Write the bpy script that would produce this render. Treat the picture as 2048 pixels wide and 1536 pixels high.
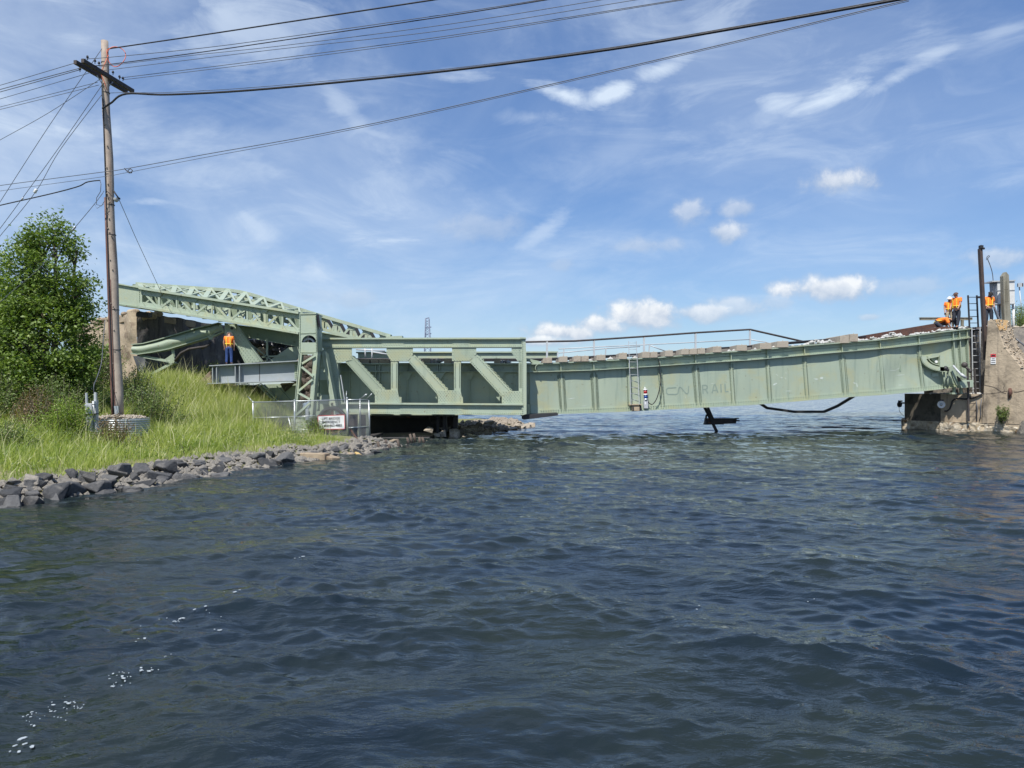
import bpy, bmesh, math, random
import numpy as np
from mathutils import Vector, Matrix, noise as mnoise
random.seed(7); RNG = np.random.default_rng(11)
for o in list(bpy.data.objects): bpy.data.objects.remove(o)
SC = bpy.context.scene
COL = SC.collection
# ------------------------------------------------------------------ camera
F, H, HY = 1520.0, 2.0, 785.0          # focal length in photo pixels, eye height above the water, horizon row
cam = bpy.data.cameras.new('camera'); cam_o = bpy.data.objects.new('camera', cam); COL.objects.link(cam_o)
cam.sensor_width = 36; cam.lens = F/2048*36; cam.shift_y = (HY-768)/2048
cam.clip_start = 0.1; cam.clip_end = 20000
cam_o.location = (0, 0, H); cam_o.rotation_euler = (math.pi/2, 0, 0)
SC.camera = cam_o
def P(px, py, d): return Vector(((px-1024)*d/F, d, H-(py-HY)*d/F))
# ------------------------------------------------------------------ world
SUN_DIR = Vector((0.38, 1.0, -1.55)).normalized()
sun_el = math.asin(-SUN_DIR.z); sun_az = math.atan2(-SUN_DIR.x, -SUN_DIR.y)
W = bpy.data.worlds.new('World'); SC.world = W; W.use_nodes = True
nt = W.node_tree; nt.nodes.clear()
class E:
    """tiny expression wrapper round shader sockets"""
    def __init__(s, so, tree): s.s = so; s.t = tree
    def m(s, op, *a, clamp=False):
        n = s.t.nodes.new('ShaderNodeMath'); n.operation = op; n.use_clamp = clamp
        s.t.links.new(s.s, n.inputs[0])
        for i, x in enumerate(a):
            if isinstance(x, E): s.t.links.new(x.s, n.inputs[i+1])
            else: n.inputs[i+1].default_value = x
        return E(n.outputs[0], s.t)
    def __add__(s, o): return s.m('ADD', o)
    def __sub__(s, o): return s.m('SUBTRACT', o)
    def __mul__(s, o): return s.m('MULTIPLY', o)
    def __truediv__(s, o): return s.m('DIVIDE', o)
    def max(s, o): return s.m('MAXIMUM', o)
    def min(s, o): return s.m('MINIMUM', o)
    def ramp(s, a, b, lo=0.0, hi=1.0):
        n = s.t.nodes.new('ShaderNodeMapRange'); n.interpolation_type = 'SMOOTHSTEP'
        s.t.links.new(s.s, n.inputs['Value'])
        for k, v in zip(('From Min', 'From Max', 'To Min', 'To Max'), (a, b, lo, hi)): n.inputs[k].default_value = v
        return E(n.outputs['Result'], s.t)
def combine(t, x, y, z=0.0):
    n = t.nodes.new('ShaderNodeCombineXYZ')
    for i, v in enumerate((x, y, z)):
        if isinstance(v, E): t.links.new(v.s, n.inputs[i])
        else: n.inputs[i].default_value = v
    return n.outputs[0]
def noise(t, vec, scale, detail=6, rough=.55, dist=0.0):
    n = t.nodes.new('ShaderNodeTexNoise'); t.links.new(vec, n.inputs['Vector'])
    n.inputs['Scale'].default_value = scale; n.inputs['Detail'].default_value = detail
    n.inputs['Roughness'].default_value = rough; n.inputs['Distortion'].default_value = dist
    return E(n.outputs['Fac'], t)
def mix(t, fac, a, b, mode='MIX'):
    n = t.nodes.new('ShaderNodeMix'); n.data_type = 'RGBA'; n.blend_type = mode
    for s_, v in ((n.inputs[0], fac), (n.inputs[6], a), (n.inputs[7], b)):
        if isinstance(v, E): t.links.new(v.s, s_)
        elif hasattr(v, 'is_output'): t.links.new(v, s_)
        elif isinstance(v, (int, float)): s_.default_value = v
        else: s_.default_value = (*v[:3], 1)
    return n.outputs[2]
sky = nt.nodes.new('ShaderNodeTexSky'); sky.sky_type = 'NISHITA'; sky.sun_disc = False
sky.sun_elevation = sun_el; sky.sun_rotation = sun_az; sky.altitude = 0
sky.air_density = 1.0; sky.dust_density = 0.35; sky.ozone_density = 1.6
tc = nt.nodes.new('ShaderNodeTexCoord'); sx = nt.nodes.new('ShaderNodeSeparateXYZ'); nt.links.new(tc.outputs['Generated'], sx.inputs[0])
X, Y, Z = (E(sx.outputs[i], nt) for i in range(3))
AZ = X.m('ARCTAN2', Y); EL = Z.m('ARCSINE')
def dirpx(px, py):
    dx = (px-1024)/F; dz = (HY-py)/F
    return math.atan(dx), math.atan2(dz, math.hypot(1, dx))
vae = combine(nt, AZ, EL)
fine = noise(nt, vae, 34, 9, .62, .25); mid = noise(nt, vae, 13, 6, .55, .3)
wn = nt.nodes.new('ShaderNodeMapping'); nt.links.new(vae, wn.inputs[0]); wn.inputs['Rotation'].default_value = (0, 0, math.radians(-16)); wn.inputs['Scale'].default_value = (1, 3.0, 1)
wisp = noise(nt, wn.outputs[0], 6.0, 9, .62, .9)
wn2 = nt.nodes.new('ShaderNodeMapping'); nt.links.new(vae, wn2.inputs[0]); wn2.inputs['Location'].default_value = (3.1, 1.7, 0); wn2.inputs['Scale'].default_value = (1, 2.0, 1)
veil = noise(nt, wn2.outputs[0], 2.3, 7, .6, .7)
dd = (fine-.5)*1.15 + (mid-.5)*1.5
def ell(px, py, rx, ry, ang=0):
    a, e = dirpx(px, py); k = 1/F
    u = AZ-a; v = EL-e
    if ang:
        c, s = math.cos(math.radians(ang)), math.sin(math.radians(ang))
        u, v = u*c+v*s, v*c-u*s
    u = u/(rx*k); v = v/(ry*k)
    return (u*u+v*v).m('SQRT'), v
cum = None; shade = None
for px, py, rx, ry, st in [(1285,632,108,33,1),(1195,650,75,28,.95),(1140,664,95,23,1),(1085,682,70,13,.9),(1400,625,70,20,.8),(1480,612,80,22,.6),(1550,605,50,16,.4),
        (1640,578,92,27,.95),(1680,362,66,29,.85),(1462,464,44,24,.75),(1380,424,40,28,.6),(1475,418,38,18,.55),(1285,492,72,17,.42),
        (965,455,85,28,.34),(1120,530,30,14,.3),(705,600,38,19,.3),(1995,515,60,20,.6),(1840,572,90,20,.35),(1740,634,20,7,.5),(2100,560,60,18,.6),(1960,560,60,12,.25),
        (2500,600,160,40,.9),(-300,560,200,40,.8),(3000,420,200,50,.8),(640,592,60,12,.2)]:
    r, v = ell(px, py, rx, ry)
    m = (dd*1.25 + 1.18 - r).ramp(0.0, .80, 0, st*.95)
    sh = m*(v*.62 + (fine-.5)*2.0 + .52).m('MULTIPLY', 1.0, clamp=True)
    cum = m if cum is None else cum.max(m); shade = sh if shade is None else shade.max(sh)
cir = None
for px, py, rx, ry, ang, st in [(1130,190,95,20,-14,1),(1215,188,85,22,18,1),(1330,135,110,30,14,.75),(1425,60,90,62,35,.42),(1555,203,75,30,-12,.65),(1660,195,120,22,14,.8),
        (1800,150,110,22,20,.55),(690,220,120,38,-42,.45),(745,266,70,12,-12,.4),(930,145,90,22,0,.55),(1060,235,130,26,0,.35),(790,481,140,12,3,.55),(1085,462,80,22,32,.45),(505,445,90,22,-40,.5),(310,402,60,13,4,.5),
        (470,60,260,80,4,.55),(50,170,260,90,8,.35),(1300,40,200,60,20,.22),(850,360,160,60,25,.35),(1250,300,200,70,20,.25),(300,540,420,40,-3,.35),(1900,80,150,50,-10,.15),(2000,60,60,16,0,.4),(400,300,300,50,15,.2)]:
    r, v = ell(px, py, rx, ry, ang)
    m = ((wisp-.5)*2.6 + (fine-.5)*.5 + 1.0 - r).ramp(-.15, 1.15, 0, st)
    cir = m if cir is None else cir.max(m)
side = AZ.ramp(-.75, .6, .95, .28)
vl = veil.ramp(.28, .74, 0, .62)*side + wisp.ramp(.42, .80, 0, .34)*(veil.ramp(.3, .6, .35, 1))
cir = (cir.max(vl) + cir*vl*.5).min(.92)
# sky colour grade: the horizon stays a clear pale blue as in the photograph
hz = EL.ramp(0.0, .5)
grade = mix(nt, hz, (0.74, 0.88, 1.10), (0.92, 1.10, 1.38))
base = mix(nt, 1.0, sky.outputs[0], grade, 'MULTIPLY')
c1 = mix(nt, cir, base, (7.0, 8.1, 9.5))
ccol = mix(nt, shade.m('MULTIPLY', 1.15, clamp=True), (4.6, 5.5, 6.9), (9.3, 9.5, 9.7))
c2 = mix(nt, cum, c1, ccol)
bg = nt.nodes.new('ShaderNodeBackground'); nt.links.new(c2, bg.inputs[0]); bg.inputs[1].default_value = 0.089
wo = nt.nodes.new('ShaderNodeOutputWorld'); nt.links.new(bg.outputs[0], wo.inputs[0])
# ------------------------------------------------------------------ sun, exposure
sl = bpy.data.lights.new('sun', 'SUN'); sl.energy = 5.0; sl.angle = math.radians(.55); sl.color = (1, .95, .87)
so = bpy.data.objects.new('sun', sl); COL.objects.link(so); so.rotation_euler = SUN_DIR.to_track_quat('-Z', 'Y').to_euler(); so.location = (-20, -30, 40)
SC.view_settings.view_transform = 'Standard'; SC.view_settings.look = 'None'; SC.view_settings.gamma = 1; SC.view_settings.exposure = 0.25
SC.render.engine = 'CYCLES'
# ------------------------------------------------------------------ mesh helpers
def tag(o, label=None, cat=None, group=None, kind=None):
    if label: o['label'] = label
    if cat: o['category'] = cat
    if group: o['group'] = group
    if kind: o['kind'] = kind
    return o
def thing(name, label, cat, loc=(0,0,0), group=None, kind=None):
    o = bpy.data.objects.new(name, None); COL.objects.link(o); o.location = loc; o.empty_display_size = .3
    return tag(o, label, cat, group, kind)
def root_loc(p):
    v = Vector((0,0,0))
    while p is not None: v = v + Vector(p.location); p = p.parent
    return v
class MB:
    def __init__(s): s.v = []; s.f = []; s.sm = []; s.rv = []
    def add(s, vs, fs, smooth=False):
        n = len(s.v); s.v.extend([tuple(x) for x in vs]); s.f.extend([tuple(i+n for i in f) for f in fs]); s.sm.extend([smooth]*len(fs)); return s
    def prism(s, pts, vec):
        n = len(pts); vec = Vector(vec); q = [Vector(p)+vec for p in pts]
        fs = [tuple(range(n)), tuple(range(2*n-1, n-1, -1))] + [(i, i+n, (i+1) % n+n, (i+1) % n) for i in range(n)]
        return s.add([Vector(p) for p in pts]+q, fs)
    def plate(s, px, d, th, off=0.0):
        """polygon given by sight lines at distance d (number or function), th metres thick, off metres nearer"""
        g = d if callable(d) else (lambda x: d)
        return s.prism([P(x, y, g(x)-off) for x, y in px], (0, th, 0))
    def box(s, c, sz, R=None):
        c = Vector(c); a, b, h = (x/2 for x in sz)
        vs = [Vector((x, y, z)) for z in (-h, h) for y in (-b, b) for x in (-a, a)]
        if R is not None: vs = [R @ v for v in vs]
        return s.add([c+v for v in vs], [(0,2,3,1),(4,5,7,6),(0,1,5,4),(2,6,7,3),(0,4,6,2),(1,3,7,5)])
    def bar(s, a, b, w, t, up=(0,0,1)):
        """rectangular bar a->b, w across (perpendicular to up), t along up"""
        a = Vector(a); b = Vector(b); z = (b-a); L = z.length
        if L < 1e-6: return s
        z.normalize(); up = Vector(up)
        if abs(z.dot(up)) > .97: up = Vector((0,1,0)) if abs(z.y) < .9 else Vector((1,0,0))
        x = z.cross(up).normalized(); y = x.cross(z).normalized()
        R = Matrix((x, z, y)).transposed()
        return s.box((a+b)/2, (w, L, t), R)
    def pbar(s, x0, y0, x1, y1, d, w, t, off=0.0, d1=None):
        """bar between two sight-line points, w px wide as seen, t metres deep"""
        g = d if callable(d) else (lambda x: d)
        da, db = g(x0)-off, (g(x1) if d1 is None else d1)-off
        return s.bar(P(x0, y0, da)+Vector((0,t/2,0)), P(x1, y1, db)+Vector((0,t/2,0)), w*(da+db)/2/F, t, (0,1,0))
    def tube(s, pts, r, n=8, cap=True, smooth=True):
        pts = [Vector(p) for p in pts]; m = len(pts)
        rr = r if hasattr(r, '__len__') else [r]*m
        vs = []; up = None
        for i, p in enumerate(pts):
            t = (pts[min(i+1, m-1)]-pts[max(i-1, 0)]).normalized()
            if up is None: up = Vector((0,0,1)) if abs(t.z) < .9 else Vector((1,0,0))
            x = t.cross(up).normalized(); up = x.cross(t).normalized()
            for k in range(n):
                a = 2*math.pi*k/n; vs.append(p+(x*math.cos(a)+up*math.sin(a))*rr[i])
        fs = [(i*n+k, i*n+(k+1) % n, (i+1)*n+(k+1) % n, (i+1)*n+k) for i in range(m-1) for k in range(n)]
        s.add(vs, fs, smooth)
        if cap: s.f += [tuple(len(s.v)-m*n+k for k in range(n))[::-1], tuple(len(s.v)-n+k for k in range(n))]; s.sm += [False, False]
        return s
    def rivet(s, p, r=.024, h=.028, ax=(0,-1,0)):
        r = r*1.18; p = Vector(p); ax = Vector(ax).normalized(); u = ax.orthogonal().normalized(); w = ax.cross(u)
        vs = [p+(u*math.cos(k*math.pi/3)+w*math.sin(k*math.pi/3))*r for k in range(6)]
        vt = [p+ax*h+(u*math.cos(k*math.pi/3)+w*math.sin(k*math.pi/3))*r*.55 for k in range(6)]
        s.rv.append(len(s.f)); return s.add(vs+vt, [(k, (k+1) % 6, 6+(k+1) % 6, 6+k) for k in range(6)]+[tuple(range(6, 12))])
    def rivets_line(s, x0, y0, x1, y1, d, n, off=0.0, r=.024):
        g = d if callable(d) else (lambda x: d)
        for i in range(n):
            t = i/max(1, n-1); x = x0+(x1-x0)*t; s.rivet(P(x, y0+(y1-y0)*t, g(x)-off), r)
        return s
    def rivets_poly(s, poly, d, step, off=0.0, r=.024, inset=2.0):
        xs = [p[0] for p in poly]; ys = [p[1] for p in poly]; row = 0
        y = min(ys)+inset
        def inside(x, y):
            c = False; n = len(poly)
            for i in range(n):
                (xa, ya), (xb, yb) = poly[i], poly[(i+1) % n]
                if (ya > y) != (yb > y) and x < (xb-xa)*(y-ya)/(yb-ya)+xa: c = not c
            return c
        while y < max(ys):
            x = min(xs)+inset+(step/2 if row % 2 else 0)
            while x < max(xs):
                if inside(x, y) and inside(x-1.2, y) and inside(x+1.2, y) and inside(x, y-1.2) and inside(x, y+1.2): s.rivet(P(x, y, d-off), r)
                x += step
            y += step*.62; row += 1
        return s
    def disc(s, c, r, ax, th, n=24, r0=0.0):
        """ring or disc round axis ax"""
        c = Vector(c); ax = Vector(ax).normalized(); u = ax.orthogonal().normalized(); w = ax.cross(u)
        vs = []
        for off in (0, th):
            for rad in ([r, r0] if r0 else [r]):
                vs += [c+ax*off+(u*math.cos(2*math.pi*k/n)+w*math.sin(2*math.pi*k/n))*rad for k in range(n)]
        fs = []
        if r0:
            for k in range(n):
                j = (k+1) % n
                fs += [(k, j, n+j, n+k), (2*n+k, 3*n+k, 3*n+j, 2*n+j), (k, 2*n+k, 2*n+j, j), (n+k, n+j, 3*n+j, 3*n+k)]
        else:
            fs = [tuple(range(n)), tuple(range(2*n-1, n-1, -1))]+[(k, n+k, n+(k+1) % n, (k+1) % n) for k in range(n)]
        return s.add(vs, fs)
    def ball(s, c, r, n=10, m=7, sq=(1,1,1), lo=0.0):
        c = Vector(c); vs = []; fs = []
        for i in range(m+1):
            th = math.pi*(1-lo)*i/m
            for k in range(n):
                a = 2*math.pi*k/n; vs.append(c+Vector((math.sin(th)*math.cos(a)*r*sq[0], math.sin(th)*math.sin(a)*r*sq[1], math.cos(th)*r*sq[2])))
        for i in range(m):
            for k in range(n): fs.append((i*n+k, (i+1)*n+k, (i+1)*n+(k+1) % n, i*n+(k+1) % n))
        return s.add(vs, fs, True)
    def build(s, name, mat, parent=None, label=None, cat=None, group=None, kind=None, recalc=True, bevel=0):
        me = bpy.data.meshes.new(name)
        A = np.array(s.v, dtype=float)
        if parent is not None: org = root_loc(parent)
        else:
            org = Vector(((A[:,0].min()+A[:,0].max())/2, (A[:,1].min()+A[:,1].max())/2, A[:,2].min()))
        A = A-np.array(org)
        me.from_pydata(A.tolist(), [], s.f)
        if recalc:
            bm = bmesh.new(); bm.from_mesh(me); bmesh.ops.recalc_face_normals(bm, faces=bm.faces); bm.to_mesh(me); bm.free()
        me.polygons.foreach_set('use_smooth', s.sm); me.materials.append(mat)
        if s.rv and 'rivet_head' in MATS:
            me.materials.append(MATS['rivet_head']); mi = np.zeros(len(s.f), np.int32)
            for k in s.rv: mi[k:k+7] = 1
            me.polygons.foreach_set('material_index', mi)
        me.update()
        o = bpy.data.objects.new(name, me); COL.objects.link(o)
        if parent is not None: o.parent = parent
        else: o.location = org
        if bevel:
            b = o.modifiers.new('bevel', 'BEVEL'); b.width = bevel; b.segments = 1; b.limit_method = 'ANGLE'
        return tag(o, label, cat, group, kind)
def copy_tree(o, parent=None):
    c = o.copy(); COL.objects.link(c); c.parent = parent
    for ch in list(o.children): copy_tree(ch, c)
    return c
def quads(name, V, mat, parent=None, nper=4, attr=None, smooth=False, **kw):
    """big soup of faces with nper corners each, V = (N*nper,3)"""
    N = len(V)//nper; me = bpy.data.meshes.new(name)
    org = np.array(root_loc(parent)) if parent is not None else np.array((V[:,0].mean(), V[:,1].mean(), V[:,2].min()))
    V = V-org
    me.vertices.add(len(V)); me.vertices.foreach_set('co', V.astype(np.float32).ravel())
    me.loops.add(len(V)); me.loops.foreach_set('vertex_index', np.arange(len(V), dtype=np.int32))
    me.polygons.add(N); me.polygons.foreach_set('loop_start', np.arange(0, len(V), nper, dtype=np.int32)); me.polygons.foreach_set('loop_total', np.full(N, nper, dtype=np.int32))
    me.update(calc_edges=True)
    if attr is not None:
        a = me.attributes.new('tint', 'FLOAT', 'POINT'); a.data.foreach_set('value', attr.astype(np.float32))
    me.materials.append(mat)
    o = bpy.data.objects.new(name, me); COL.objects.link(o)
    if parent is not None: o.parent = parent
    else: o.location = org
    return tag(o, **kw)
# ------------------------------------------------------------------ materials
MATS = {}
def new_mat(name):
    m = bpy.data.materials.new(name); m.use_nodes = True; t = m.node_tree
    return m, t, t.nodes['Principled BSDF']
def coords(t, scale=(1,1,1)):
    g = t.nodes.new('ShaderNodeNewGeometry')
    mp = t.nodes.new('ShaderNodeMapping'); t.links.new(g.outputs['Position'], mp.inputs[0]); mp.inputs['Scale'].default_value = scale
    return mp.outputs[0]
def objrand(t):
    n = t.nodes.new('ShaderNodeObjectInfo'); return E(n.outputs['Random'], t)
def bump(t, b, h, dist, strength=1.0):
    n = t.nodes.new('ShaderNodeBump'); n.inputs['Distance'].default_value = dist; n.inputs['Strength'].default_value = strength
    t.links.new(h.s, n.inputs['Height']); t.links.new(n.outputs[0], b.inputs['Normal'])
def M(name, c1, c2=None, scale=2.0, rough=.6, metal=0.0, stain=None, stain_t=(.62,.72), stain_scale=1.5, streak=None, streak_t=(.5,.8), speck=None, speck_t=(.70,.74), speck_scale=14, bmp=.004, bscale=25, rnd=None, spec=.5):
    m, t, b = new_mat(name); v = coords(t)
    n = noise(t, v, scale, 7, .6, .3)
    c = mix(t, n.ramp(.3, .7), c1, c2 or tuple(x*.8 for x in c1))
    if rnd: c = mix(t, objrand(t).ramp(0, 1), c, rnd)
    if streak:
        vs = coords(t, (3.2, 3.2, .22)); c = mix(t, noise(t, vs, 1.6, 5, .6).ramp(*streak_t), c, streak)
    if stain: c = mix(t, noise(t, v, stain_scale, 8, .65, .5).ramp(*stain_t), c, stain)
    if speck: c = mix(t, noise(t, v, speck_scale, 4, .6).ramp(*speck_t), c, speck)
    t.links.new(c, b.inputs['Base Color']); b.inputs['Metallic'].default_value = metal; b.inputs['Specular IOR Level'].default_value = spec
    rn = noise(t, v, scale*4, 4).ramp(.2, .8, max(0.05, rough-.12), min(1, rough+.12)); t.links.new(rn.s, b.inputs['Roughness'])
    if bmp: bump(t, b, noise(t, v, bscale, 5, .6), bmp)
    MATS[name] = m; return m
green = M('green_paint', (.335,.405,.325), (.368,.43,.325), .8, .5, stain=(.385,.405,.26), stain_t=(.47,.68), stain_scale=.85, streak=(.235,.30,.24), streak_t=(.50,.80), speck=(.17,.13,.08), speck_t=(.66,.74), speck_scale=7, bmp=.006, bscale=9)
M('rivet_head', (.275,.34,.26), (.22,.265,.19), 9, .6, bmp=0)  # darker than the paint, for dirt and the heads' own shading
green_w = M('green_paint_worn', (.28,.345,.265), (.31,.36,.265), 1.1, .55, stain=(.44,.50,.43), stain_t=(.64,.74), stain_scale=1.3, streak=(.26,.32,.26), streak_t=(.52,.8), speck=(.20,.13,.08), speck_t=(.66,.72), speck_scale=7, bmp=.006, bscale=10)
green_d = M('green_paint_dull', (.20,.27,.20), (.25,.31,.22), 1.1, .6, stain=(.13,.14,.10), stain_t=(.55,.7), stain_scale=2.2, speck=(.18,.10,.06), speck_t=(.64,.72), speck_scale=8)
rust = M('rusty_steel', (.13,.06,.04), (.07,.04,.035), 5, .8, bmp=.01)
dark_steel = M('dark_steel', (.035,.032,.035), (.06,.05,.045), 4, .65, stain=(.14,.07,.04), stain_t=(.62,.7), stain_scale=3)
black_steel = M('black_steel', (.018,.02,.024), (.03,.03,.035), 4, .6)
galv = M('galvanised_steel', (.42,.45,.46), (.50,.53,.54), 8, .4, metal=.6, bmp=.001)
galv_dull = M('dull_galvanised_steel', (.40,.43,.45), (.48,.50,.52), 3, .55, metal=.15, bmp=.002)
grey_paint = M('grey_girder_paint', (.29,.325,.35), (.33,.365,.39), 1.2, .5, stain=(.33,.34,.33), stain_t=(.55,.75), stain_scale=1.8, speck=(.28,.2,.12), speck_t=(.72,.77), streak=(.36,.39,.42))
white_paint = M('white_paint', (.74,.75,.75), (.68,.69,.69), 4, .5, bmp=.001)
cab_paint = M('cabinet_paint', (.62,.63,.62), (.56,.57,.56), 3, .5, streak=(.5,.5,.48), bmp=.001)
concrete = M('weathered_concrete', (.44,.36,.26), (.32,.262,.19), 1.1, .9, stain=(.14,.115,.085), stain_t=(.50,.70), stain_scale=1.1, streak=(.22,.185,.145), streak_t=(.5,.72), speck=(.12,.10,.08), speck_t=(.64,.74), speck_scale=7, bmp=.03, bscale=7)
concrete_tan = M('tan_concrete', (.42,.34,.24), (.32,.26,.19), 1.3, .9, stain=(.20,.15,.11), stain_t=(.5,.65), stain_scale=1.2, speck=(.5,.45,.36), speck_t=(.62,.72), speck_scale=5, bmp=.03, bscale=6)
concrete_dark = M('dark_mottled_concrete', (.11,.10,.10), (.19,.175,.17), .7, .95, stain=(.27,.26,.25), stain_t=(.55,.72), stain_scale=1.4, speck=(.34,.33,.31), speck_t=(.66,.78), speck_scale=4, streak=(.05,.05,.055), streak_t=(.45,.7), bmp=.04, bscale=5)  # dark grey with paler mottling and darker vertical streaks
ledge_stone = M('spalled_concrete_ledge', (.56,.50,.40), (.38,.31,.21), 2.6, .95, stain=(.16,.10,.05), stain_t=(.52,.66), stain_scale=2.4, speck=(.68,.64,.55), speck_t=(.58,.68), speck_scale=6, bmp=.12, bscale=5)
wood_pole = M('weathered_pole_wood', (.40,.335,.275), (.31,.255,.21), 3, .85, streak=(.22,.165,.13), streak_t=(.52,.7), bmp=.006, bscale=12)
wood_grey = M('grey_post_wood', (.26,.25,.20), (.20,.19,.15), 4, .9, streak=(.12,.11,.08), streak_t=(.5,.7), bmp=.01)
wood_dark = M('dark_crossarm_wood', (.075,.06,.055), (.05,.045,.045), 5, .8)
tie_wood = M('weathered_tie_wood', (.40,.35,.28), (.30,.26,.21), 4, .9, rnd=(.36,.32,.26), stain=(.18,.14,.10), stain_t=(.6,.72), stain_scale=5, bmp=.01)
log_wood = M('driftwood', (.36,.29,.20), (.22,.17,.12), 3, .9, stain=(.09,.07,.06), stain_t=(.55,.65), stain_scale=2.5, bmp=.02, bscale=10)
cable_black = M('cable_black', (.02,.02,.025), None, 3, .6, bmp=0)
cable_grey = M('cable_grey', (.10,.11,.13), None, 3, .5, bmp=0)
conduit_brown = M('brown_conduit', (.17,.085,.065), (.12,.06,.05), 4, .6, bmp=.001)
orange_line = M('orange_cable', (.75,.16,.07), None, 3, .5, bmp=0)
porcelain = M('porcelain', (.75,.75,.72), None, 3, .3, bmp=0)
orange_cloth = M('orange_cloth', (1.0,.25,.03), (.92,.20,.025), 9, .85, bmp=.006, bscale=14)
yellow_cloth = M('yellow_tape', (.90,.72,.08), None, 5, .6, bmp=0)
denim = M('blue_denim', (.03,.07,.22), (.022,.05,.16), 12, .9, bmp=.005, bscale=14)
navy_cloth = M('dark_navy_cloth', (.022,.028,.045), (.035,.04,.055), 12, .9, bmp=.005, bscale=14)
khaki = M('khaki_cloth', (.42,.36,.26), (.34,.29,.21), 12, .9, bmp=.005, bscale=14)
skin = M('skin_tone', (.48,.27,.19), (.40,.22,.15), 12, .6, bmp=0)
black_cloth = M('black_cloth', (.018,.016,.018), None, 12, .8, bmp=0)
rubble_white = M('white_rubble', (.50,.50,.48), (.36,.355,.34), 6, .9, bmp=.02)
sign_red = M('sign_red', (.62,.05,.06), None, 3, .5, bmp=0)
sign_ink = M('sign_black', (.025,.025,.03), None, 3, .5, bmp=0)
text_paint = M('faded_lettering', (.22,.28,.235), (.26,.325,.27), 3, .6, bmp=0)
lamp_red = M('red_lens', (.35,.012,.02), None, 3, .2, bmp=0)
lamp_blue = M('blue_lens', (.02,.07,.30), None, 3, .2, bmp=0)
tarp = M('black_tarpaulin', (.02,.022,.03), (.05,.055,.07), 6, .25, bmp=.03, bscale=7)
yellow_paint = M('yellow_stained_concrete', (.60,.33,.10), (.48,.34,.18), 3, .9, stain=(.4,.34,.25), stain_t=(.5,.6), stain_scale=4, bmp=.02)
def rockmat(name, a, b, c, stain):
    m, t, bs = new_mat(name); r = objrand(t); v = coords(t)
    cc = mix(t, r.ramp(.25, .6), a, b); cc = mix(t, (r*7.31).m('FRACT').ramp(.78, .95), cc, c)
    cc = mix(t, noise(t, v, 3.0, 8, .65, .4).ramp(.52, .70, 0, .75), cc, stain)
    cc = mix(t, noise(t, v, 14, 5, .6).ramp(.3, .8, 0, .5), cc, tuple(x*.55 for x in a))
    t.links.new(cc, bs.inputs['Base Color']); bs.inputs['Roughness'].default_value = .85
    bump(t, bs, noise(t, v, 9, 8, .7), .05); return m
rock_grey = rockmat('slate_boulder', (.052,.054,.058), (.12,.12,.12), (.29,.265,.225), (.19,.18,.165))
rock_tan = rockmat('pale_boulder', (.30,.26,.21), (.42,.37,.30), (.16,.14,.12), (.22,.17,.12))
def leafmat(name, a, b, c, trans=.35):
    m, t, bs = new_mat(name)
    at = t.nodes.new('ShaderNodeAttribute'); at.attribute_name = 'tint'; f = E(at.outputs['Fac'], t)
    cc = mix(t, f.ramp(0, .75), a, b); cc = mix(t, f.ramp(.84, .97), cc, c)
    t.links.new(cc, bs.inputs['Base Color']); bs.inputs['Roughness'].default_value = .55
    tr = t.nodes.new('ShaderNodeBsdfTranslucent'); mx = t.nodes.new('ShaderNodeMixShader'); mx.inputs[0].default_value = trans
    cc2 = mix(t, 1.0, cc, (1.25, 1.35, .6), 'MULTIPLY'); t.links.new(cc2, tr.inputs[0])
    t.links.new(bs.outputs[0], mx.inputs[1]); t.links.new(tr.outputs[0], mx.inputs[2])
    t.links.new(mx.outputs[0], t.nodes['Material Output'].inputs[0]); return m
leaf_tree = leafmat('tree_leaf', (.10,.165,.035), (.185,.27,.055), (.30,.37,.11))
leaf_bush = leafmat('bush_leaf', (.10,.15,.045), (.17,.235,.07), (.32,.35,.16))
leaf_lime = leafmat('lime_leaf', (.13,.21,.03), (.21,.30,.045), (.34,.38,.10))
leaf_red = leafmat('reddish_leaf', (.12,.11,.05), (.22,.14,.08), (.33,.22,.15))
grassm = leafmat('grass_blade', (.24,.32,.06), (.40,.45,.13), (.62,.60,.36), .45)
bark = M('bark', (.10,.08,.06), (.15,.13,.10), 6, .9, bmp=.02)
soil = M('soil', (.15,.17,.06), (.22,.20,.10), 1.5, .95, stain=(.22,.19,.13), stain_t=(.55,.7), bmp=.05, bscale=6)
shingle = M('shingle', (.20,.18,.15), (.10,.095,.09), 4, .95, bmp=.06, bscale=9)
# ------------------------------------------------------------------ water
wr = np.random.default_rng(5)
NW = 150
lam = np.exp(wr.uniform(np.log(.09), np.log(3.6), NW)); th = np.radians(wr.normal(68, 30, NW)) + (wr.random(NW) < .22)*np.radians(60)
kx = 2*np.pi/lam*np.cos(th); ky = 2*np.pi/lam*np.sin(th); ph = wr.uniform(0, 2*np.pi, NW); ka = np.interp(np.log(lam), np.log([.09, .3, .6, 1.2, 3.6]), [.028, .032, .023, .0115, .009]); amp = ka*lam/(2*np.pi)*wr.uniform(.6, 1.35, NW)
def vnoise(x, y, s, seed):
    """smooth value noise on arrays"""
    g = np.random.default_rng(seed).random((256, 256)); x = x*s+1000.0; y = y*s+1000.0
    xi = np.floor(x).astype(int); yi = np.floor(y).astype(int); fx = x-xi; fy = y-yi
    fx = fx*fx*(3-2*fx); fy = fy*fy*(3-2*fy); xi %= 256; yi %= 256; xj = (xi+1) % 256; yj = (yi+1) % 256
    return (g[xi, yi]*(1-fx)+g[xj, yi]*fx)*(1-fy)+(g[xi, yj]*(1-fx)+g[xj, yj]*fx)*fy
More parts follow.
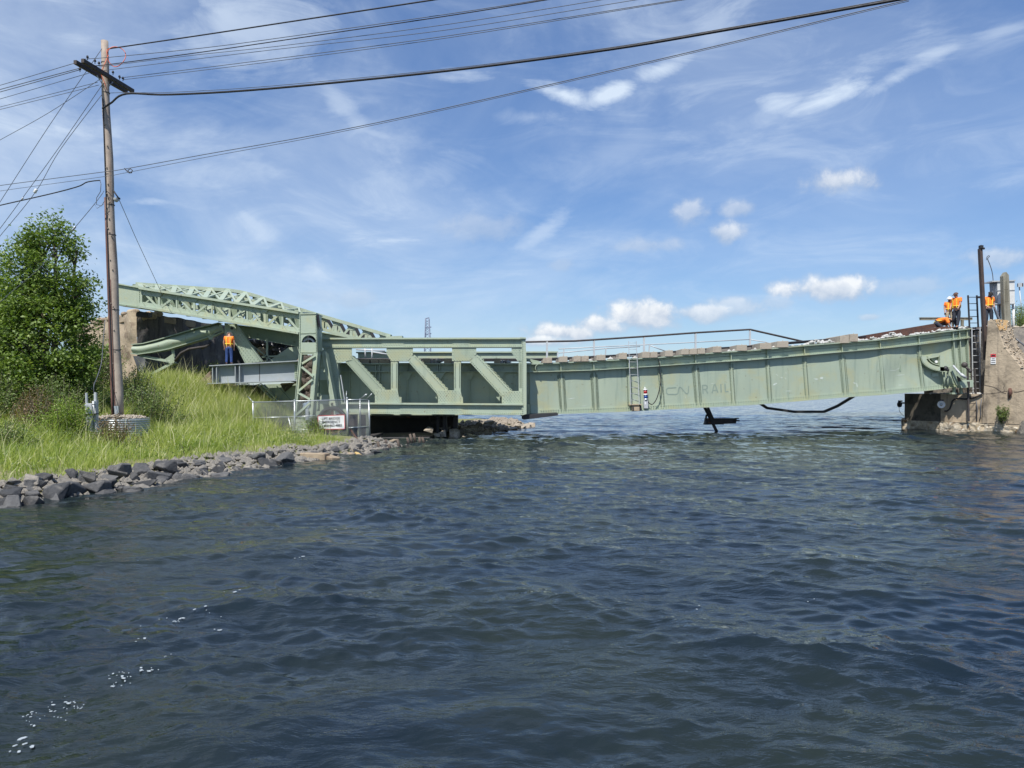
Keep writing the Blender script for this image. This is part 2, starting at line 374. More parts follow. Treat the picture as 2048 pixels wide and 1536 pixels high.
def wave(x, y, sp):
    z = np.zeros_like(x); dx = np.zeros_like(x); dy = np.zeros_like(x)
    m1 = .45+1.1*vnoise(x+.6*y, y, .30, 3); m2 = .35+1.3*vnoise(x, y*1.3, .55, 4)
    wob = (vnoise(x, y, .8, 8)-.5)*1.3
    patch = np.exp(-((x+.3)/1.5)**2-((y-4.9-.35*x)/1.0)**2)+.8*np.exp(-((x-1.6)/1.6)**2-((y-8.2-.3*x)/1.0)**2)
    for i in range(NW):
        f = np.clip((lam[i]/sp-2.2)/2.0, 0, 1)*amp[i]*(m1 if i % 2 else m2)*(1-(.8 if lam[i] < .55 else .35)*np.clip(patch, 0, 1))
        p = kx[i]*x+ky[i]*y+ph[i]+wob*(1.4 if lam[i] > .8 else 2.2)
        s = np.sin(p); z += f*(s-.0); c = np.cos(p)*f*.75
        dx += c*np.cos(th[i]); dy += c*np.sin(th[i])
    near = np.exp(-((y-7)/5.0)**2)*np.clip((4-x)/4, 0, 1)
    for L_, a_, p_, sl in ((1.9, 118, .4, .060), (1.25, 112, 2.1, .050), (2.7, 124, 4.0, .045), (.75, 108, 1.2, .045)):
        A_ = sl*L_/(2*np.pi); ca, sa = math.cos(math.radians(a_)), math.sin(math.radians(a_)); q_ = 2*np.pi/L_*(ca*x+sa*y)+p_+wob*1.8
        e_ = A_*near*(.25+1.1*vnoise(x+y, y-x, .35, int(90+L_*10))); z = z+e_*np.sin(q_); dx = dx+e_*.8*np.cos(q_)*ca; dy = dy+e_*.8*np.cos(q_)*sa
    g_ = 1+1.1*np.exp(-((y-33)/4.5)**2)
    return z*g_, dx*g_, dy*g_
def build_water():
    r = [0.6]
    while r[-1] < 9000: r.append(r[-1]*(1.0042 if r[-1] < 70 else 1.012 if r[-1] < 400 else 1.06) if r[-1] > 2.6 else r[-1]*1.05)
    r = np.array(r)
    ang = np.concatenate([np.radians(np.arange(-48, 48.01, .23)), np.radians(np.arange(51, 312, 3.0))])
    R, A = np.meshgrid(r, ang, indexing='ij'); x = R*np.sin(A); y = R*np.cos(A)
    sp = np.where(np.abs(A) < .85, R*.0042, R*.05)
    sp = np.where(R > 70, R*.012, sp)
    z, dx, dy = wave(x, y, sp)
    V = np.stack([x+dx, y+dy, z], -1).reshape(-1, 3); nr, na = len(r), len(ang)
    i = np.arange(nr-1)[:, None]*na; k = np.arange(na)[None, :]; kk = (np.arange(na)+1) % na
    Fq = np.stack([i+k, i+kk[None, :], i+na+kk[None, :], i+na+k], -1).reshape(-1, 4)[:, ::-1]
    me = bpy.data.meshes.new('water'); me.vertices.add(len(V)+1)
    V = np.vstack([V, [[0, 0, 0]]]); me.vertices.foreach_set('co', V.astype(np.float32).ravel())
    cap = np.stack([np.full(na, len(V)-1), kk, np.arange(na)], -1)[:, ::-1]
    me.loops.add(Fq.size+cap.size); me.loops.foreach_set('vertex_index', np.concatenate([Fq.ravel(), cap.ravel()]).astype(np.int32))
    me.polygons.add(len(Fq)+len(cap))
    ls = np.concatenate([np.arange(len(Fq))*4, len(Fq)*4+np.arange(len(cap))*3]); me.polygons.foreach_set('loop_start', ls.astype(np.int32))
    me.polygons.foreach_set('loop_total', np.concatenate([np.full(len(Fq), 4), np.full(len(cap), 3)]).astype(np.int32))
    me.polygons.foreach_set('use_smooth', np.ones(len(Fq)+len(cap), bool)); me.update(calc_edges=True)
    m, t, b = new_mat('lake_water')
    v = coords(t)
    b.inputs['Base Color'].default_value = (.010, .018, .020, 1); b.inputs['IOR'].default_value = 1.33
    b.inputs['Roughness'].default_value = .015; b.inputs['Specular IOR Level'].default_value = .5
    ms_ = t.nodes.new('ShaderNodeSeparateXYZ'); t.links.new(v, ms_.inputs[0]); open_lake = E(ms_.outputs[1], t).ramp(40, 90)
    murk_and_sky = mix(t, open_lake, mix(t, noise(t, v, .25, 3).ramp(.35, .65), (.007, .014, .022), (.016, .023, .020)), (.030, .070, .165)); t.links.new(murk_and_sky, b.inputs['Base Color'])  # bluer open-lake body colour, also standing in for reflected upper sky
    mp = t.nodes.new('ShaderNodeMapping'); t.links.new(v, mp.inputs[0]); mp.inputs['Rotation'].default_value = (0, 0, math.radians(-18)); mp.inputs['Scale'].default_value = (.55, 1.25, 1)
    calm = noise(t, mp.outputs[0], .5, 3, .5, .4).ramp(.34, .56, .25, 1.0)
    sp_ = t.nodes.new('ShaderNodeSeparateXYZ'); t.links.new(v, sp_.inputs[0]); far = E(sp_.outputs[1], t).ramp(36, 52)
    h = noise(t, mp.outputs[0], 1.3, 3, .6, .4)*far*3.2 + noise(t, mp.outputs[0], 2.9, 5, .55, .7)*.8 + noise(t, mp.outputs[0], 8.5, 4, .55, .5)*.26
    bump(t, b, h*calm.max(far), .052)
    bn = b.inputs['Normal'].links[0].from_socket; ge = t.nodes.new('ShaderNodeNewGeometry')
    nz = t.nodes.new('ShaderNodeTexNoise'); t.links.new(mp.outputs[0], nz.inputs['Vector']); nz.inputs['Scale'].default_value = 2.3; nz.inputs['Detail'].default_value = 4; nz.inputs['Roughness'].default_value = .65
    sb_ = t.nodes.new('ShaderNodeVectorMath'); sb_.operation = 'SUBTRACT'; t.links.new(nz.outputs['Color'], sb_.inputs[0]); sb_.inputs[1].default_value = (.5, .5, .5)
    yy_ = E(sp_.outputs[1], t); kk = yy_.ramp(18, 36, .0, .10) + yy_.ramp(38, 75, 0, 1.35)
    sc_ = t.nodes.new('ShaderNodeVectorMath'); sc_.operation = 'MULTIPLY'; t.links.new(sb_.outputs[0], sc_.inputs[0]); t.links.new(combine(t, kk, kk, 0.0), sc_.inputs[1])
    ad_ = t.nodes.new('ShaderNodeVectorMath'); ad_.operation = 'ADD'; t.links.new(bn, ad_.inputs[0]); t.links.new(sc_.outputs[0], ad_.inputs[1])
    no_ = t.nodes.new('ShaderNodeVectorMath'); no_.operation = 'NORMALIZE'; t.links.new(ad_.outputs[0], no_.inputs[0]); t.links.new(no_.outputs[0], b.inputs['Normal'])
    me.materials.append(m); o = bpy.data.objects.new('water', me); COL.objects.link(o)
    tag(o, 'dark blue rippled channel water', None, None, 'structure'); return o
build_water()
def wz(x, y):
    a = np.array([float(x)]); b = np.array([float(y)]); z, dx, dy = wave(a, b, np.hypot(a, b)*.0042); return float(z[0])
# foam flecks drifting on the water, lower left
def build_foam():
    mb = MB(); rr = random.Random(3)
    spots = [(45,1475,12,7),(30,1488,6,4),(50,1486,7,5),(64,1492,9,5),(38,1500,7,4),(20,1501,4,3)]
    for cx, cy, n, sxp, syp in [(125,1410,26,40,18),(90,1432,10,50,16),(250,1345,12,34,10),(235,1363,10,40,6),(300,1340,8,24,8),(285,1270,4,20,30),(330,1316,3,14,8),(350,1243,10,40,8),(430,1228,5,30,8),(440,1257,3,20,6),(60,1440,6,30,14),
            (1420,1210,2,40,8),(1615,1198,2,14,4),(470,1181,3,30,10),(600,1115,3,30,6)]:
        for _ in range(n):
            big = rr.random() < .25; spots.append((rr.gauss(cx, sxp*.5), rr.gauss(cy, syp*.5), rr.uniform(4, 7) if big else rr.uniform(1.2, 3), 0))
    for px, py, rp, _ in spots:
        d = H*F/(py-HY); x = (px-1024)*d/F; rad = rp*d/F*.5; z = wz(x, d)+.009; n = 9
        ph0 = rr.uniform(0, 6); pts = []
        for k in range(n):
            a = 2*math.pi*k/n; r_ = rad*(1+.35*math.sin(2*a+ph0)+rr.uniform(-.2, .2)); pts.append(Vector((x+math.cos(a)*r_*1.2, d+math.sin(a)*r_*1.1, z)))
        mb.prism(pts, (0, 0, .003))
    return mb.build('foam', M('foam', (.40,.44,.47), (.28,.33,.36), 60, .7, bmp=0), label='white foam flecks drifting on the dark water', kind='stuff')
build_foam()
# ------------------------------------------------------------------ left bank
SHORE = [(-26,4),(-16,8.4),(-12,11.4),(-9.2,13.6),(-8.5,14.8),(-7.8,16.4),(-7.0,19.6),(-6.0,22.5),(-4.9,25.3),(-4.4,28),(-3.6,30),(-2.8,32.5),(-2.3,33.8),(-1.06,36.6),(.44,41.6),(1.5,45.6),(.9,48),(-2,49),(-6,50),(-10,52),(-20,60),(-90,75),(-90,2)]
SH = np.array(SHORE, float)
def sdist(x, y):
    """distance inland from the shore line, negative over water"""
    x = np.asarray(x, float); y = np.asarray(y, float); best = np.full(x.shape, 1e9); ins = np.zeros(x.shape, bool)
    n = len(SH)
    for i in range(n):
        a, b = SH[i], SH[(i+1) % n]; d = b-a; L2 = d@d
        t = np.clip(((x-a[0])*d[0]+(y-a[1])*d[1])/L2, 0, 1); q = np.hypot(x-a[0]-t*d[0], y-a[1]-t*d[1]); best = np.minimum(best, q)
        c = (a[1] > y) != (b[1] > y); den = b[1]-a[1] if b[1] != a[1] else 1e-9
        ins ^= c & (x < (b[0]-a[0])*(y-a[1])/den+a[0])
    return np.where(ins, best, -best)
def ground_z(x, y):
    x = np.asarray(x, float); y = np.asarray(y, float); s = sdist(x, y)
    z = np.interp(s, [-3, -1, 0, .9, 2, 4, 7, 12, 25], [-1.0, -.35, -.08, .20, .34, .37, .48, .9, 1.2])
    z = z+1.25*np.exp(-.5*(((x+15.4)/2.6)**2+((y-34.8)/3.3)**2))+1.0*np.exp(-.5*(((x+24)/6)**2+((y-40)/9)**2))
    pit = np.clip((x+9.3)/1.0, 0, 1)*np.clip((y-30.2)/1.2, 0, 1)*np.clip((39.5-y)/2, 0, 1)
    z = z*(1-pit)+np.minimum(z, .15)*pit; p2 = np.clip((x+7.4)/.8, 0, 1)*np.clip((y-28.9)/.8, 0, 1)*np.clip((40-y)/1.5, 0, 1)*np.clip((-2.4-x)/.5, 0, 1); z = z*(1-p2)+np.minimum(z, -.35)*p2
    return z+(vnoise(x, y, .9, 21)-.5)*.16*np.clip(s, 0, 1)
def build_ground():
    xs = np.arange(-70, 4.01, .34); ys = np.arange(3, 66, .34); Xg, Yg = np.meshgrid(xs, ys, indexing='ij'); Zg = ground_z(Xg, Yg)
    V = np.stack([Xg, Yg, Zg], -1).reshape(-1, 3); nx, ny = len(xs), len(ys)
    i = np.arange(nx-1)[:, None]*ny; k = np.arange(ny-1)[None, :]; Fq = np.stack([i+k, i+ny+k, i+ny+k+1, i+k+1], -1).reshape(-1, 4)
    zz = Zg.reshape(-1); Fq = Fq[(zz[Fq].max(1) > -.5)]
    me = bpy.data.meshes.new('ground'); me.from_pydata(V.tolist(), [], Fq.tolist()); me.polygons.foreach_set('use_smooth', [True]*len(Fq)); me.materials.append(soil)
    o = bpy.data.objects.new('ground', me); COL.objects.link(o); tag(o, 'grassy left bank ground sloping down to the riprap', None, None, 'structure')
build_ground()
def gz(x, y): return float(ground_z(np.array([x]), np.array([y]))[0])
# grass
def build_grass():
    rg = np.random.default_rng(9); N = 270000
    x = rg.uniform(-24, -3.5, N); y = rg.uniform(12, 38, N); s = sdist(x, y)
    dens = np.clip((s-.85)/.5, 0, 1)*(.12+1.2*vnoise(x, y, 1.5, 31)); mound = np.exp(-.5*(((x+13.2)/3.4)**2+((y-31)/6)**2))
    keep = rg.random(N) < np.clip(dens*(.62+.7*mound), 0, 1)
    keep &= ~((x > -9.6) & (y > 29.3)) & ~((x > -8.4) & (y > 27.0)); keep &= ~((x < -16.5) & (y > 27))
    keep &= ~((np.hypot(x+12.3, y-23.9) < .95)) & ~((x > -13.6) & (x < -10.6) & (y > 20.6) & (y < 24) & (rg.random(N) < .45))
    x, y, s = x[keep], y[keep], s[keep]; mound = mound[keep]; N = len(x); z = ground_z(x, y)-.02
    hgt = (.16+.26*vnoise(x, y, .7, 41)+.44*mound*np.clip((s-2)/3, 0, 1))*rg.uniform(.45, 1.15, N)*np.clip(.55+s*.14, 0, 1.15)
    clump = vnoise(x, y, 2.2, 61); hgt = hgt*(.65+.75*clump); tall = rg.random(N) < .035*(.3+1.5*mound); hgt = np.where(tall, hgt*1.35+.22, hgt)
    a = rg.uniform(0, 2*np.pi, N); lean = rg.uniform(.05, .75, N)*hgt; la = rg.normal(.3, 2.2, N); w = rg.uniform(.005, .011, N)
    wx, wy = np.cos(a)*w, np.sin(a)*w; lx, ly = np.cos(la)*lean, np.sin(la)*lean
    b0 = np.stack([x-wx, y-wy, z], -1); b1 = np.stack([x+wx, y+wy, z], -1)
    m0 = np.stack([x-wx*.8+lx*.35, y-wy*.8+ly*.35, z+hgt*.6], -1); m1 = np.stack([x+wx*.8+lx*.35, y+wy*.8+ly*.35, z+hgt*.6], -1)
    t0 = np.stack([x+lx-wx*.12, y+ly-wy*.12, z+hgt], -1); t1 = np.stack([x+lx+wx*.12, y+ly+wy*.12, z+hgt], -1)
    V = np.stack([b0, b1, m1, m0, m0, m1, t1, t0], 1).reshape(-1, 3)
    c = np.clip(.75*vnoise(x, y, 1.3, 51)+.6*rg.random(N)+.2*mound-.32, 0, 1)
    head = tall; c = np.where(head | (rg.random(N) < .09*vnoise(x, y, 1.0, 83)*2), .98, np.minimum(c, .83))
    quads('grass', V, grassm, attr=np.repeat(c, 8), label='tall yellow green grass covering the left bank', kind='stuff')
build_grass()
# ------------------------------------------------------------------ foliage helpers
def leaf_soup(C, size, seed, up=.35, asp=.55):
    rg = np.random.default_rng(seed); N = len(C)
    n = rg.normal(size=(N, 3)); n[:, 2] = np.abs(n[:, 2])+up; n /= np.linalg.norm(n, axis=1)[:, None]
    u = np.cross(n, rg.normal(size=(N, 3))); u /= np.linalg.norm(u, axis=1)[:, None]; w = np.cross(n, u)
    L = (size*rg.uniform(.6, 1.3, N))[:, None]
    fold = n*L*.12
    return np.stack([C-u*L*.5, C+w*L*asp*.5+fold, C+u*L*.5, C-w*L*asp*.5+fold], 1).reshape(-1, 3)
def tints(N, seed, hi=.06):
    rg = np.random.default_rng(seed); c = rg.random(N)*.8; c[rg.random(N) < hi] = .97; return np.repeat(c, 4)
def tree(name, label, base, blobs, h, nbr, leaves_per, leafsz, mat, seed, trunks=((0,0),), tr=.11, group=None):
    rr = random.Random(seed); base = Vector(base); t = thing(name, label, 'tree', base, group)
    mb = MB(); br = MB(); C = []; rg = np.random.default_rng(seed); vols = [b[1][0]*b[1][1]*b[1][2] for b in blobs]
    tops = []
    for tx, ty in trunks:
        b0 = base+Vector((tx, ty, -.15)); pts = []
        for i in range(8):
            f = i/7; pts.append(b0+Vector((tx*.8*f+rr.uniform(-.08, .08), ty*.5*f+rr.uniform(-.08, .08), h*.86*f+.15)))
        mb.tube(pts, [tr*(1-.8*i/7)+.012 for i in range(8)], 8); tops.append(pts)
    for i in range(nbr):
        bc, brd = rr.choices(blobs, vols)[0]
        v = Vector((rr.gauss(0, 1), rr.gauss(0, 1), rr.gauss(0, 1))).normalized()*rr.uniform(.45, 1.0)**.6
        tip = base+Vector(bc)+Vector((v.x*brd[0], v.y*brd[1], v.z*brd[2]))
        if tip.z < base.z+.25: continue
        pts = min(tops, key=lambda q: (q[0].xy-tip.xy).length+rr.uniform(0, .4))
        zz = max(.12, min(.92, (tip.z-base.z-.35*(tip.xy-base.xy).length-.3)/(h*.86))); k = zz*7; i0 = min(6, int(k)); st = pts[i0].lerp(pts[i0+1], k-i0)
        mid = st.lerp(tip, .5)+Vector((rr.uniform(-.15, .15), rr.uniform(-.15, .15), -.10*(tip-st).length+.15))
        path = [st.lerp(mid, f).lerp(mid.lerp(tip, f), f) for f in (0, .25, .5, .75, 1)]
        br.tube(path, [.035, .027, .019, .012, .005], 5, cap=False)
        dirn = (tip-mid).normalized()
        n = int(leaves_per*rr.uniform(.6, 1.35)); f = rg.random(n)**.6
        seg = np.array(path[2])[None, :]*(1-f[:, None])+np.array(tip+dirn*.12)[None, :]*f[:, None]
        sc = .10+.13*(1-np.abs(f-.55))[:, None]
        C.append(seg+rg.normal(size=(n, 3))*sc*np.array([1, 1, .75]))
    mb.build('trunk', bark, t); br.build('branches', bark, t, recalc=False)
    C = np.concatenate(C); quads('crown', leaf_soup(C, leafsz, seed), mat, t, attr=tints(len(C), seed))
    return t
def shrub(name, label, px, py, d, w, h, n, leafsz, mat, seed, cat='shrub', group=None, dep=None, blossom=0):
    p = P(px, py, d); x, y = p.x, d; z = gz(x, y)
    t = thing(name, label, cat, (x, y, z), group); rg = np.random.default_rng(seed); rr = random.Random(seed)
    st = MB(); C = []; dep = dep or w*.8; k = max(8, int(26*w*h**.5))
    for i in range(k):
        v = np.array([rr.gauss(0, .45)*w*.5*1.1, rr.gauss(0, .45)*dep*.5*1.1, 0]); v[:2] = np.clip(v[:2], -w*.62, w*.62)
        top = h*(1-(abs(v[0])/(w*.62))**2*.75)*rr.uniform(.55, 1.12); tip = Vector((x+v[0]*1.15, y+v[1]*1.15, z+top)); bs = Vector((x+v[0]*.45, y+v[1]*.45, z-.05))
        st.tube([bs, bs.lerp(tip, .5)+Vector((rr.uniform(-.06, .06), 0, .05)), tip], [.016, .011, .004], 4, cap=False)
        m = n//k; f = rg.random(m)**.75
        C.append(np.array(bs)[None]*(1-f[:, None])+np.array(tip)[None]*f[:, None]+rg.normal(size=(m, 3))*(.06+.11*w**.5*(1.1-f[:, None]))*np.array([1, 1, .8]))
    st.build('stem', bark, t, recalc=False); C = np.concatenate(C); C = C[C[:, 2] > z-.02]
    quads('foliage', leaf_soup(C, leafsz, seed), mat, t, attr=tints(len(C), seed, .08))
    if blossom:
        q = C[rg.choice(len(C), blossom)]; q = q[q[:, 2] > z+.4*h]+np.array([0, -.08, .03])
        quads('blossom', leaf_soup(q, .06, seed+1), white_paint, t)
    return t
def gp(px, d): return Vector(((px-1024)*d/F, d, gz((px-1024)*d/F, d)))
def weeds():
    rg = np.random.default_rng(77); C = []; n = 0
    while n < 420:
        x, y = rg.uniform(-21, -5), rg.uniform(14, 34); s = float(sdist(np.array([x]), np.array([y]))[0])
        if s < 1.3 or math.hypot(x+12.3, y-23.9) < 1.3: continue
        z = gz(x, y); k = int(rg.integers(30, 110)); h = rg.uniform(.15, .62); C.append(np.stack([x+rg.normal(0, .16, k), y+rg.normal(0, .16, k), z+rg.random(k)**.7*h], -1)); n += 1
    C = np.concatenate(C); quads('weeds', leaf_soup(C, .05, 3), leaf_bush, attr=tints(len(C), 4, .15), label='small broad leaved weeds dotted through the bank grass', kind='stuff')
weeds()
# big tree on the left: crown measured against the sky
b1 = gp(112, 26.5)
def crown(base, d, cx, cy, rx, ry, dy=0, rd=None):
    p = P(cx, cy, d)-base; return ((p.x, p.y+dy, p.z), (rx*d/F, (rd or rx)*d/F, ry*d/F))
tree('leafy_tree', 'tall leafy green tree standing left of the utility pole', b1,
     [crown(b1,26.5,100,560,72,118), crown(b1,26.5,105,480,36,60), crown(b1,26.5,75,690,105,150), crown(b1,26.5,150,700,52,95), crown(b1,26.5,20,600,55,95), crown(b1,26.5,160,600,42,48)], 7.0, 340, 105, .13, leaf_tree, 5, trunks=((0,0),(-.35,.1),(.3,.25)))
b2 = gp(-75, 27.5)
tree('leafy_tree', 'leafy green tree cut off by the left edge of the view', b2,
     [crown(b2,27.5,-75,640,100,150), crown(b2,27.5,-60,540,70,70), crown(b2,27.5,-10,740,80,110)], 6.2, 210, 84, .135, leaf_tree, 6, trunks=((0,0),(.3,.2)))
b3 = gp(60, 33)
tree('young_tree', 'low bushy tree behind the tall leafy tree', b3, [crown(b3,33,90,760,120,90), crown(b3,33,0,740,90,110), crown(b3,33,185,760,50,70)], 4.0, 130, 110, .11, leaf_tree, 8, trunks=((0,0),(.5,.1),(-.6,0)), tr=.08)
for a in [('shrub','round dark green shrub left of the metal electrical posts',120,850,25.2,2.3,1.7,7200,.07,leaf_bush,21),
          ('shrub','low lime green shrub at the foot of the electrical posts',128,900,22.3,1.9,1.25,6800,.06,leaf_lime,22),
          ('shrub','reddish brown shrub between the tree trunks and the lime shrub',72,870,23.6,1.6,1.45,4200,.055,leaf_red,23),
          ('shrub','leafy dark shrub just behind the corrugated steel ring',300,830,26.4,2.1,1.7,6400,.07,leaf_bush,24),
          ('shrub','shrub with pale blossoms right of the pole under the beam',268,790,29.0,1.5,1.9,4200,.065,leaf_bush,25),
          ('shrub','dark leafy shrub under the left half of the tall tree',40,845,26.5,2.6,1.9,8000,.085,leaf_tree,41),
          ('shrub','leafy shrub filling the gap between tree trunk and electrical posts',130,815,29,2.4,1.8,7000,.085,leaf_tree,42),
          ('shrub','dense shrub at the left edge under the cut off tree',-20,850,24.5,2.0,1.7,6000,.08,leaf_bush,43),
          ('shrub','dry reddish weed growing in front of the steel ring',228,880,22.0,1.1,.95,2400,.05,leaf_red,26),
          ('shrub','small green shrub at the far left water side',12,905,19.5,1.2,.75,2600,.055,leaf_bush,27),
          ('shrub','dark low shrub under the wall beside the standing worker',420,760,36.0,2.6,1.2,5200,.07,leaf_tree,28),
          ('shrub','small weed clump growing among the riprap stones',372,915,20.9,.55,.34,700,.045,leaf_lime,29),
          ('shrub','weedy shrub behind the left part of the fence',545,850,30.0,1.9,1.15,3600,.05,leaf_bush,30),
          ('shrub','leafy weed at the foot of the tower inside the fence',628,868,29.2,.9,.62,1500,.045,leaf_lime,31),
          ('shrub','tall shrub between the tree and the dark concrete block',205,800,31.5,2.2,2.3,6000,.075,leaf_bush,32),
          ('shrub','flowering dark shrub left of the pole behind the posts',170,820,27.6,1.7,2.0,4800,.07,leaf_tree,33)]:
    shrub(*a, blossom={25: 130, 33: 90}.get(a[-1], 0))
# ------------------------------------------------------------------ boulders
def boulder_mesh(seed, mat, flat):
    rr = random.Random(seed); bm = bmesh.new()
    for _ in range(rr.choice([9, 11, 13, 16])):
        v = Vector((rr.uniform(-1, 1), rr.uniform(-1, 1), rr.uniform(-1, 1)))
        if v.length > 1.15: v *= 1.15/v.length
        bm.verts.new((v.x*.56, v.y*.45, v.z*flat))
    r = bmesh.ops.convex_hull(bm, input=bm.verts)
    bmesh.ops.delete(bm, geom=list({g for g in r['geom_interior'] if isinstance(g, bmesh.types.BMVert)}), context='VERTS')
    bmesh.ops.bevel(bm, geom=list(bm.edges), offset=.022, segments=1, affect='EDGES')
    zmin = min(v.co.z for v in bm.verts)
    for v in bm.verts: v.co.z -= zmin
    me = bpy.data.meshes.new('boulder'); bm.to_mesh(me); bm.free(); me.materials.append(mat); return me
GR = [boulder_mesh(100+i, rock_grey, random.Random(i).uniform(.26, .42)) for i in range(14)]
TN = [boulder_mesh(200+i, rock_tan, random.Random(i).uniform(.28, .42)) for i in range(9)]
def put_boulder(meshes, x, y, z, s, rr, label, group):
    o = bpy.data.objects.new('boulder', rr.choice(meshes)); COL.objects.link(o); o.location = (x, y, z)
    o.scale = (s*rr.uniform(.8, 1.25), s*rr.uniform(.8, 1.2), s*rr.uniform(.75, 1.15)); o.rotation_euler = (rr.uniform(-.2, .2), rr.uniform(-.2, .2), rr.uniform(0, 6.28))
    tag(o, label, 'boulder', group); return o
def along(poly, t):
    L = [0]
    for a, b in zip(poly, poly[1:]): L.append(L[-1]+math.dist(a, b))
    q = t*L[-1]
    for i in range(len(poly)-1):
        if q <= L[i+1]:
            f = (q-L[i])/(L[i+1]-L[i]); a, b = poly[i], poly[i+1]; n = Vector((-(b[1]-a[1]), b[0]-a[0])).normalized()
            return Vector((a[0]+(b[0]-a[0])*f, a[1]+(b[1]-a[1])*f)), n
    return Vector(poly[-1]), n
rr = random.Random(17)
bank = SHORE[2:10]; cnt = 0; placed = []
for row, (inl, zz, s0, n) in enumerate([(-.15, -.20, .52, 72), (.2, -.07, .56, 68), (.56, .09, .54, 62), (.92, .22, .44, 46)]):
    for i in range(n):
        t = (i+rr.uniform(.1, .9))/n; p, nn = along(bank, t**1.15); p = p+nn*(inl+rr.uniform(-.16, .16))
        far = min(1, max(0, (p.y-12)/16)); sz = s0*rr.uniform(.55, 1.4)*(1.02-.38*far)
        if p.x > -4.2 and p.y > 28.5: continue
        put_boulder(GR, p.x, p.y, zz*(1-.45*far)+rr.uniform(-.05, .05)-.05, sz, rr, 'grey angular riprap boulder lining the left water edge', 'riprap boulders along the left bank'); cnt += 1
spit = [(-3.2,33.0),(-2.2,34.2),(-1.06,36.9),(.44,41.8),(1.35,45.2)]
for inl, zz, n in [(.0, -.14, 22), (.55, .05, 20), (1.15, .2, 16)]:
    for i in range(n):
        p, nn = along(spit, min(1, (i+rr.uniform(0, 1))/n)); tp = max(.18, min(1, (46.2-p.y)/5))
        p = p+nn*(inl*tp+rr.uniform(-.15, .15))
        put_boulder(TN, p.x, p.y, zz*tp+rr.uniform(-.04, .04)-.03, rr.uniform(.35, .72)*(.6+.4*tp), rr, 'pale tan boulder piled on the low point beyond the bridge', 'boulders on the point beyond the bridge'); cnt += 1
print('boulders', cnt)
# a strip of small stones under and behind the boulders
def pebble_strip(name, label, poly, n, inl0, inl1, z0, z1, smin, smax, mat, seed):
    mb = MB(); rr = random.Random(seed)
    for _ in range(n):
        t = rr.random(); p, nn = along(poly, t); f = rr.random(); q = p+nn*(inl0+(inl1-inl0)*f); s = rr.uniform(smin, smax); z = gz(q.x, q.y)+s*.2
        pts = [Vector((rr.uniform(-1, 1), rr.uniform(-1, 1), rr.uniform(-.6, .6)))*s*.5 for _ in range(6)]
        c = Vector((q.x, q.y, z)); vs = [c+Vector(v)*s*.5*rr.uniform(.7, 1.2) for v in ((1,0,0),(0,1,0),(-1,0,0),(0,-1,0),(.1,.1,.75),(0,0,-.75))]
        mb.add(vs, [(0,1,4),(1,2,4),(2,3,4),(3,0,4),(1,0,5),(2,1,5),(3,2,5),(0,3,5)])
    mb.build(name, mat, label=label, kind='stuff', recalc=False)
pebble_strip('stones', 'small broken stones between the riprap boulders', bank+[(-3.8,29.5)], 2800, -.15, 1.4, 0, 0, .08, .24, rock_grey, 1)
pebble_strip('pale_stones', 'small pale stones on the low point beyond the bridge', spit, 1500, -.1, 2.4, 0, 0, .10, .30, rock_tan, 2)
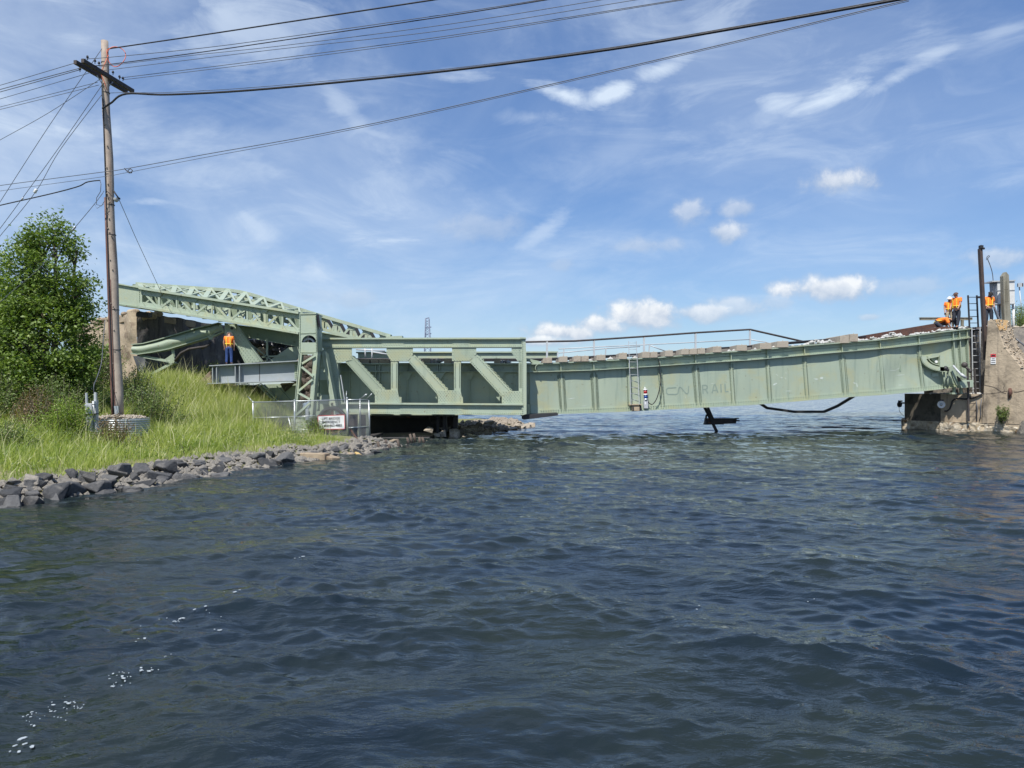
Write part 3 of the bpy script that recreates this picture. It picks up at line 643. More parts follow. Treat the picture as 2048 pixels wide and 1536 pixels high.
# ================================================================== UTILITY POLE
PD = 24.0
def pole():
    base = P(237, 838, PD); t = thing('utility_pole', 'tall weathered wooden utility pole leaning slightly beside the big tree', 'utility pole', base)
    mb = MB(); n = 16; top = P(208, 82, PD); pts = [base.lerp(top, i/n)+Vector((.02*math.sin(i*1.3), 0, 0)) for i in range(n+1)]
    mb.tube(pts, [.158-.052*i/n for i in range(n+1)], 14)
    for i in range(26):
        q = base.lerp(top, random.uniform(.02, .9)); mb.box(q+Vector((random.uniform(-.03, .08), -.14, 0)), (.035, .05, .02))
    mb.build('shaft', wood_pole, t)
    for (x0, y0, d0, x1, y1, d1) in [(150,124,22.85,253,183,25.1), (165,121,22.75,266,182.5,25.0)]:
        a = MB(); a.bar(P(x0, y0, d0), P(x1, y1, d1), .10, .115); a.build('crossarm', wood_dark, t)
    for x, y, d in [(158,130,23.0),(175,116,22.9),(190,123.5,23.25),(198,128,23.4),(226,146,24.1),(239,155,24.4),(246,158,24.55),(160,140,22.95)]:
        i = MB(); p = P(x, y+4, d); i.tube([p, p+Vector((0, 0, .06)), p+Vector((0, 0, .07)), p+Vector((0, 0, .13))], [.012, .012, .04, .025], 8); i.build('insulator', cable_black, t)
    for s in (MB().tube([P(207,172,23.85), P(194,151,23.3)], .014), MB().tube([P(214,177,24.1), P(228,161,24.45)], .014)): s.build('brace', galv_dull, t)
    r = MB(); c = P(233, 113.5, 23.8); r.tube([c+Vector((math.cos(a)*.285, .05*math.sin(a*2), math.sin(a)*.31)) for a in np.linspace(0, 2*math.pi, 33)]+[], .0125, 6, cap=False)
    r.tube([P(215,118,23.7), P(213,100,23.75), P(222,96,23.8)], .011, 6); r.tube([P(217,110,23.7), P(206,136,23.7), P(203,150,23.72), P(210,168,23.75), P(214,180,23.8)], .011, 6)
    r.build('orange_cable_loop', orange_line, t)
    for dx, r_, mt, top_y in [(-.135,.022,conduit_brown,396), (-.095,.026,conduit_brown,430), (-.05,.017,cable_black,200), (.0,.012,conduit_brown,560)]:
        c = MB(); pts = []
        for i in range(12):
            y = 834+(top_y-834)*i/11; f = (838-y)/756; q = base.lerp(top, f); rad = .158-.052*f; xx = dx*(rad/.158); pts.append(q+Vector((xx-.012, -math.sqrt(max(0, rad**2-xx**2))-r_*.8, 0)))
        c.tube(pts, r_, 7); c.build('conduit', mt, t)
    g = MB(); g.prism([P(228,812,23.72), P(236,812,23.72), P(237.5,836,23.7), P(230,836,23.7)], (0, .05, 0)); g.build('cable_guard', galv, t)
    g = MB(); g.prism([P(224.5,806,23.85), P(228,806,23.85), P(230,833,23.85), P(226,833,23.85)], (0, .05, 0)); g.build('cable_guard', galv_dull, t)
    lp = MB(); lp.tube([P(200,361,23.7), P(202,368,23.6), P(201,383,23.6), P(193,396,23.6), P(193,409,23.6), P(203,412,23.65), P(209,402,23.75)], .010, 6)
    lp.tube([P(208,382,23.7), P(203,390,23.6), P(189,408,23.6), P(194,417,23.6), P(207,408,23.7)], .008, 6); lp.build('drip_loop', cable_grey, t)
    l = MB(); c = P(232, 398, 24.0)
    l.ball(c+Vector((.02, -.02, .02)), .10, 12, 6, (.9, .9, -1.25), .5); l.build('lamp_bowl', galv_dull, t)
    l = MB(); l.tube([P(227,381,23.95), P(232,389,23.95), P(238,397,23.95)], .022, 6); l.box(P(237,397,24), (.08, .08, .05)); l.build('lamp_bracket', cable_black, t)
    for yy in (126, 186, 350, 410, 470, 620, 700):
        k = MB(); f = (838-yy)/756; k.disc(base.lerp(top, f)-Vector((0,0,.01)), .163-.052*f, (0,0,1), .022, 14); k.build('band', dark_steel, t)
pole()
def sline(pts, d0, d1, n=None):
    """smooth line through sight points; inverse depth runs evenly from d0 to d1"""
    out = []; m = len(pts); xs = pts[0][0]; L = pts[-1][0]-xs; use_y = abs(L) < 5
    if use_y: ys = pts[0][1]; LY = pts[-1][1]-ys
    for i in range(m-1):
        p0 = pts[max(i-1, 0)]; p1 = pts[i]; p2 = pts[i+1]; p3 = pts[min(i+2, m-1)]; K = 6 if m > 2 else 8
        for k in range(K+(i == m-2)):
            t = k/K
            q = [0.5*((2*p1[j])+(-p0[j]+p2[j])*t+(2*p0[j]-5*p1[j]+4*p2[j]-p3[j])*t*t+(-p0[j]+3*p1[j]-3*p2[j]+p3[j])*t**3) for j in (0, 1)] if m > 2 else [p1[j]+(p2[j]-p1[j])*t for j in (0, 1)]
            f = (q[1]-ys)/LY if use_y else (q[0]-xs)/L
            out.append(P(q[0], q[1], 1/(1/d0+(1/d1-1/d0)*f)))
    return out
def wire(name, label, pts, d0, d1, r, mat=cable_grey, cat='wire', group=None):
    mb = MB(); mb.tube(sline(pts, d0, d1), r, 6); return mb.build(name, mat, label=label, cat=cat, group=group)
GW = 'overhead wires right of the pole'
wire('overhead_cable', 'topmost dark cable running right from the pole head', [(214,98),(405,70),(576,44),(872,-1),(1200,-51)], 24, 17.5, .019, cable_black, group=GW)
wire('overhead_wire', 'thin wire just below the topmost cable right of the pole', [(170,118),(219,114.5),(405,96),(576,73.5),(900,27.5),(1084,-1),(1250,-27)], 23, 18, .009, group=GW)
wire('overhead_wire', 'thin wire passing across the orange loop at mid height', [(190,131),(217,129),(405,104),(576,79),(900,31),(1097,-1),(1250,-26)], 23.2, 18, .013, cable_black, group=GW)
wire('overhead_wire', 'thin wire splitting away under the loop-height wire', [(198,134),(381,111),(576,90),(900,48),(1207,-1),(1330,-21)], 23.4, 18, .008, group=GW)
wire('overhead_wire', 'thin wire leaving the pole just below the orange loop', [(205,141),(219,139.5),(542,100),(900,59),(1276,-1),(1400,-21)], 23.9, 18, .008, group=GW)
wire('overhead_wire', 'upper wire of the close pair leaving the right end of the crossarm', [(239,156),(542,118.5),(900,71),(1359,-1),(1450,-15)], 24.4, 17.5, .009, group=GW)
wire('overhead_wire', 'lower wire of the close pair leaving the right end of the crossarm', [(246,159.5),(542,123.5),(900,75),(1359,1),(1455,-13)], 24.5, 17.5, .008, group=GW)
wire('telephone_cable', 'thick black bundled cable sweeping across the whole sky', [(205,217),(222,206),(253,187.5),(343,189),(542,177),(900,141),(1221,98.7),(1451,60),(1781,2),(1960,-32)], 23.8, 15, .030, cable_black, group=GW)
wire('messenger_wire', 'thin wire riding just above the thick bundled cable', [(220,186),(253,185),(343,184.5),(542,172),(900,137),(1221,95),(1451,56.5),(1781,-2),(1900,-24)], 24, 15.5, .008, group=GW)
wire('messenger_wire', 'upper thin wire crossing the pole by the hook and rising right', [(-40,378),(0,371),(206,344),(249,338),(420,307),(640,268),(900,214),(1359,109),(1818,-1),(1950,-33)], 25.5, 15, .010, group=GW)
wire('messenger_wire', 'lower thin wire crossing the pole by the hook and rising right', [(-40,390),(0,382),(206,353.5),(249,346),(420,313),(640,272),(900,217),(1359,112),(1818,2)], 25.6, 15.2, .007, group=GW)
k = MB(); k.tube([P(249,337,23.7), P(253,341,23.6), P(256,344,23.6), P(262,346,23.6), P(265,341,23.6), P(261,337.5,23.6), P(256,340,23.6), P(258,346,23.6), P(264,345,23.6)], .016, 6)
k.build('cable_clamp', cable_black, label='curled black clamp hanging on the wires right of the pole', cat='clamp')
GL = 'wires left of the pole'
for lab, pts, d0, r in [('highest thin wire left of the pole', [(-30,178),(0,170.6),(150,126)], 25.5, .009), ('dark wire second from the top left of the pole', [(-30,188),(0,179),(157,137)], 25.6, .012),
      ('wire just under the dark wire left of the pole', [(-30,192),(0,184),(160,139.5)], 25.6, .011), ('fourth wire from the top left of the pole', [(-30,206),(0,198),(180,145.6)], 25.8, .008),
      ('fifth wire from the top left of the pole', [(-30,221),(0,214),(195,164.6)], 26, .008), ('sixth wire from the top left of the pole', [(-30,226),(0,219),(198,170)], 26, .008)]:
    wire('overhead_wire', lab, pts, d0, 23.2, r, group=GL)
wire('service_cable', 'dark service cable sagging left from the lower pole', [(-40,421),(0,410.7),(104,387),(156,373),(172,365),(186,362),(200,360.7)], 25.5, 23.8, .018, cable_black, group=GL)
GG = 'guy wires of the pole'
wire('guy_wire', 'shallow guy wire reaching the left edge highest', [(-40,303),(0,280),(100,224),(205,155)], 25, 23.8, .008, cat='guy wire', group=GG)
wire('guy_wire', 'long guy wire from the pole head to the left edge', [(-40,466),(0,404),(96,255),(204,97)], 25, 23.9, .009, cat='guy wire', group=GG)
g1 = wire('guy_wire', 'guy wire with a dark clamp, from under the crossarm', [(-40,508),(0,457),(45,396),(120,292),(204,170)], 25, 23.9, .009, cat='guy wire', group=GG)
g2 = wire('guy_wire', 'guy wire carrying a white porcelain insulator', [(-40,520),(0,472),(71,384),(120,300),(203,190)], 25, 23.9, .009, cat='guy wire', group=GG)
def on_wire(nm, lab, x, y, d, ang, L, r, mat):
    c = P(x, y, d); v = Vector((math.cos(ang), 0, math.sin(ang)))*L/2; m = MB(); m.tube([c-v, c-v*.8, c-v*.15, c+v*.15, c+v*.8, c+v], [r*.5, r, r*.8, r*.8, r, r*.5], 8); return m.build(nm, mat, label=lab, cat='insulator')
on_wire('guy_insulator', 'white porcelain insulator on the guy wire above the tree', 71, 382, 24.35, 1.0, .14, .055, porcelain)
on_wire('wire_clamp', 'small pale clamp where guy wires meet the service cable', 45, 397, 24.6, 1.0, .08, .03, galv_dull)
on_wire('guy_insulator', 'pale insulator at the right edge of the tree crown', 148, 457, 24.2, .95, .15, .04, galv)
wire('guy_wire', 'low guy wire passing in front of the tree crown', [(-30,640),(0,604),(80,535),(148,457),(189,408),(206,385)], 24.6, 23.9, .009, cat='guy wire', group=GG)
wire('guy_wire', 'guy wire from the pole lamp down to the green lattice truss', [(238,399),(256,440),(274,481),(316,571),(325,592)], 24, 33.9, .010, cat='guy wire', group=GG)
# ================================================================== RING OF STEEL WITH STONES, ELECTRICAL POSTS
def ring():
    cx, cy, r = -12.3, 23.9, .82; zt = P(250, 838, 23.1).z; zb = zt-.50; t = thing('planter_ring', 'corrugated steel ring filled with stones around the pole foot', 'steel ring', (cx, cy, zb))
    mb = MB(); n = 48; rows = 45; vs = []
    for j in range(rows+1):
        z = zb-.12+(zt-zb+.12)*j/rows; rad = r+.020*math.sin(j/rows*9.0*2*math.pi)
        for i in range(n): a = 2*math.pi*i/n; vs.append((cx+math.cos(a)*rad, cy+math.sin(a)*rad, z))
    mb.add(vs, [(j*n+i, j*n+(i+1) % n, (j+1)*n+(i+1) % n, (j+1)*n+i) for j in range(rows) for i in range(n)], True)
    mb.disc((cx, cy, zt-.03), r, (0,0,1), .035, 48, r-.03); mb.build('ring', galv, t, recalc=False)
    st = MB(); rr = random.Random(4)
    for _ in range(260):
        a = rr.uniform(0, 6.28); q = r*.93*math.sqrt(rr.random()); s = rr.uniform(.06, .15); c = Vector((cx+math.cos(a)*q, cy+math.sin(a)*q, zt-.05+.09*(1-(q/r)**2)+rr.uniform(0, .05)))
        vs = [c+Vector(v)*s*rr.uniform(.4, .75) for v in ((1,0,0),(.3,.9,.1),(-1,.2,0),(-.2,-1,0),(.1,.1,.75),(0,0,-.75),(.7,-.6,.3),(-.5,.5,.5))]
        bm = bmesh.new(); [bm.verts.new(v) for v in vs]; bmesh.ops.convex_hull(bm, input=bm.verts); bm.verts.index_update(); vl = [v.co.copy() for v in bm.verts]; fl = [[w.index for w in f.verts] for f in bm.faces]; bm.free(); st.add(vl, fl)
    o = st.build('stone_fill', rock_tan, t, kind='stuff')
ring()
def posts():
    t = thing('electrical_pedestal', 'galvanised posts carrying grey electrical boxes beside the steel ring', 'electrical box', P(182, 862, 22.6))
    for x0, x1, y0, y1, d in [(170.5,174,786,860,22.65), (187.5,192.5,785,862,22.7), (192.8,195,800,862,22.75)]:
        m = MB(); m.plate([(x0,y0),(x1,y0),(x1+1,y1),(x0+1,y1)], d, .05); m.plate([(x0+.8,y0-.5),(x1-1.2,y0-.5),(x1-.6,y1),(x0+1.4,y1)], d-.012, .014); m.build('post', galv_dull, t)
    m = MB(); m.plate([(170,807),(183,807),(184,828),(170,828)], 22.6, .22); m.tube([P(172,812,22.55), P(172,812,22.42)], .05, 12); m.build('meter_box', galv_dull, t, bevel=.01)
    m = MB(); m.plate([(169.5,829.5),(182.5,829.5),(181.5,862),(170,862)], 22.55, .26); m.build('lower_box', galv, t, bevel=.01)
    m = MB(); m.plate([(169,827.6),(187,827),(187,829),(169,829.6)], 22.52, .3); m.build('bracket', dark_steel, t)
    m = MB(); m.plate([(184,802),(188,802),(188,808),(184,808)], 22.6, .1); m.tube([P(186,810,22.6), P(187.5,815,22.6), P(186,830,22.6)], .018, 6); m.build('fitting', white_paint, t)
    m = MB(); m.tube(sline([(188,786),(188,770),(194,755),(203,725),(206,690),(210,640)], 22.7, 23.9), .012, 6); m.build('flexible_conduit', cable_grey, t)
posts()
# ================================================================== THROUGH TRUSS
TD = 32.5
def truss():
    t = thing('bridge_truss', 'pale green riveted steel truss at the left end of the bridge', 'bridge truss', P(850, 829, TD))
    def mem(name, poly, off=0.0, th=.42, riv=None, mat=green, rin=2.0):
        m = MB(); m.plate(poly, TD, th, off)
        if riv: m.rivets_poly(poly, TD, riv*1.5, off, .014, rin)
        return m.build(name, mat, t)
    def chord(name, y0l, y1l, y0r, y1r, xl, xr):
        m = MB(); m.plate([(xl,y0l+2),(xr,y0r+2),(xr,y1r),(xl,y1l)], TD, .46, 0)
        m.plate([(xl,y0l-1),(xr+1,y0r-1),(xr+1,y0r+2.2),(xl,y0l+2.2)], TD, .62, .13)          # projecting cover plate
        m.plate([(xl,y1l-1.2),(xr,y1r-1.2),(xr,y1r+.3),(xl,y1l+.3)], TD, .56, .07)
        for yy in (.38, .86):
            m.rivets_line(xl+4, y0l+(y1l-y0l)*yy, xr-4, y0r+(y1r-y0r)*yy, TD, 92, 0, .02)
        return m.build(name, green, t)
    chord('top_chord', 676.5, 695, 676, 694, 642, 1044)
    chord('bottom_chord', 806, 826.5, 808.5, 829.5, 664, 1045)
    # splice plates
    mem('splice_plate', [(763.5,678.5),(808,678.5),(808,694),(763.5,694)], .022, .02, 3.4)
    mem('splice_plate', [(905,679.5),(940,679.5),(940,693.5),(905,693.5)], .018, .02, 3.6)
    mem('splice_plate', [(800,811.5),(926,812.5),(926,828.5),(800,828)], .018, .02, 3.6)
    # end frame on the left
    mem('end_gusset', [(646,695.5),(703.5,695.5),(703.5,720),(673,726.8),(684.5,806),(664,806),(650,722)], .02, .03, 3.9, rin=3)
    mem('inclined_post', [(650,700),(672,700),(684,806),(662,806)], 0, .42)
    mem('end_gusset_backing', [(652,697),(700,697),(700,719),(675,725),(655,727)], 0, .4)
    gus = [[(773,697-1.5),(825.7,695.5),(825.7,709.5),(815.5,722),(782,722.5),(773,707)], [(904,695.5),(952.6,695),(952.6,708.5),(938,722),(904,722)], [(1023,695),(1044,695),(1044,722),(1035,722),(1023,705)],
           [(750,779.5),(795,779.5),(800.2,807.5),(750,807.2)], [(876,780.5),(921,780.5),(926.8,808.3),(876,808)], [(1005,782),(1044.5,782),(1044.5,809),(1005,809)]]
    for g in gus: mem('gusset', g, .02, .03, 3.6)
    for xa, xb, yt, yb in [(781.8,795.2,697,806), (908,921.4,697,806), (1037.5,1044.5,697,806)]:
        m = MB()
        m.plate([(xa,yt),(xb,yt),(xb,yb),(xa,yb)], TD, .025, 0); m.plate([(xa,yt),(xb,yt),(xb,yb),(xa,yb)], TD, .025, -.40)
        for yy in range(int(yt), int(yb), 9): m.plate([(xa+1,yy),(xb-1,yy+4.5),(xb-1,yy+5.7),(xa+1,yy+1.2)], TD, .3, -.05)
        m.plate([(xb-1.4,yt),(xb,yt),(xb,yb),(xb-1.4,yb)], TD, .40, -.01); m.plate([(xa,yt),(xa+1.4,yt),(xa+1.4,yb),(xa,yb)], TD, .40, -.01)
        m.rivets_line(xa+2.2, yt+30, xa+2.2, yb-32, TD, 22, 0, .018); m.rivets_line(xb-2.4, yt+30, xb-2.4, yb-32, TD, 22, 0, .018); m.build('vertical_post', green, t)
    for (a, b, c, d_) in [((691,724),(704,711),(769,779.5),(752,792)), ((815.5,722),(829,709.5),(895,779.5),(877,791.5)), ((938,722.5),(954.5,709),(1023,782),(1006,796))]:
        m = MB(); a, b, c, d_ = (Vector(q) for q in (a, b, c, d_))
        m.plate([a, b, c, d_], TD, .025, .0); m.plate([a, b, c, d_], TD, .025, -.40)
        e = (c-b).normalized(); nn = Vector((-e.y, e.x))
        m.plate([b, c, c-nn*-1.2, b-nn*-1.2], TD, .40, -.01); m.plate([a, d_, d_-nn*1.2, a-nn*1.2], TD, .40, -.01)
        for k in range(11):                                            # lacing seen along the upper edge
            q0 = b.lerp(c, (k+.1)/11)-nn*.3; q1 = b.lerp(c, (k+.75)/11)-nn*2.6; q2 = b.lerp(c, (k+1.0)/11)-nn*.3
            m.pbar(q0.x, q0.y, q1.x, q1.y, TD, 1.0, .06, -.2); m.pbar(q1.x, q1.y, q2.x, q2.y, TD, 1.0, .06, -.2)
        for s_ in (.14, .86):
            p0 = a.lerp(b, s_); p1 = d_.lerp(c, s_); m.rivets_line(p0.x+3, p0.y+3, p1.x-4, p1.y-4, TD, 22, 0, .018)
        m.build('diagonal', green_w if a.x < 700 else green, t)
    m = MB(); m.plate([(1043.5,675),(1051,677),(1053,722),(1053,828),(1043.5,831)], TD, .9, .06); m.plate([(1040,674.2),(1052,675),(1052,677.5),(1040,677)], TD, 1.05, .14)
    m.rivets_line(1045.3, 680, 1045.3, 826, TD, 40, .06, .018); m.build('end_post', green, t)
    m = MB(); a_ = P(646,690,TD+.48); b_ = P(1040,690,TD+.48); m.prism([a_, b_, b_+Vector((0,1.1,0)), a_+Vector((0,1.1,0))], (0,0,-.03)); m.build('top_shade_plate', green_d, t)  # added plate, hidden behind the chord, to shade the web
    # far truss of the pair
    FD = 38.6
    m = MB(); m.plate([(716,705.5),(1114,704),(1114,720),(716,722)], FD, .4); m.plate([(712,703.5),(1116,702.5),(1116,705.2),(712,706)], FD, .6, .1); m.plate([(716,815),(1095,811),(1095,828),(716,830)], FD, .4)
    m.build('far_chord', green, t)
    for x in (742, 842, 952, 1062):
        m = MB(); m.plate([(x,720),(x+9,720),(x+9,815),(x,815)], FD, .35); m.build('far_post', green, t)
    for x in (742, 842, 952):
        m = MB(); m.pbar(x+4, 722, x+104, 812, FD, 9, .3); m.build('far_diagonal', green, t)
    # cross beams at the portal between the two trusses
    for x0, x1, y in [(712,742,704)]:
        m = MB(); m.bar(P(1048,820,TD+.4), P(1086,816,FD), .3, .5); m.bar(P(700,818,TD+.4), P(740,816,FD), .3, .5); m.build('portal_beam', green_d, t)
    m = MB(); m.plate([(1044,829.5),(1052,829),(1116,826),(1116,831),(1048,839.5),(1044,838)], TD+.3, 1.2); m.build('bearing_shoe', black_steel, t)
    return t
truss()
# ================================================================== BASCULE SPAN
X0, X1, D0, D1 = 1060.0, 1938.0, 33.8, 39.4
def GD(x):
    if x <= X0: return D0
    f = (x-X0)/(X1-X0); return 1/(1/D0+(1/D1-1/D0)*min(f, 1.05))
tx, ty = zip((640,727),(1074,727.5),(1180,722.5),(1320,714.5),(1440,704.5),(1500,701),(1607,691),(1757,679.5),(1840,669),(1902,661.5),(1940,657))
mx_, my_ = zip((640,743.5),(1060,744.5),(1180,741),(1300,733.5),(1440,724),(1500,720.5),(1607,711),(1694,703.5),(1757,698),(1836,689.5),(1938,676))
bx, by = zip((640,829),(1060,829),(1240,823),(1440,812.5),(1500,809.5),(1694,793.5),(1767,789),(1846,781.5),(1912,774),(1940,770))
TOP = lambda x: float(np.interp(x, tx, ty)); MID = lambda x: float(np.interp(x, mx_, my_)); BOT = lambda x: float(np.interp(x, bx, by))
def buckle(x, f):
    """the web plate bulges between its stiffeners, badly towards the right end"""
    p = (x-X0)/68.0; b = .010*math.sin(p*2*math.pi)*math.sin(math.pi*f)+.012*(mnoise.noise(Vector((x/60, f*1.6, 2)))); k = max(0, min(1, (x-1740)/60))*max(0, min(1, (1935-x)/40))
    return b+k*(.085*math.sin((x-1745)/34+f*3.4)*math.sin(math.pi*min(1, f*1.05))+.035*mnoise.noise(Vector((x/22, f*2.5, 5))))
def girder():
    t = thing('bridge_span', 'long pale green riveted plate girder span with faded lettering', 'bridge span', P(1500, 812, 37))
    for nm, xa, xb, n in [('girder_web', 1060, 1938, 300), ('girder_web', 678, 1060, 60)]:
        m = MB(); vs = []; R = 22
        for i in range(n+1):
            x = xa+(xb-xa)*i/n
            for j in range(R+1):
                f = j/R; y = TOP(x)+(BOT(x)-TOP(x))*f; q = P(x, y, GD(x)); q.y -= buckle(x, f) if xa > 1000 else .004*math.sin(x/9)*math.sin(math.pi*f); vs.append(q)
        m.add(vs, [(i*(R+1)+j, (i+1)*(R+1)+j, (i+1)*(R+1)+j+1, i*(R+1)+j+1) for i in range(n) for j in range(R)], True)
        m.build(nm, green, t, recalc=False)
    def strip(name, fn, off0, off1, h, xa=678, xb=1938, n=60, mat=green, dy=0.0):
        """flange: horizontal plate following the curve fn, from off0 (behind) to off1 (nearer)"""
        m = MB()
        vs = []
        for i in range(n+1):
            x = xa+(xb-xa)*i/n; c = P(x, fn(x)+dy, GD(x)-.0)
            for yy, zz in ((off0, 0), (-off1, 0), (-off1, -h), (off0, -h)): vs.append(c+Vector((0, yy, zz)))
        fs = [(i*4+k, i*4+(k+1) % 4, (i+1)*4+(k+1) % 4, (i+1)*4+k) for i in range(n) for k in range(4)]+[(0,1,2,3), tuple(n*4+k for k in (3,2,1,0))]
        m.add(vs, fs); return m.build(name, mat, t)
    strip('top_flange', TOP, .30, .24, .05, dy=-.4); strip('cover_angle', TOP, -.01, .045, .16, 1074, dy=1.6)
    strip('ledge_flange', MID, -.01, .23, .035, xa=680, dy=-1.2); strip('ledge_angle', MID, -.01, .04, .20, 1074, dy=-9.5)
    strip('bottom_flange', BOT, .30, .14, .045, dy=-1.0); strip('bottom_angle', BOT, -.01, .035, .22, 1062, dy=-9)
    # turned-up torn end of the top flange, left
    m = MB()
    for k in range(7):
        a0 = math.pi*(.5+k/7*1.0); a1 = math.pi*(.5+(k+1)/7*1.0); c = (1078, 735.5)
        q = [P(c[0]+8*math.cos(a), c[1]-8.2*math.sin(a), GD(1078)-.26) for a in (a0, a1)]; m.prism([q[0], q[1], q[1]+Vector((0,.5,0)), q[0]+Vector((0,.5,0))], Vector((.03, 0, -.02)))
    m.plate([(1052,716),(1078,722),(1082,727),(1072,731),(1060,722),(1052,720)], GD(1074), .9, .15); m.build('torn_flange_end', green_w, t)
    # stiffeners, each its own angle bar
    S = [(1121,1126.5,1),(1187,1191.5,1),(1257,1259.5,0),(1318.5,1325.5,0),(1390,1397,1),(1461,1467,0),(1534,1540,0),(1607.6,1614.7,0),(1682.5,1691,1),(1758.6,1767,0),(1836,1846,0),(1904.5,1912,2),(1917,1925,2),(1932.5,1938,2)]
    for xa, xb, dbl in S:
        m = MB(); ya, ym, yb = TOP(xa)+1, MID(xa), BOT(xb)-1; deep = .18 if dbl == 2 else .065
        xm = xa+(xb-xa)*(ym-ya)/(yb-ya)
        if dbl == 2: m.bar(P(xa,ya,GD(xa)-deep/2), P(xb,yb,GD(xb)-deep/2), .035, deep, (0,1,0))
        else:
            m.bar(P(xa,ya,GD(xa)-.08), P(xm,ym-1.5,GD(xm)-.08), .03, .16, (0,1,0)); m.bar(P(xm,ym+1,GD(xm)-deep/2), P(xb,yb-1,GD(xb)-deep/2), .028, deep, (0,1,0))
        w = 2.2 if dbl else 1.8
        m.bar(P(xm+w/2,ym+2,GD(xm)-.03), P(xb+w/2,yb-2,GD(xb)-.03), w*GD(xa)/F, .014, (0,1,0))
        m.bar(P(xm-w/2,ym+2,GD(xm)-.024), P(xb-w/2,yb-2,GD(xb)-.024), w*GD(xa)/F, .014, (0,1,0))
        n = 26
        for sx in ((-3.4, 3.4) if dbl != 2 else (-2.6, 2.8)): m.rivets_line(xm+sx, ym+6, xb+sx, yb-5, lambda x: GD(x)-.028, n, 0, .027)
        if dbl == 1:
            for sx in (-6.2, 6.2): m.rivets_line(xm+sx, ym+9, xb+sx, yb-8, GD, n, .012, .025)
        m.build('stiffener', green, t)
    for x in (700, 752, 760, 815, 875, 880, 940, 1000, 1060):           # ribs seen inside the truss
        m = MB(); m.bar(P(x,TOP(x)+1,D0-.08), P(x,BOT(x)-1,D0-.08), .03, .15, (0,1,0)); m.plate([(x-11,744.5),(x+11,744.5),(x+1,760),(x-1,760)], D0, .02, .14) if x in (815, 880, 940, 1000) else None
        m.build('stiffener', green, t)
    m = MB()
    for fn, dy, st in ((TOP, 5.5, 4.0), (MID, -3.6, 4.0), (BOT, -3.0, 5.0), (BOT, -7.0, 5.0)):
        x = 1082
        while x < 1934: m.rivet(P(x, fn(x)+dy, GD(x)-.042), .021); x += st
    m.build('rivet_rows', green, t, kind='stuff')
    # faded letters painted on the web
    def stroke(m, pts, w=2.4):
        for (xa, ya), (xb, yb) in zip(pts, pts[1:]):
            n = 5
            for k in range(n):
                u0, u1 = k/n, (k+1)/n; e = Vector((xb-xa, yb-ya)).normalized()*.5
                A = (xa+(xb-xa)*u0-(e.x if k == 0 else 0), ya+(yb-ya)*u0-(e.y if k == 0 else 0)); B = (xa+(xb-xa)*u1+(e.x if k == n-1 else 0), ya+(yb-ya)*u1+(e.y if k == n-1 else 0))
                nn = Vector((-(B[1]-A[1]), B[0]-A[0])).normalized()*w/2
                q = []
                for c, sg in ((A,1),(B,1),(B,-1),(A,-1)):
                    xx, yy = c[0]+nn.x*sg, c[1]+nn.y*sg; f = (yy-TOP(xx))/(BOT(xx)-TOP(xx)); v = P(xx, yy, GD(xx)); v.y -= buckle(xx, f)+.006; q.append(v)
                m.prism(q, (0, .003, 0))
    m = MB()
    stroke(m, [(1352,775),(1336,776),(1332.6,779),(1333,786),(1336,788.8),(1352,788.6),(1356,786.5),(1357,778),(1359,774.5),(1361.5,774.8),(1372,787),(1375,787.4),(1376.6,785),(1377.6,772.5)], 2.3)
    m.build('letter', text_paint, t)
    for strokes in ([([(1406,787),(1405,770.8),(1411.5,770.4),(1414.2,772.3),(1414.2,776.3),(1411.5,778.6),(1406,779)], 2.5), ([(1411,779),(1415.4,786.2)], 2.6)],
                    [([(1424,785.6),(1428.2,769.8),(1430.4,769.6),(1435.6,784.8)], 2.4), ([(1426,781),(1433.5,780.4)], 2.2)], [([(1442.4,784.4),(1441.6,768.6)], 2.8)], [([(1450,768),(1450.8,783.3),(1456.5,782.8)], 2.6)]):
        m = MB()
        for p_, w_ in strokes: stroke(m, p_, w_)
        m.build('letter', text_paint, t)
    m = MB(); rr = random.Random(12)                                    # bright scrapes in the paint
    for cx, cy, L, a, w in [(1143,797,14,-8,1.6),(1168,812,10,-6,1.2),(1554,750,5,40,1.2),(1563,755,4,10,2.5),(1550,768,9,-30,4),(1572,746,3,70,1.5),(1577,782,14,-2,1.2),(1571,757,4,60,1.6),(1632,758,10,5,2),(1643,756,7,-10,4.5),(1714,770,8,80,3),(1709,766,6,20,1.6),
             (1722,823,1,0,1),(1786,741,16,-4,1.0),(1801,750,20,-4,1.2),(1796,738,9,-20,1.2),(1425,767,12,-12,.8),(1461,784,2.5,0,2.6),(1371,795,3,80,1.2),(1440,796,4,60,1.0),(1803,770,12,0,1)]:
        if cy > 820: continue
        n = 6; pts = []
        for k in range(n*2):
            f = k/(n-1) if k < n else 1-(k-n)/(n-1); sg = 1 if k < n else -1; u = (f-.5)*L; v_ = sg*w*.5*(.35+rr.random()*.9)*math.sin(math.pi*(.1+.8*f)); ca, sa = math.cos(math.radians(a)), math.sin(math.radians(a))
            xx, yy = cx+u*ca-v_*sa, cy+u*sa+v_*ca; q = P(xx, yy, GD(xx)); q.y -= buckle(xx, (yy-TOP(xx))/(BOT(xx)-TOP(xx)))+.005; pts.append(q)
        m.prism(pts, (0, .003, 0))
    m.build('paint_scrapes', M('scraped_paint', (.60,.65,.60), (.5,.57,.5), 9, .5, bmp=0), t)
    # far girder and cross beams
    m = MB(); vs = []; n = 40; off = 4.6
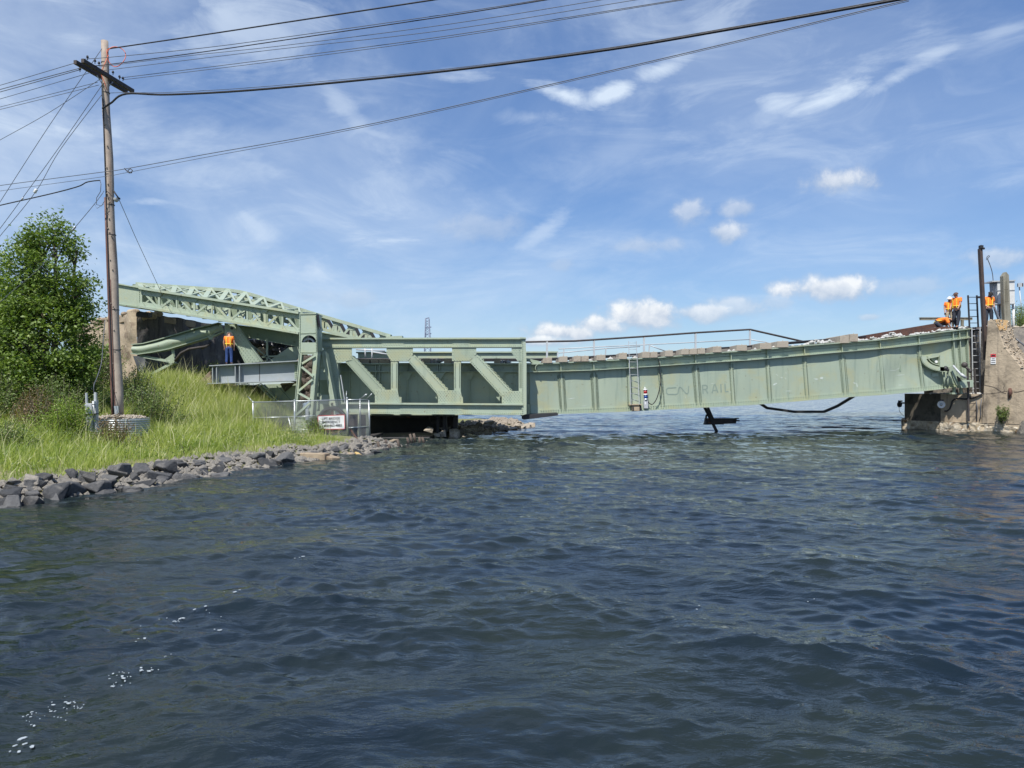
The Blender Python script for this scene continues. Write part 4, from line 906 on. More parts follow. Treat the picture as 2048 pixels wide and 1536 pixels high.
    for i in range(n+1):
        x = 690+(1930-690)*i/n; a = P(x, TOP(x), GD(x)); b = P(x, BOT(x), GD(x)); sag = -.14*max(0, min(1, (x-1500)/200))
        for q in (a, b): vs += [q+Vector((0, off, -.06 if q is a else sag)), q+Vector((0, off+.03, -.06 if q is a else sag))]
    m.add(vs, [(i*4+a_, i*4+b_, (i+1)*4+b_, (i+1)*4+a_) for i in range(n) for a_, b_ in ((0,2),(3,1),(1,0),(2,3))])
    for i in range(n):
        x = 690+(1930-690)*(i+.5)/n; q = P(x, BOT(x), GD(x)); x2 = x+(1930-690)/n; q2 = P(x2, BOT(x2), GD(x2)); sag = Vector((0, off, -.14*max(0, min(1, (x-1500)/200)))); m.bar(q+sag, q2+sag, .45, .05)
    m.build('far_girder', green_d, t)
    for i in range(13):
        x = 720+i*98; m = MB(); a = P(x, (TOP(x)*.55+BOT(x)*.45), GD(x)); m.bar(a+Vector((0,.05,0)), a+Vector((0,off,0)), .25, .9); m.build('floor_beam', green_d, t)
    # latch sector bracket near the right end
    g = GD(1870); c = (1887, 713.5); m = MB()
    def arc(rx0, ry0, rx1, ry1, off, th, a0=178, a1=272, n=18):
        pts = [(c[0]+rx0*math.cos(math.radians(a)), c[1]-ry0*math.sin(math.radians(a))) for a in np.linspace(a0, a1, n)]; pts += [(c[0]+rx1*math.cos(math.radians(a)), c[1]-ry1*math.sin(math.radians(a))) for a in np.linspace(a1, a0, n)]
        for i in range(n-1): m.plate([pts[i], pts[i+1], pts[2*n-2-i], pts[2*n-1-i]], g, th, off)
    arc(45, 29, 43.5, 27.6, .40, .40); arc(44, 28, 35, 20.5, .40, .04); arc(31, 18, 29.5, 16.8, .34, .34)
    m.plate([(1850,716),(1862,712.4),(1880,711),(1880,713),(1852,718.4)], g, .30, .30); m.plate([(1880,711),(1888,711.5),(1888.5,743),(1880.5,743)], g, .36, .40)
    m.plate([(1862,718),(1868,712),(1880,711),(1880,726),(1870,724)], g, .1, .12); m.plate([(1864.5,747),(1877,746),(1877,752.6),(1864.5,754)], g, .05, .10)
    m.build('latch_bracket', green, t)
    m = MB(); m.disc(P(1871.5,723.5,g-.16), .07, (0,-1,0), .07, 12); m.build('latch_glint', white_paint, t)  # white disc painted as the highlight on the latch plate
    # small platform box below the ladder
    m = MB(); m.plate([(1264,812),(1279,812),(1279,821.5),(1264,821.5)], GD(1270), .2, .25); m.plate([(1258.6,808.4),(1284,808),(1284,810),(1258.6,810.6)], GD(1270), .3, .3); m.build('step_box', concrete_tan, t)
    for x in (1264.5, 1280): m = MB(); m.plate([(x,810),(x+2.6,810),(x+3.2,820),(x+.6,821)], GD(x), .25, .28); m.build('step_bracket', black_steel, t)
    return t
girder()
# ties, rails and rubble on the deck
def ties():
    T = [(1086,1104,715.5,726),(1118,1135,713,724),(1147,1161.5,712,723),(1162.3,1177.5,712,722.8),(1193,1211,710,720.5),(1238,1254,706,718),(1284,1299.4,704,715.5),(1300.2,1315,704,715),(1330,1346,701,712.5),(1362,1377.6,698,709),(1378.4,1394,697.5,708.5),(1395,1410.5,696.5,707.5),
         (1425,1443,693,704.5),(1473,1494,690,701.5),(1520,1543,686,698),(1554,1577,682.5,694.5),(1680,1698,672,686),(1698.8,1716,668,683)]
    labs = ['first exposed tie end right of the truss end post','second exposed tie end right of the truss end post','left tie of the first touching pair on the girder','right tie of the first touching pair on the girder','lone tie end between the first pair and the ladder','lone tie end just left of the girder ladder',
            'left tie of the pair just right of the ladder','right tie of the pair just right of the ladder','lone tie end right of the cable top','left tie of the three touching tie ends','middle tie of the three touching tie ends','right tie of the three touching tie ends',
            'lone tie end right of the group of three','lone tie end under the tall handrail post','first lone tie end right of the tall handrail post','lone tie end below the sloping handrail end','left raised tie of the pair nearest the workers','right raised tie of the pair nearest the workers']
    for (x0, x1, y0, y1), lab in zip(T, labs):
        m = MB(); w = (x1-x0)*GD(x0)/F; d = GD(x0)-.27; sk = random.uniform(-1.5, 3)
        m.plate([(x0+random.uniform(0, 2),y0),(x1,y0-.6),(x1+.3,y1),(x0,y1+.4)], d, 2.9); m.tube([P((x0+x1)/2,y0-2.2,d+.3), P((x0+x1)/2,y0+.5,d+.3)], .018, 6)
        m.build('railway_tie', tie_wood, label='pale squared '+lab, cat='railway tie', group='railway ties on the bridge deck', bevel=.012)
    for (x0, x1, y0, y1), lab in zip([(719,739,718,727),(741,757,718,727),(758,779,718.5,727),(846,860,717,727),(888,903,717,727),(988,1001,717,727),(826,840,719,727)],
            ['behind the first truss diagonal top','just right of the first truss diagonal top','left of the first truss post','in the second truss panel','left of the second truss post','in the third truss panel','behind the second diagonal top']):
        m = MB(); m.plate([(x0,y0),(x1,y0),(x1,y1),(x0,y1)], D0-.2, 2.9); m.build('railway_tie', tie_wood, label='weathered tie end on the deck '+lab, cat='railway tie', group='railway ties on the bridge deck', bevel=.012)
    # rails: near and far
    for lab, dy, pts in [('near steel rail running along the bridge deck', 1.0, None), ('far steel rail running along the bridge deck', 2.45, None)]:
        m = MB(); q = []
        for x in range(700, 1760, 30):
            p = P(x, TOP(x), GD(x)); q.append(p+Vector((0, dy, .24)))
        m.tube(q, .05, 6); m.build('rail', black_steel, label=lab, cat='rail', group='rails on the deck')
    m = MB(); m.bar(P(1640,691,GD(1640)+.9), P(1895,655,GD(1895)+.9), .12, .16); m.bar(P(1640,691,GD(1640)+.9)-Vector((0,0,.1)), P(1895,655,GD(1895)+.9)-Vector((0,0,.1)), .3, .04); m.build('rail', rust, label='rusty lifted rail in front of the kneeling worker', cat='rail', group='rails on the deck')
    m = MB(); m.bar(P(1690,681,GD(1690)+2.3), P(1900,645.5,GD(1900)+2.3), .12, .2); m.build('rail', rust, label='rusty lifted rail at the far side near the workers', cat='rail', group='rails on the deck')
    rr = random.Random(6); m = MB()
    for cx, n, spx, hh in [(1632,40,20,9),(1658,14,12,5),(1782,70,24,11),(1745,20,14,5),(1880,26,26,4),(1925,16,12,5),(1008,20,10,7),(874,20,10,7),(1840,24,26,3),(1700,24,26,3),(1560,14,40,2),(1450,10,40,2),(1240,10,60,2)]:
        for _ in range(n):
            x = rr.gauss(cx, spx*.55); e = abs(x-cx)/(spx*1.1); z0 = TOP(x)-1; y = z0-rr.random()*hh*max(0, 1-e); s = rr.uniform(.06, .22); c = P(x, y, GD(x)+rr.uniform(-.15, .9))
            vs = [c+Vector(v)*s*rr.uniform(.4, .9) for v in ((1,0,0),(.2,1,0),(-1,.1,0),(-.1,-1,0),(.1,.1,.7),(0,0,-.6))]
            m.add(vs, [(0,1,4),(1,2,4),(2,3,4),(3,0,4),(1,0,5),(2,1,5),(3,2,5),(0,3,5)])
    m.build('rubble', rubble_white, label='white broken rubble scattered along the bridge deck', kind='stuff')
    m = MB()
    for i in range(24):
        x = 700+i*50; p = P(x, TOP(x), GD(x)); m.box(p+Vector((0, 1.9, .02)), (1.2, 2.6, .07))
    m.build('deck_planking', dark_steel, label='dark deck planking between the girders under the rails', cat='deck')
ties()
def railing():
    t = thing('handrail', 'long grey pipe handrail on the far side of the bridge deck', 'handrail', P(1300, 715, 37))
    D = lambda x: GD(x)+3.2
    def rl(name, pts, r, mat):
        m = MB(); m.tube([P(x, y, D(x)) for x, y in pts], r, 6); return m.build(name, mat, t)
    rl('top_rail', [(1040,684),(1051,684),(1150,682),(1190,679.5),(1288,673),(1391,665.5),(1500,659),(1606,683),(1640,682)], .052, dark_steel)
    for pts in ([(1117,697.8),(1200,693.5),(1290,689.5),(1391,684.5),(1500,678.8)], [(1500,679),(1530,684),(1550,690)], [(1117,706),(1150,703),(1210,697),(1280,693)], [(1300,691),(1330,702)]): rl('mid_rail', pts, .026, galv_dull)
    for x, y0, y1 in [(1094,683,716),(1188,679,715),(1288,673,708),(1391,666,704),(1500,659,697)]:
        m = MB(); m.bar(P(x, y0, D(x)), P(x, y1+4, D(x)), .095, .05, (0,1,0)); m.build('post', galv_dull, t)
    for x, y0, y1 in [(1128,697,716),(1212,697,712),(1299,691,706),(1116,704,718)]:
        m = MB(); m.bar(P(x, y0, D(x)), P(x-1.5, y1+3, D(x)), .06, .04, (0,1,0)); m.build('post', galv_dull, t)
    m = MB()
    for p in ([(730,694),(731,718)], [(744,696),(744,722)], [(744,704),(785,710)], [(712,699),(770,702)]): m.tube([P(x, y, 37) for x, y in p], .04, 6)
    m.build('handrail', galv_dull, label='short pale handrail seen through the first truss panel', cat='handrail')
railing()
def ladder(name, label, x0a, y0a, x0b, y0b, w0, w1, d0, d1, n, r=.018, mat=galv_dull, rung_r=None):
    t = thing(name, label, 'ladder', P((x0b+w1/2), y0b, d1))
    for k in (0, 1):
        m = MB(); m.bar(P(x0a+k*w0, y0a, d0), P(x0b+k*w1, y0b, d1), r*2, r*1.6, (0,1,0)); m.build('side_rail', mat, t)
    for i in range(n):
        f = (i+.3)/n; a = P(x0a+(x0b-x0a)*f, y0a+(y0b-y0a)*f, d0+(d1-d0)*f); b = P(x0a+w0+(x0b+w1-x0a-w0)*f, y0a+(y0b-y0a)*f, d0+(d1-d0)*f); m = MB(); m.tube([a, b], rung_r or r*.75, 6); m.build('rung', mat, t)
    return t
ladder('ladder', 'thin grey ladder fixed to the girder left of the signal light', 1257, 682, 1262, 809, 15.5, 16.5, GD(1262)-.34, GD(1262)-.34, 10, .013)
s = MB()
def signal():
    g = GD(1290)-.22; t = thing('signal_light', 'small red and blue navigation light on the girder', 'signal light', P(1291, 817, g))
    m = MB(); m.plate([(1287.4,801),(1296,801),(1296.6,817),(1288,817)], g, .16); m.build('housing', galv_dull, t, bevel=.01)
    for y0, y1, mt, nm in [(778,780.5,white_paint,'cap'),(780.5,787.5,lamp_red,'red_lens'),(787.5,790.5,white_paint,'collar'),(790.5,797,lamp_blue,'blue_lens'),(797,801.5,galv,'base')]:
        m = MB(); r = .085 if 'lens' in nm else .1; m.tube([P(1290.6+(y1-779)*.045, y1, g+.08), P(1290.6+(y0-779)*.045, y0, g+.08)], r, 14); m.build(nm, mt, t)
    m = MB(); m.tube([P(1290,778,g+.08), P(1289.6,774,g+.08)], [.05, .01], 8); m.plate([(1289.6,804),(1291.6,804),(1292,809),(1290,809)], g-.01, .01); m.build('finial', white_paint, t)
signal()
m = MB(); m.tube(sline([(1317,717),(1319.5,730),(1320,745),(1321.5,764),(1318,782),(1313,798),(1305,808.6),(1298,806),(1296,802)], GD(1318)-.30, GD(1296)-.2), .022, 6); m.build('power_cable', cable_black, label='black cable hanging down the girder to the signal light', cat='cable')
# things hanging under the span
m = MB(); m.bar(P(1404,804,39.2), P(1436,868,39.2), .13, .13); m.bar(P(1411,804,39.25), P(1426,838,39.25), .12, .10)
m.bar(P(1413,829,39.3), P(1411,842,39.3), .08, .08); m.build('hanging_strut', black_steel, label='dark steel struts hanging from the girder into the water', cat='strut')
m = MB(); m.plate([(1412,836.5),(1474,836.5),(1472,847),(1410,849)], 39.2, .3, .02); m.tube([P(1470,836.8,39.1), P(1477.5,836.8,39.1)], .03, 6); m.tube([P(1470,841,39.1), P(1479,841.4,39.1)], .04, 6); m.bar(P(1408,848,39.2), P(1446,847.5,39.2), .36, .06)
m.build('hanging_beam', M('rust_patched_beam', (.022,.02,.022), (.035,.03,.03), 4, .6, stain=(.2,.08,.03), stain_t=(.60,.66), stain_scale=2.2), label='short black beam hanging over the water under the girder', cat='beam')
m = MB()
q = [(1510,800),(1534,816),(1588,823.5),(1648,823.5),(1675,812),(1708,792)]
for a, b in zip(q, q[1:]): m.bar(P(*a, 39.6), P(*b, 39.6), .13, .13)
m.build('sagging_pipe', black_steel, label='dark sagging pipe hung in a shallow loop under the girder', cat='pipe')
# ================================================================== COLLAPSED COUNTERWEIGHT AND ITS FRAME
def counterweight():
    t = thing('counterweight', 'huge dark mottled concrete counterweight block behind the grass', 'counterweight', P(350, 770, 38))
    A = P(274, 785, 35.6); zt_ = P(274, 622, 35.6).z; B = P(470, 785, 41.5); Cc = P(150, 785, 41.0)
    def face(name, p, q, mat, ins, seed, zt0, zt1):
        m = MB(); n = 40; R = 22; vs = []; nn = Vector((-(q.y-p.y), q.x-p.x, 0)).normalized()*ins
        for i in range(n+1):
            for j in range(R+1):
                f = i/n; zt = zt0+(zt1-zt0)*f+(.10*mnoise.noise(Vector((f*9, seed, 0))) if j == R else 0); b = p.lerp(q, f); z = 1.2+(zt-1.2)*j/R
                d = .22*mnoise.noise(Vector((f*7, j/R*3, seed)))+.09*mnoise.noise(Vector((f*24, j/R*11, seed)))
                if i in (0, n): d *= .2
                vs.append(Vector((b.x, b.y, z))+nn*d)
        m.add(vs, [(i*(R+1)+j, (i+1)*(R+1)+j, (i+1)*(R+1)+j+1, i*(R+1)+j+1) for i in range(n) for j in range(R)], True); return m.build(name, mat, t, recalc=False)
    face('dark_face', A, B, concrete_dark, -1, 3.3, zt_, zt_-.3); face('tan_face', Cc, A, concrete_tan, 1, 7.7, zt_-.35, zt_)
    m = MB(); top = [Vector((A.x, A.y, zt_-.03)), Vector((B.x, B.y, zt_-.33)), Vector((B.x-5, B.y+3, zt_-.33)), Vector((Cc.x, Cc.y, zt_-.38))]; m.prism(top, (0, 0, -.3)); m.build('top_face', concrete_tan, t)
    m = MB(); rr = random.Random(2)
    for _ in range(60):
        f = rr.random(); p = (Cc.lerp(A, f) if rr.random() < .6 else A.lerp(B, f*.2)); s = rr.uniform(.08, .3); m.ball(Vector((p.x, p.y+.1, zt_-.35+.3*f+rr.uniform(-.05, .1))), s, 6, 4, (1, 1, .6))
    m.build('broken_edge', concrete_tan, t, kind='stuff', recalc=False)
    m = MB(); m.plate([(272,626),(279,622),(290,626),(290,634),(272,633)], 34.9, .5); m.plate([(284,624),(296,624),(296,633),(286,633)], 34.8, .4); m.build('hinge_block', black_steel, t)
counterweight()
def bent_beam():
    t = thing('bent_beam', 'bent green steel beam leaning against the dark concrete block', 'steel beam', P(340, 760, 34.8)); d = 34.7
    tp = [(267,689.5),(290,687.5),(317,680.6),(357,669),(396,657),(441,646.4)]; bt = [(267,707),(279,709),(310,704.5),(343,698),(380,687),(417,676),(447.5,663)]
    m = MB(); n = 36; vs = []
    fx = np.linspace(267, 444, n+1)
    for x in fx:
        a = np.interp(x, [p[0] for p in tp], [p[1] for p in tp]); b = np.interp(x, [p[0] for p in bt], [p[1] for p in bt])
        for j in range(9):
            f = j/8; q = P(x, a+(b-a)*f, d); q.y += -.22*math.sin(f*math.pi*.9)+.04*mnoise.noise(Vector((x/20, f*2, 1))); vs.append(q)
    m.add(vs, [(i*9+j, (i+1)*9+j, (i+1)*9+j+1, i*9+j+1) for i in range(n) for j in range(8)], True); m.build('web', green_w, t, recalc=False)
    for pts, w, nm in ((tp, .46, 'top_flange'), (bt, .5, 'bottom_flange')):
        m = MB()
        for a, b in zip(pts, pts[1:]): m.bar(P(*a, d+.05), P(*b, d+.05), w, .04)
        m.build(nm, green_w, t)
    m = MB(); m.plate([(441,646),(448,663),(430,672),(425,674)], d, .04, .2); m.plate([(415,672),(430,668),(424,679),(418,679)], d, .04, .18); m.build('torn_end', green_w, t)
    m = MB(); m.plate([(330,718),(346,707),(350,722),(345,729),(337,726)], d, .06, .1); m.pbar(344, 697, 347, 714, d, 5, .1, .05); m.build('gusset', green_w, t)
    for x0, y0, x1, y1, w in [(279,711.5,337,722.5,5),(347,724,287,757,5)]:
        m = MB(); m.pbar(x0, y0, x1, y1, d, w, .3); m.pbar(x0, y0+2, x1, y1+2, d, 1.5, .5, .1); m.build('strut', green_w, t)
    m = MB(); m.tube([P(350,722,d-.1), P(362,706,d-.1), P(378,698,d-.2), P(398,695,d-.2), P(412,693,d-.3), P(420,687,d-.3)], .06, 6); m.tube([P(403,698,d-.2), P(416,690,d-.2), P(423,684,d-.2)], .04, 6); m.build('twisted_bar', dark_steel, t)
    m = MB(); m.prism([P(266,712,35.2), P(288,712,35.5), P(333,722,36), P(346,728,36.1), P(287,757,35.2), P(276,741,35.2)], (0, .15, 0)); m.build('shaded_web', M('shaded_web_blue', (.07,.08,.10), (.11,.12,.14), 1.5, .7, stain=(.2,.2,.2), stain_t=(.55,.7), stain_scale=2), t)  # a web in shade; the dark blue-grey colour paints that shade
bent_beam()
def lattice():
    t = thing('lattice_frame', 'green lattice frame slumped above the concrete block', 'lattice frame', P(420, 640, 35))
    # near truss plane
    N0 = (282.5, 577, 614, 34.0); N1 = (600, 626.5, 667, 33.4)          # x, top y, bottom y, distance
    def nt_(f): return (N0[0]+(N1[0]-N0[0])*f, N0[1]+(N1[1]-N0[1])*f, N0[3]+(N1[3]-N0[3])*f)
    def nb_(f): return (N0[0]+(N1[0]-N0[0])*f, N0[2]+(N1[2]-N0[2])*f, N0[3]+(N1[3]-N0[3])*f)
    def V3(q, dy=0, dz=0): return P(*q)+Vector((0, dy, dz))
    def ft_(f):                                                        # far top chord, seen above the near one because the frame has rolled
        x = 276+(640-276)*f; y = float(np.interp(x, [276, 470, 499, 640, 790], [569, 582, 588, 631, 675])); return (x, y, 38.0)
    def fb_(f): q = ft_(f); return (q[0], q[1]+float(np.interp(f, [0, 1], [42, 30])), 38.2)
    def chord(name, fn, w, h, a=0.0, b=1.0, n=10, mat=green, dz=0):
        m = MB(); pts = [V3(fn(a+(b-a)*i/n), 0, dz) for i in range(n+1)]
        for p, q in zip(pts, pts[1:]): m.bar(p, q, w, h)
        return m.build(name, mat, t)
    chord('top_chord', nt_, .42, .10); chord('top_chord_web', nt_, .05, .26, dz=-.14); chord('bottom_chord', nb_, .42, .09); chord('bottom_chord_web', nb_, .05, .24, dz=.12)
    chord('far_top_chord', ft_, .5, .16, 0, 1.39, 22); chord('far_bottom_chord', fb_, .4, .2, 0, 1.0)
    chord('middle_chord', lambda f: tuple(np.array(nt_(f))*.5+np.array(ft_(f))*.5), .16, .12, .05, .98)
    # solid end plate
    m = MB(); m.plate([(232,566.5),(284,576.5),(282.5,614.5),(232,607)], 34.0, .5); m.plate([(230,565),(262,571.5),(272,569.5),(284,575),(284,577),(230,568)], 33.9, .9); m.rivets_line(279,580,279,611,34,9,0,.022); m.build('end_plate', green, t)
    m = MB(); m.plate([(230,607),(284,614),(330,622),(330,624.5),(284,617),(230,609.5)], 33.9, .8); m.build('end_flange', green_d, t)
    K = 9
    for i in range(K+1):
        f = i/K; a, b = nt_(f), nb_(f); dirx = 2.6
        m = MB(); m.pbar(a[0], a[1]+2, b[0], b[1]-2, a[2], 4.4 if i % 2 else 3.2, .05, .06, b[2])
        if i % 2: m.plate([(a[0]-8,a[1]),(a[0]+9,a[1]+2.5),(a[0]+3,a[1]+10),(a[0]-3,a[1]+9.5)], a[2], .03, .09)
        m.plate([(b[0]-8,b[1]-2),(b[0]+9,b[1]+1),(b[0]+3,b[1]-9),(b[0]-3,b[1]-9.5)], b[2], .03, .09); m.build('vertical', green, t)
        if i < K:
            g = (i+1)/K; q = nb_(g) if i % 2 == 0 else nt_(g); p = a if i % 2 == 0 else b
            m = MB(); m.pbar(p[0], p[1]+(2 if i % 2 == 0 else -2), q[0], q[1]+(-2 if i % 2 == 0 else 2), p[2], 4.0, .05, .04, q[2]); m.build('diagonal', green, t)
            p2 = b if i % 2 == 0 else a; mid = nt_(f+.5/K) if i % 2 else nb_(f+.5/K)
            hx = (a[0]+q[0])/2; m = MB(); cx, cy = (p[0]+q[0])/2, (p[1]+q[1])/2
            e = nb_(g) if i % 2 else nb_(f); m.pbar(cx, cy, e[0], e[1]-2, a[2], 2.4, .04, .02, a[2]); m.build('sub_diagonal', green, t)
    for i in range(15):                                                # far side web members
        f = i/14; a, b = ft_(f), fb_(f); m = MB(); m.bar(P(*a), P(*b), .22 if i % 2 else .5, .08, (0,1,0))
        if i < 14:
            c = fb_(f+1/14) if i % 2 == 0 else ft_(f+1/14); s_ = a if i % 2 == 0 else b; m.bar(P(*s_)+Vector((0,.08,0)), P(*c)+Vector((0,.08,0)), .16, .08, (0,1,0))
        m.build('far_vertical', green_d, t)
    for i in range(11):                                                # cross struts and top laterals
        f = i/10; a, c = nt_(f), ft_(f*.97+.01); m = MB(); m.bar(P(*a), P(*c), .22, .12); m.bar(P(*nb_(f)), P(*fb_(f*.97+.01)), .2, .14)
        if i < 10:
            g = f+.1; m2 = MB(); m2.bar(P(*a), P(*ft_(g*.97+.01)), .12, .08); m2.bar(P(*nt_(g)), P(*c)+Vector((0,0,.06)), .10, .06); m2.build('top_lateral', green, t)
            w = MB(); hh = P(*nb_(f)); w.bar(P(*nt_(f+.03))+Vector((0,1.0,-.1)), P(*nb_(f+.03))+Vector((0,1.0,.1)), .34, .1, (0,1,0)); w.build('inner_post', green_d, t)
        m.build('cross_strut', green, t)
    # part of the far truss that runs on to the right behind the tower
    def rt(f): x = 630+(790-630)*f; return (x, 628.8+(x-630)*.2985, 38.0)
    def rb(f): x = 622+(706-622)*f; return (x, 652+(x-622)*.275, 38.0)
    m = MB(); m.bar(P(*rb(0)), P(*rb(1.25)), .34, .16); m.build('bottom_chord', green, t)
    m = MB(); m.plate([(772,673),(804,671.5),(804,676),(772,676)], 37.4, .5); m.build('end_bracket', green, t)
    tops = [646, 672, 703, 733, 768]; bots = [634, 664, 687, 716, 748]
    seq = []
    for i in range(5): seq += [(bots[i], 'b'), (tops[i], 't')]
    def yy(x, k): return 628.8+(x-630)*.2985 if k == 't' else min(690, 652+(x-622)*.275)
    for (xa, ka), (xb, kb) in zip(seq, seq[1:]):
        if yy(xa, ka) > 682 and yy(xb, kb) > 682: continue
        m = MB(); m.bar(P(xa, yy(xa, ka), 37.9), P(xb, yy(xb, kb), 37.9), .11, .06, (0,1,0)); m.build('diagonal', green, t)
        m = MB(); m.bar(P(xa+6, yy(xa, ka)+1, 39.4), P(xb+6, yy(xb, kb)+1, 39.4), .17, .2, (0,1,0)); m.build('far_diagonal', black_steel, t)
    for x in tops:
        m = MB(); y = yy(x, 't'); m.plate([(x-11,y-3),(x+11,y+3.6),(x+4,y+10),(x-5,y+9)], 37.85, .04); m.bar(P(x, y+3, 37.9), P(x-1, min(688, 652+(x-622)*.275), 37.9), .14, .07, (0,1,0)); m.bar(P(x+7, y+4, 39.4), P(x+4, min(690, 652+(x-622)*.275), 39.4), .17, .15, (0,1,0)); m.build('vertical', green, t)
lattice()
def operating_strut():
    t = thing('leaning_strut', 'thick riveted green strut leaning under the lattice frame', 'strut', P(505, 727, 34)); d = 34.1
    poly = [(449,646),(468,647.5),(475,655),(523,723.5),(491,727),(468,681),(449,680)]
    m = MB(); m.plate(poly, d, .12); m.rivets_poly(poly, d, 7, 0, .017, 3); m.build('strut_plate', green_w, t)
    for a, b in zip(poly[1:3], poly[2:4]): m = MB(); m.pbar(a[0], a[1], b[0], b[1], d, 1.4, .30, .08); m.build('edge_angle', green_w, t)
    m = MB(); m.pbar(468,681,491,727,d,1.4,.3,.08); m.build('edge_angle', green_w, t)
    for r, off in ((8.5, .03), (5.6, .07), (2.6, .12)): m = MB(); m.disc(P(465,657,d)+Vector((0,.01,0)), r*d/F, (0,-1,0), off+.01, 22); m.build('pin', green_w if r > 3 else dark_steel, t)
    m = MB(); m.pbar(458,672,466,690,d,1.4,.03,.04); m.build('scrape', green_w, t)
    t2 = thing('inclined_girder', 'dull green girder running from the leaning strut to the tower', 'girder', P(560, 690, 35.6)); d = 35.2
    m = MB(); m.plate([(467,650),(604,667),(604,694),(481,671)], d, .06); m.build('web', green_d, t2)
    m = MB(); m.pbar(467,649.5,604,666.5,d,1.6,.5,.2); m.build('top_flange', green_d, t2); m = MB(); m.pbar(481,671.5,604,694.5,d,1.6,.5,.2); m.build('bottom_flange', green_w, t2)
    m = MB(); m.plate([(640,664),(706,676.5),(706,678),(640,678)], 35.6, .4); m.pbar(640,663.5,706,676.3,35.6,2.2,.7,.2); m.build('right_end', green, t2)
    t3 = thing('gusset_frame', 'green gusset frame with bent bars left of the tower', 'steel frame', P(560, 725, 35)); d = 34.9
    m = MB(); m.plate([(536,723),(577,695),(606,692),(606,723)], d, .1); m.pbar(577,696,598,719,d,.9,.03,.03); m.build('gusset', green_w, t3)
    for x0, y0, x1, y1, w in [(533.5,677,533.5,723,3),(523,713.5,572,711.5,3),(498,690,522,724,3),(505,694,512,711,2),(523,723,590,722,2.5),(500,688,545,722,1.6)]:
        m = MB(); m.pbar(x0, y0, x1, y1, d, w, .1, .05); m.build('bar', green_w, t3)
operating_strut()
def crumple(name, label, cat, px, py, d, sx, sy, sz, mat, seed):
    m = MB(); c = P(px, py, d); n, k = 20, 12; vs = []
    for i in range(k+1):
        th_ = math.pi*i/k
        for j in range(n):
            a = 2*math.pi*j/n; u = Vector((math.sin(th_)*math.cos(a), math.sin(th_)*math.sin(a), math.cos(th_))); r = 1+.35*mnoise.noise(u*2.2+Vector((seed, 0, 0)))+.15*mnoise.noise(u*6+Vector((seed, 3, 0)))
            vs.append(c+Vector((u.x*sx*r, u.y*sy*r, u.z*sz*r)))
    m.add(vs, [(i*n+j, (i+1)*n+j, (i+1)*n+(j+1) % n, i*n+(j+1) % n) for i in range(k) for j in range(n)], False); return m.build(name, mat, label=label, cat=cat)
crumple('tarpaulin', 'black crumpled tarpaulin bundle behind the leaning strut', 'tarpaulin', 508, 688, 36.6, .62, .4, .26, tarp, 1)
crumple('tarpaulin', 'small dark bundle under the bar left of the tower', 'tarpaulin', 560, 705, 36.6, .42, .35, .24, tarp, 2)
crumple('tarpaulin', 'long dark bundle just under the inclined girder', 'tarpaulin', 545, 690, 37.0, .75, .35, .18, tarp, 3)
crumple('debris_lump', 'tan lump of debris among the dark bundles', 'debris', 523, 703, 36.2, .22, .2, .2, concrete_tan, 4)
crumple('debris_lump', 'orange brown debris hanging under the inclined girder', 'debris', 556, 681, 36.4, .3, .2, .10, rust, 5)
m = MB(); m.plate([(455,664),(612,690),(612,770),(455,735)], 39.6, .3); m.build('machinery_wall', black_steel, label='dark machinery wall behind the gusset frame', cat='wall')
m = MB(); rr = random.Random(9)
for _ in range(90):
    x = rr.uniform(600, 640); y = rr.uniform(715, 800); c = P(x, y, 33.6); s = rr.uniform(.12, .3); m.ball(c, s, 7, 5, (1, .8, .8))
m.build('stone_fill', M('brown_stone', (.12,.095,.075), (.07,.058,.05), 3, .9, stain=(.2,.17,.14), stain_t=(.55,.65), stain_scale=4, bmp=.06), label='brown stone fill seen through the tower lattice', kind='stuff', recalc=False)
# ================================================================== GREY GIRDER AND THE PIT
def grey_girder():
    t = thing('grey_girder', 'light grey plate girder lying flat below the orange worker', 'girder', P(505, 768, 33.6)); d = 33.4
    T0 = lambda x: 732-(x-418)*.0555; B0 = lambda x: 766.5-(x-418)*.034
    m = MB(); m.plate([(424,T0(424)),(600,T0(600)),(600,B0(600)),(424,B0(424))], d, .05); m.build('web', grey_paint, t)
    m = MB(); m.plate([(418,T0(418)-1.4),(600,T0(600)-1.4),(600,T0(600)+.4),(418,T0(418)+.4)], d, .7, .30); m.build('top_flange', grey_paint, t)
    m = MB(); m.plate([(415,B0(415)-.3),(600,B0(600)-.3),(600,B0(600)+1.4),(415,B0(415)+1.4)], d, .7, .30); m.build('bottom_flange', grey_paint, t)
    for x in (424, 432, 469.5, 478): m = MB(); m.plate([(x,T0(x)),(x+1.6,T0(x)),(x+1.6,B0(x)),(x,B0(x))], d, .26, .25); m.build('stiffener', grey_paint, t)
    m = MB(); m.plate([(518.6,T0(518)),(519.6,T0(518)),(519.6,B0(518)),(518.6,B0(518))], d, .02, .012); m.build('seam', dark_steel, t)
    m = MB(); m.plate([(589,T0(589)+2),(597,T0(597)+2),(597,B0(597)-2),(589,B0(589)-2)], d, .02, .02)
    for k in range(7): m.rivet(P(592, T0(592)+6+k*4.4, d-.02), .03); m.rivet(P(595, T0(592)+6+k*4.4, d-.02), .03)
    m.build('end_plate', green_w, t)
grey_girder()
def slab(name, label, poly, d, th, mat, cat='concrete block', bev=.03): m = MB(); m.plate(poly, d, th); return m.build(name, mat, label=label, cat=cat, bevel=bev)
slab('concrete_footing', 'pale concrete footing under the left end of the grey girder', [(396,764),(420,742),(425,768),(446,769),(446,782),(392,782)], 33.8, 2.0, concrete_tan)
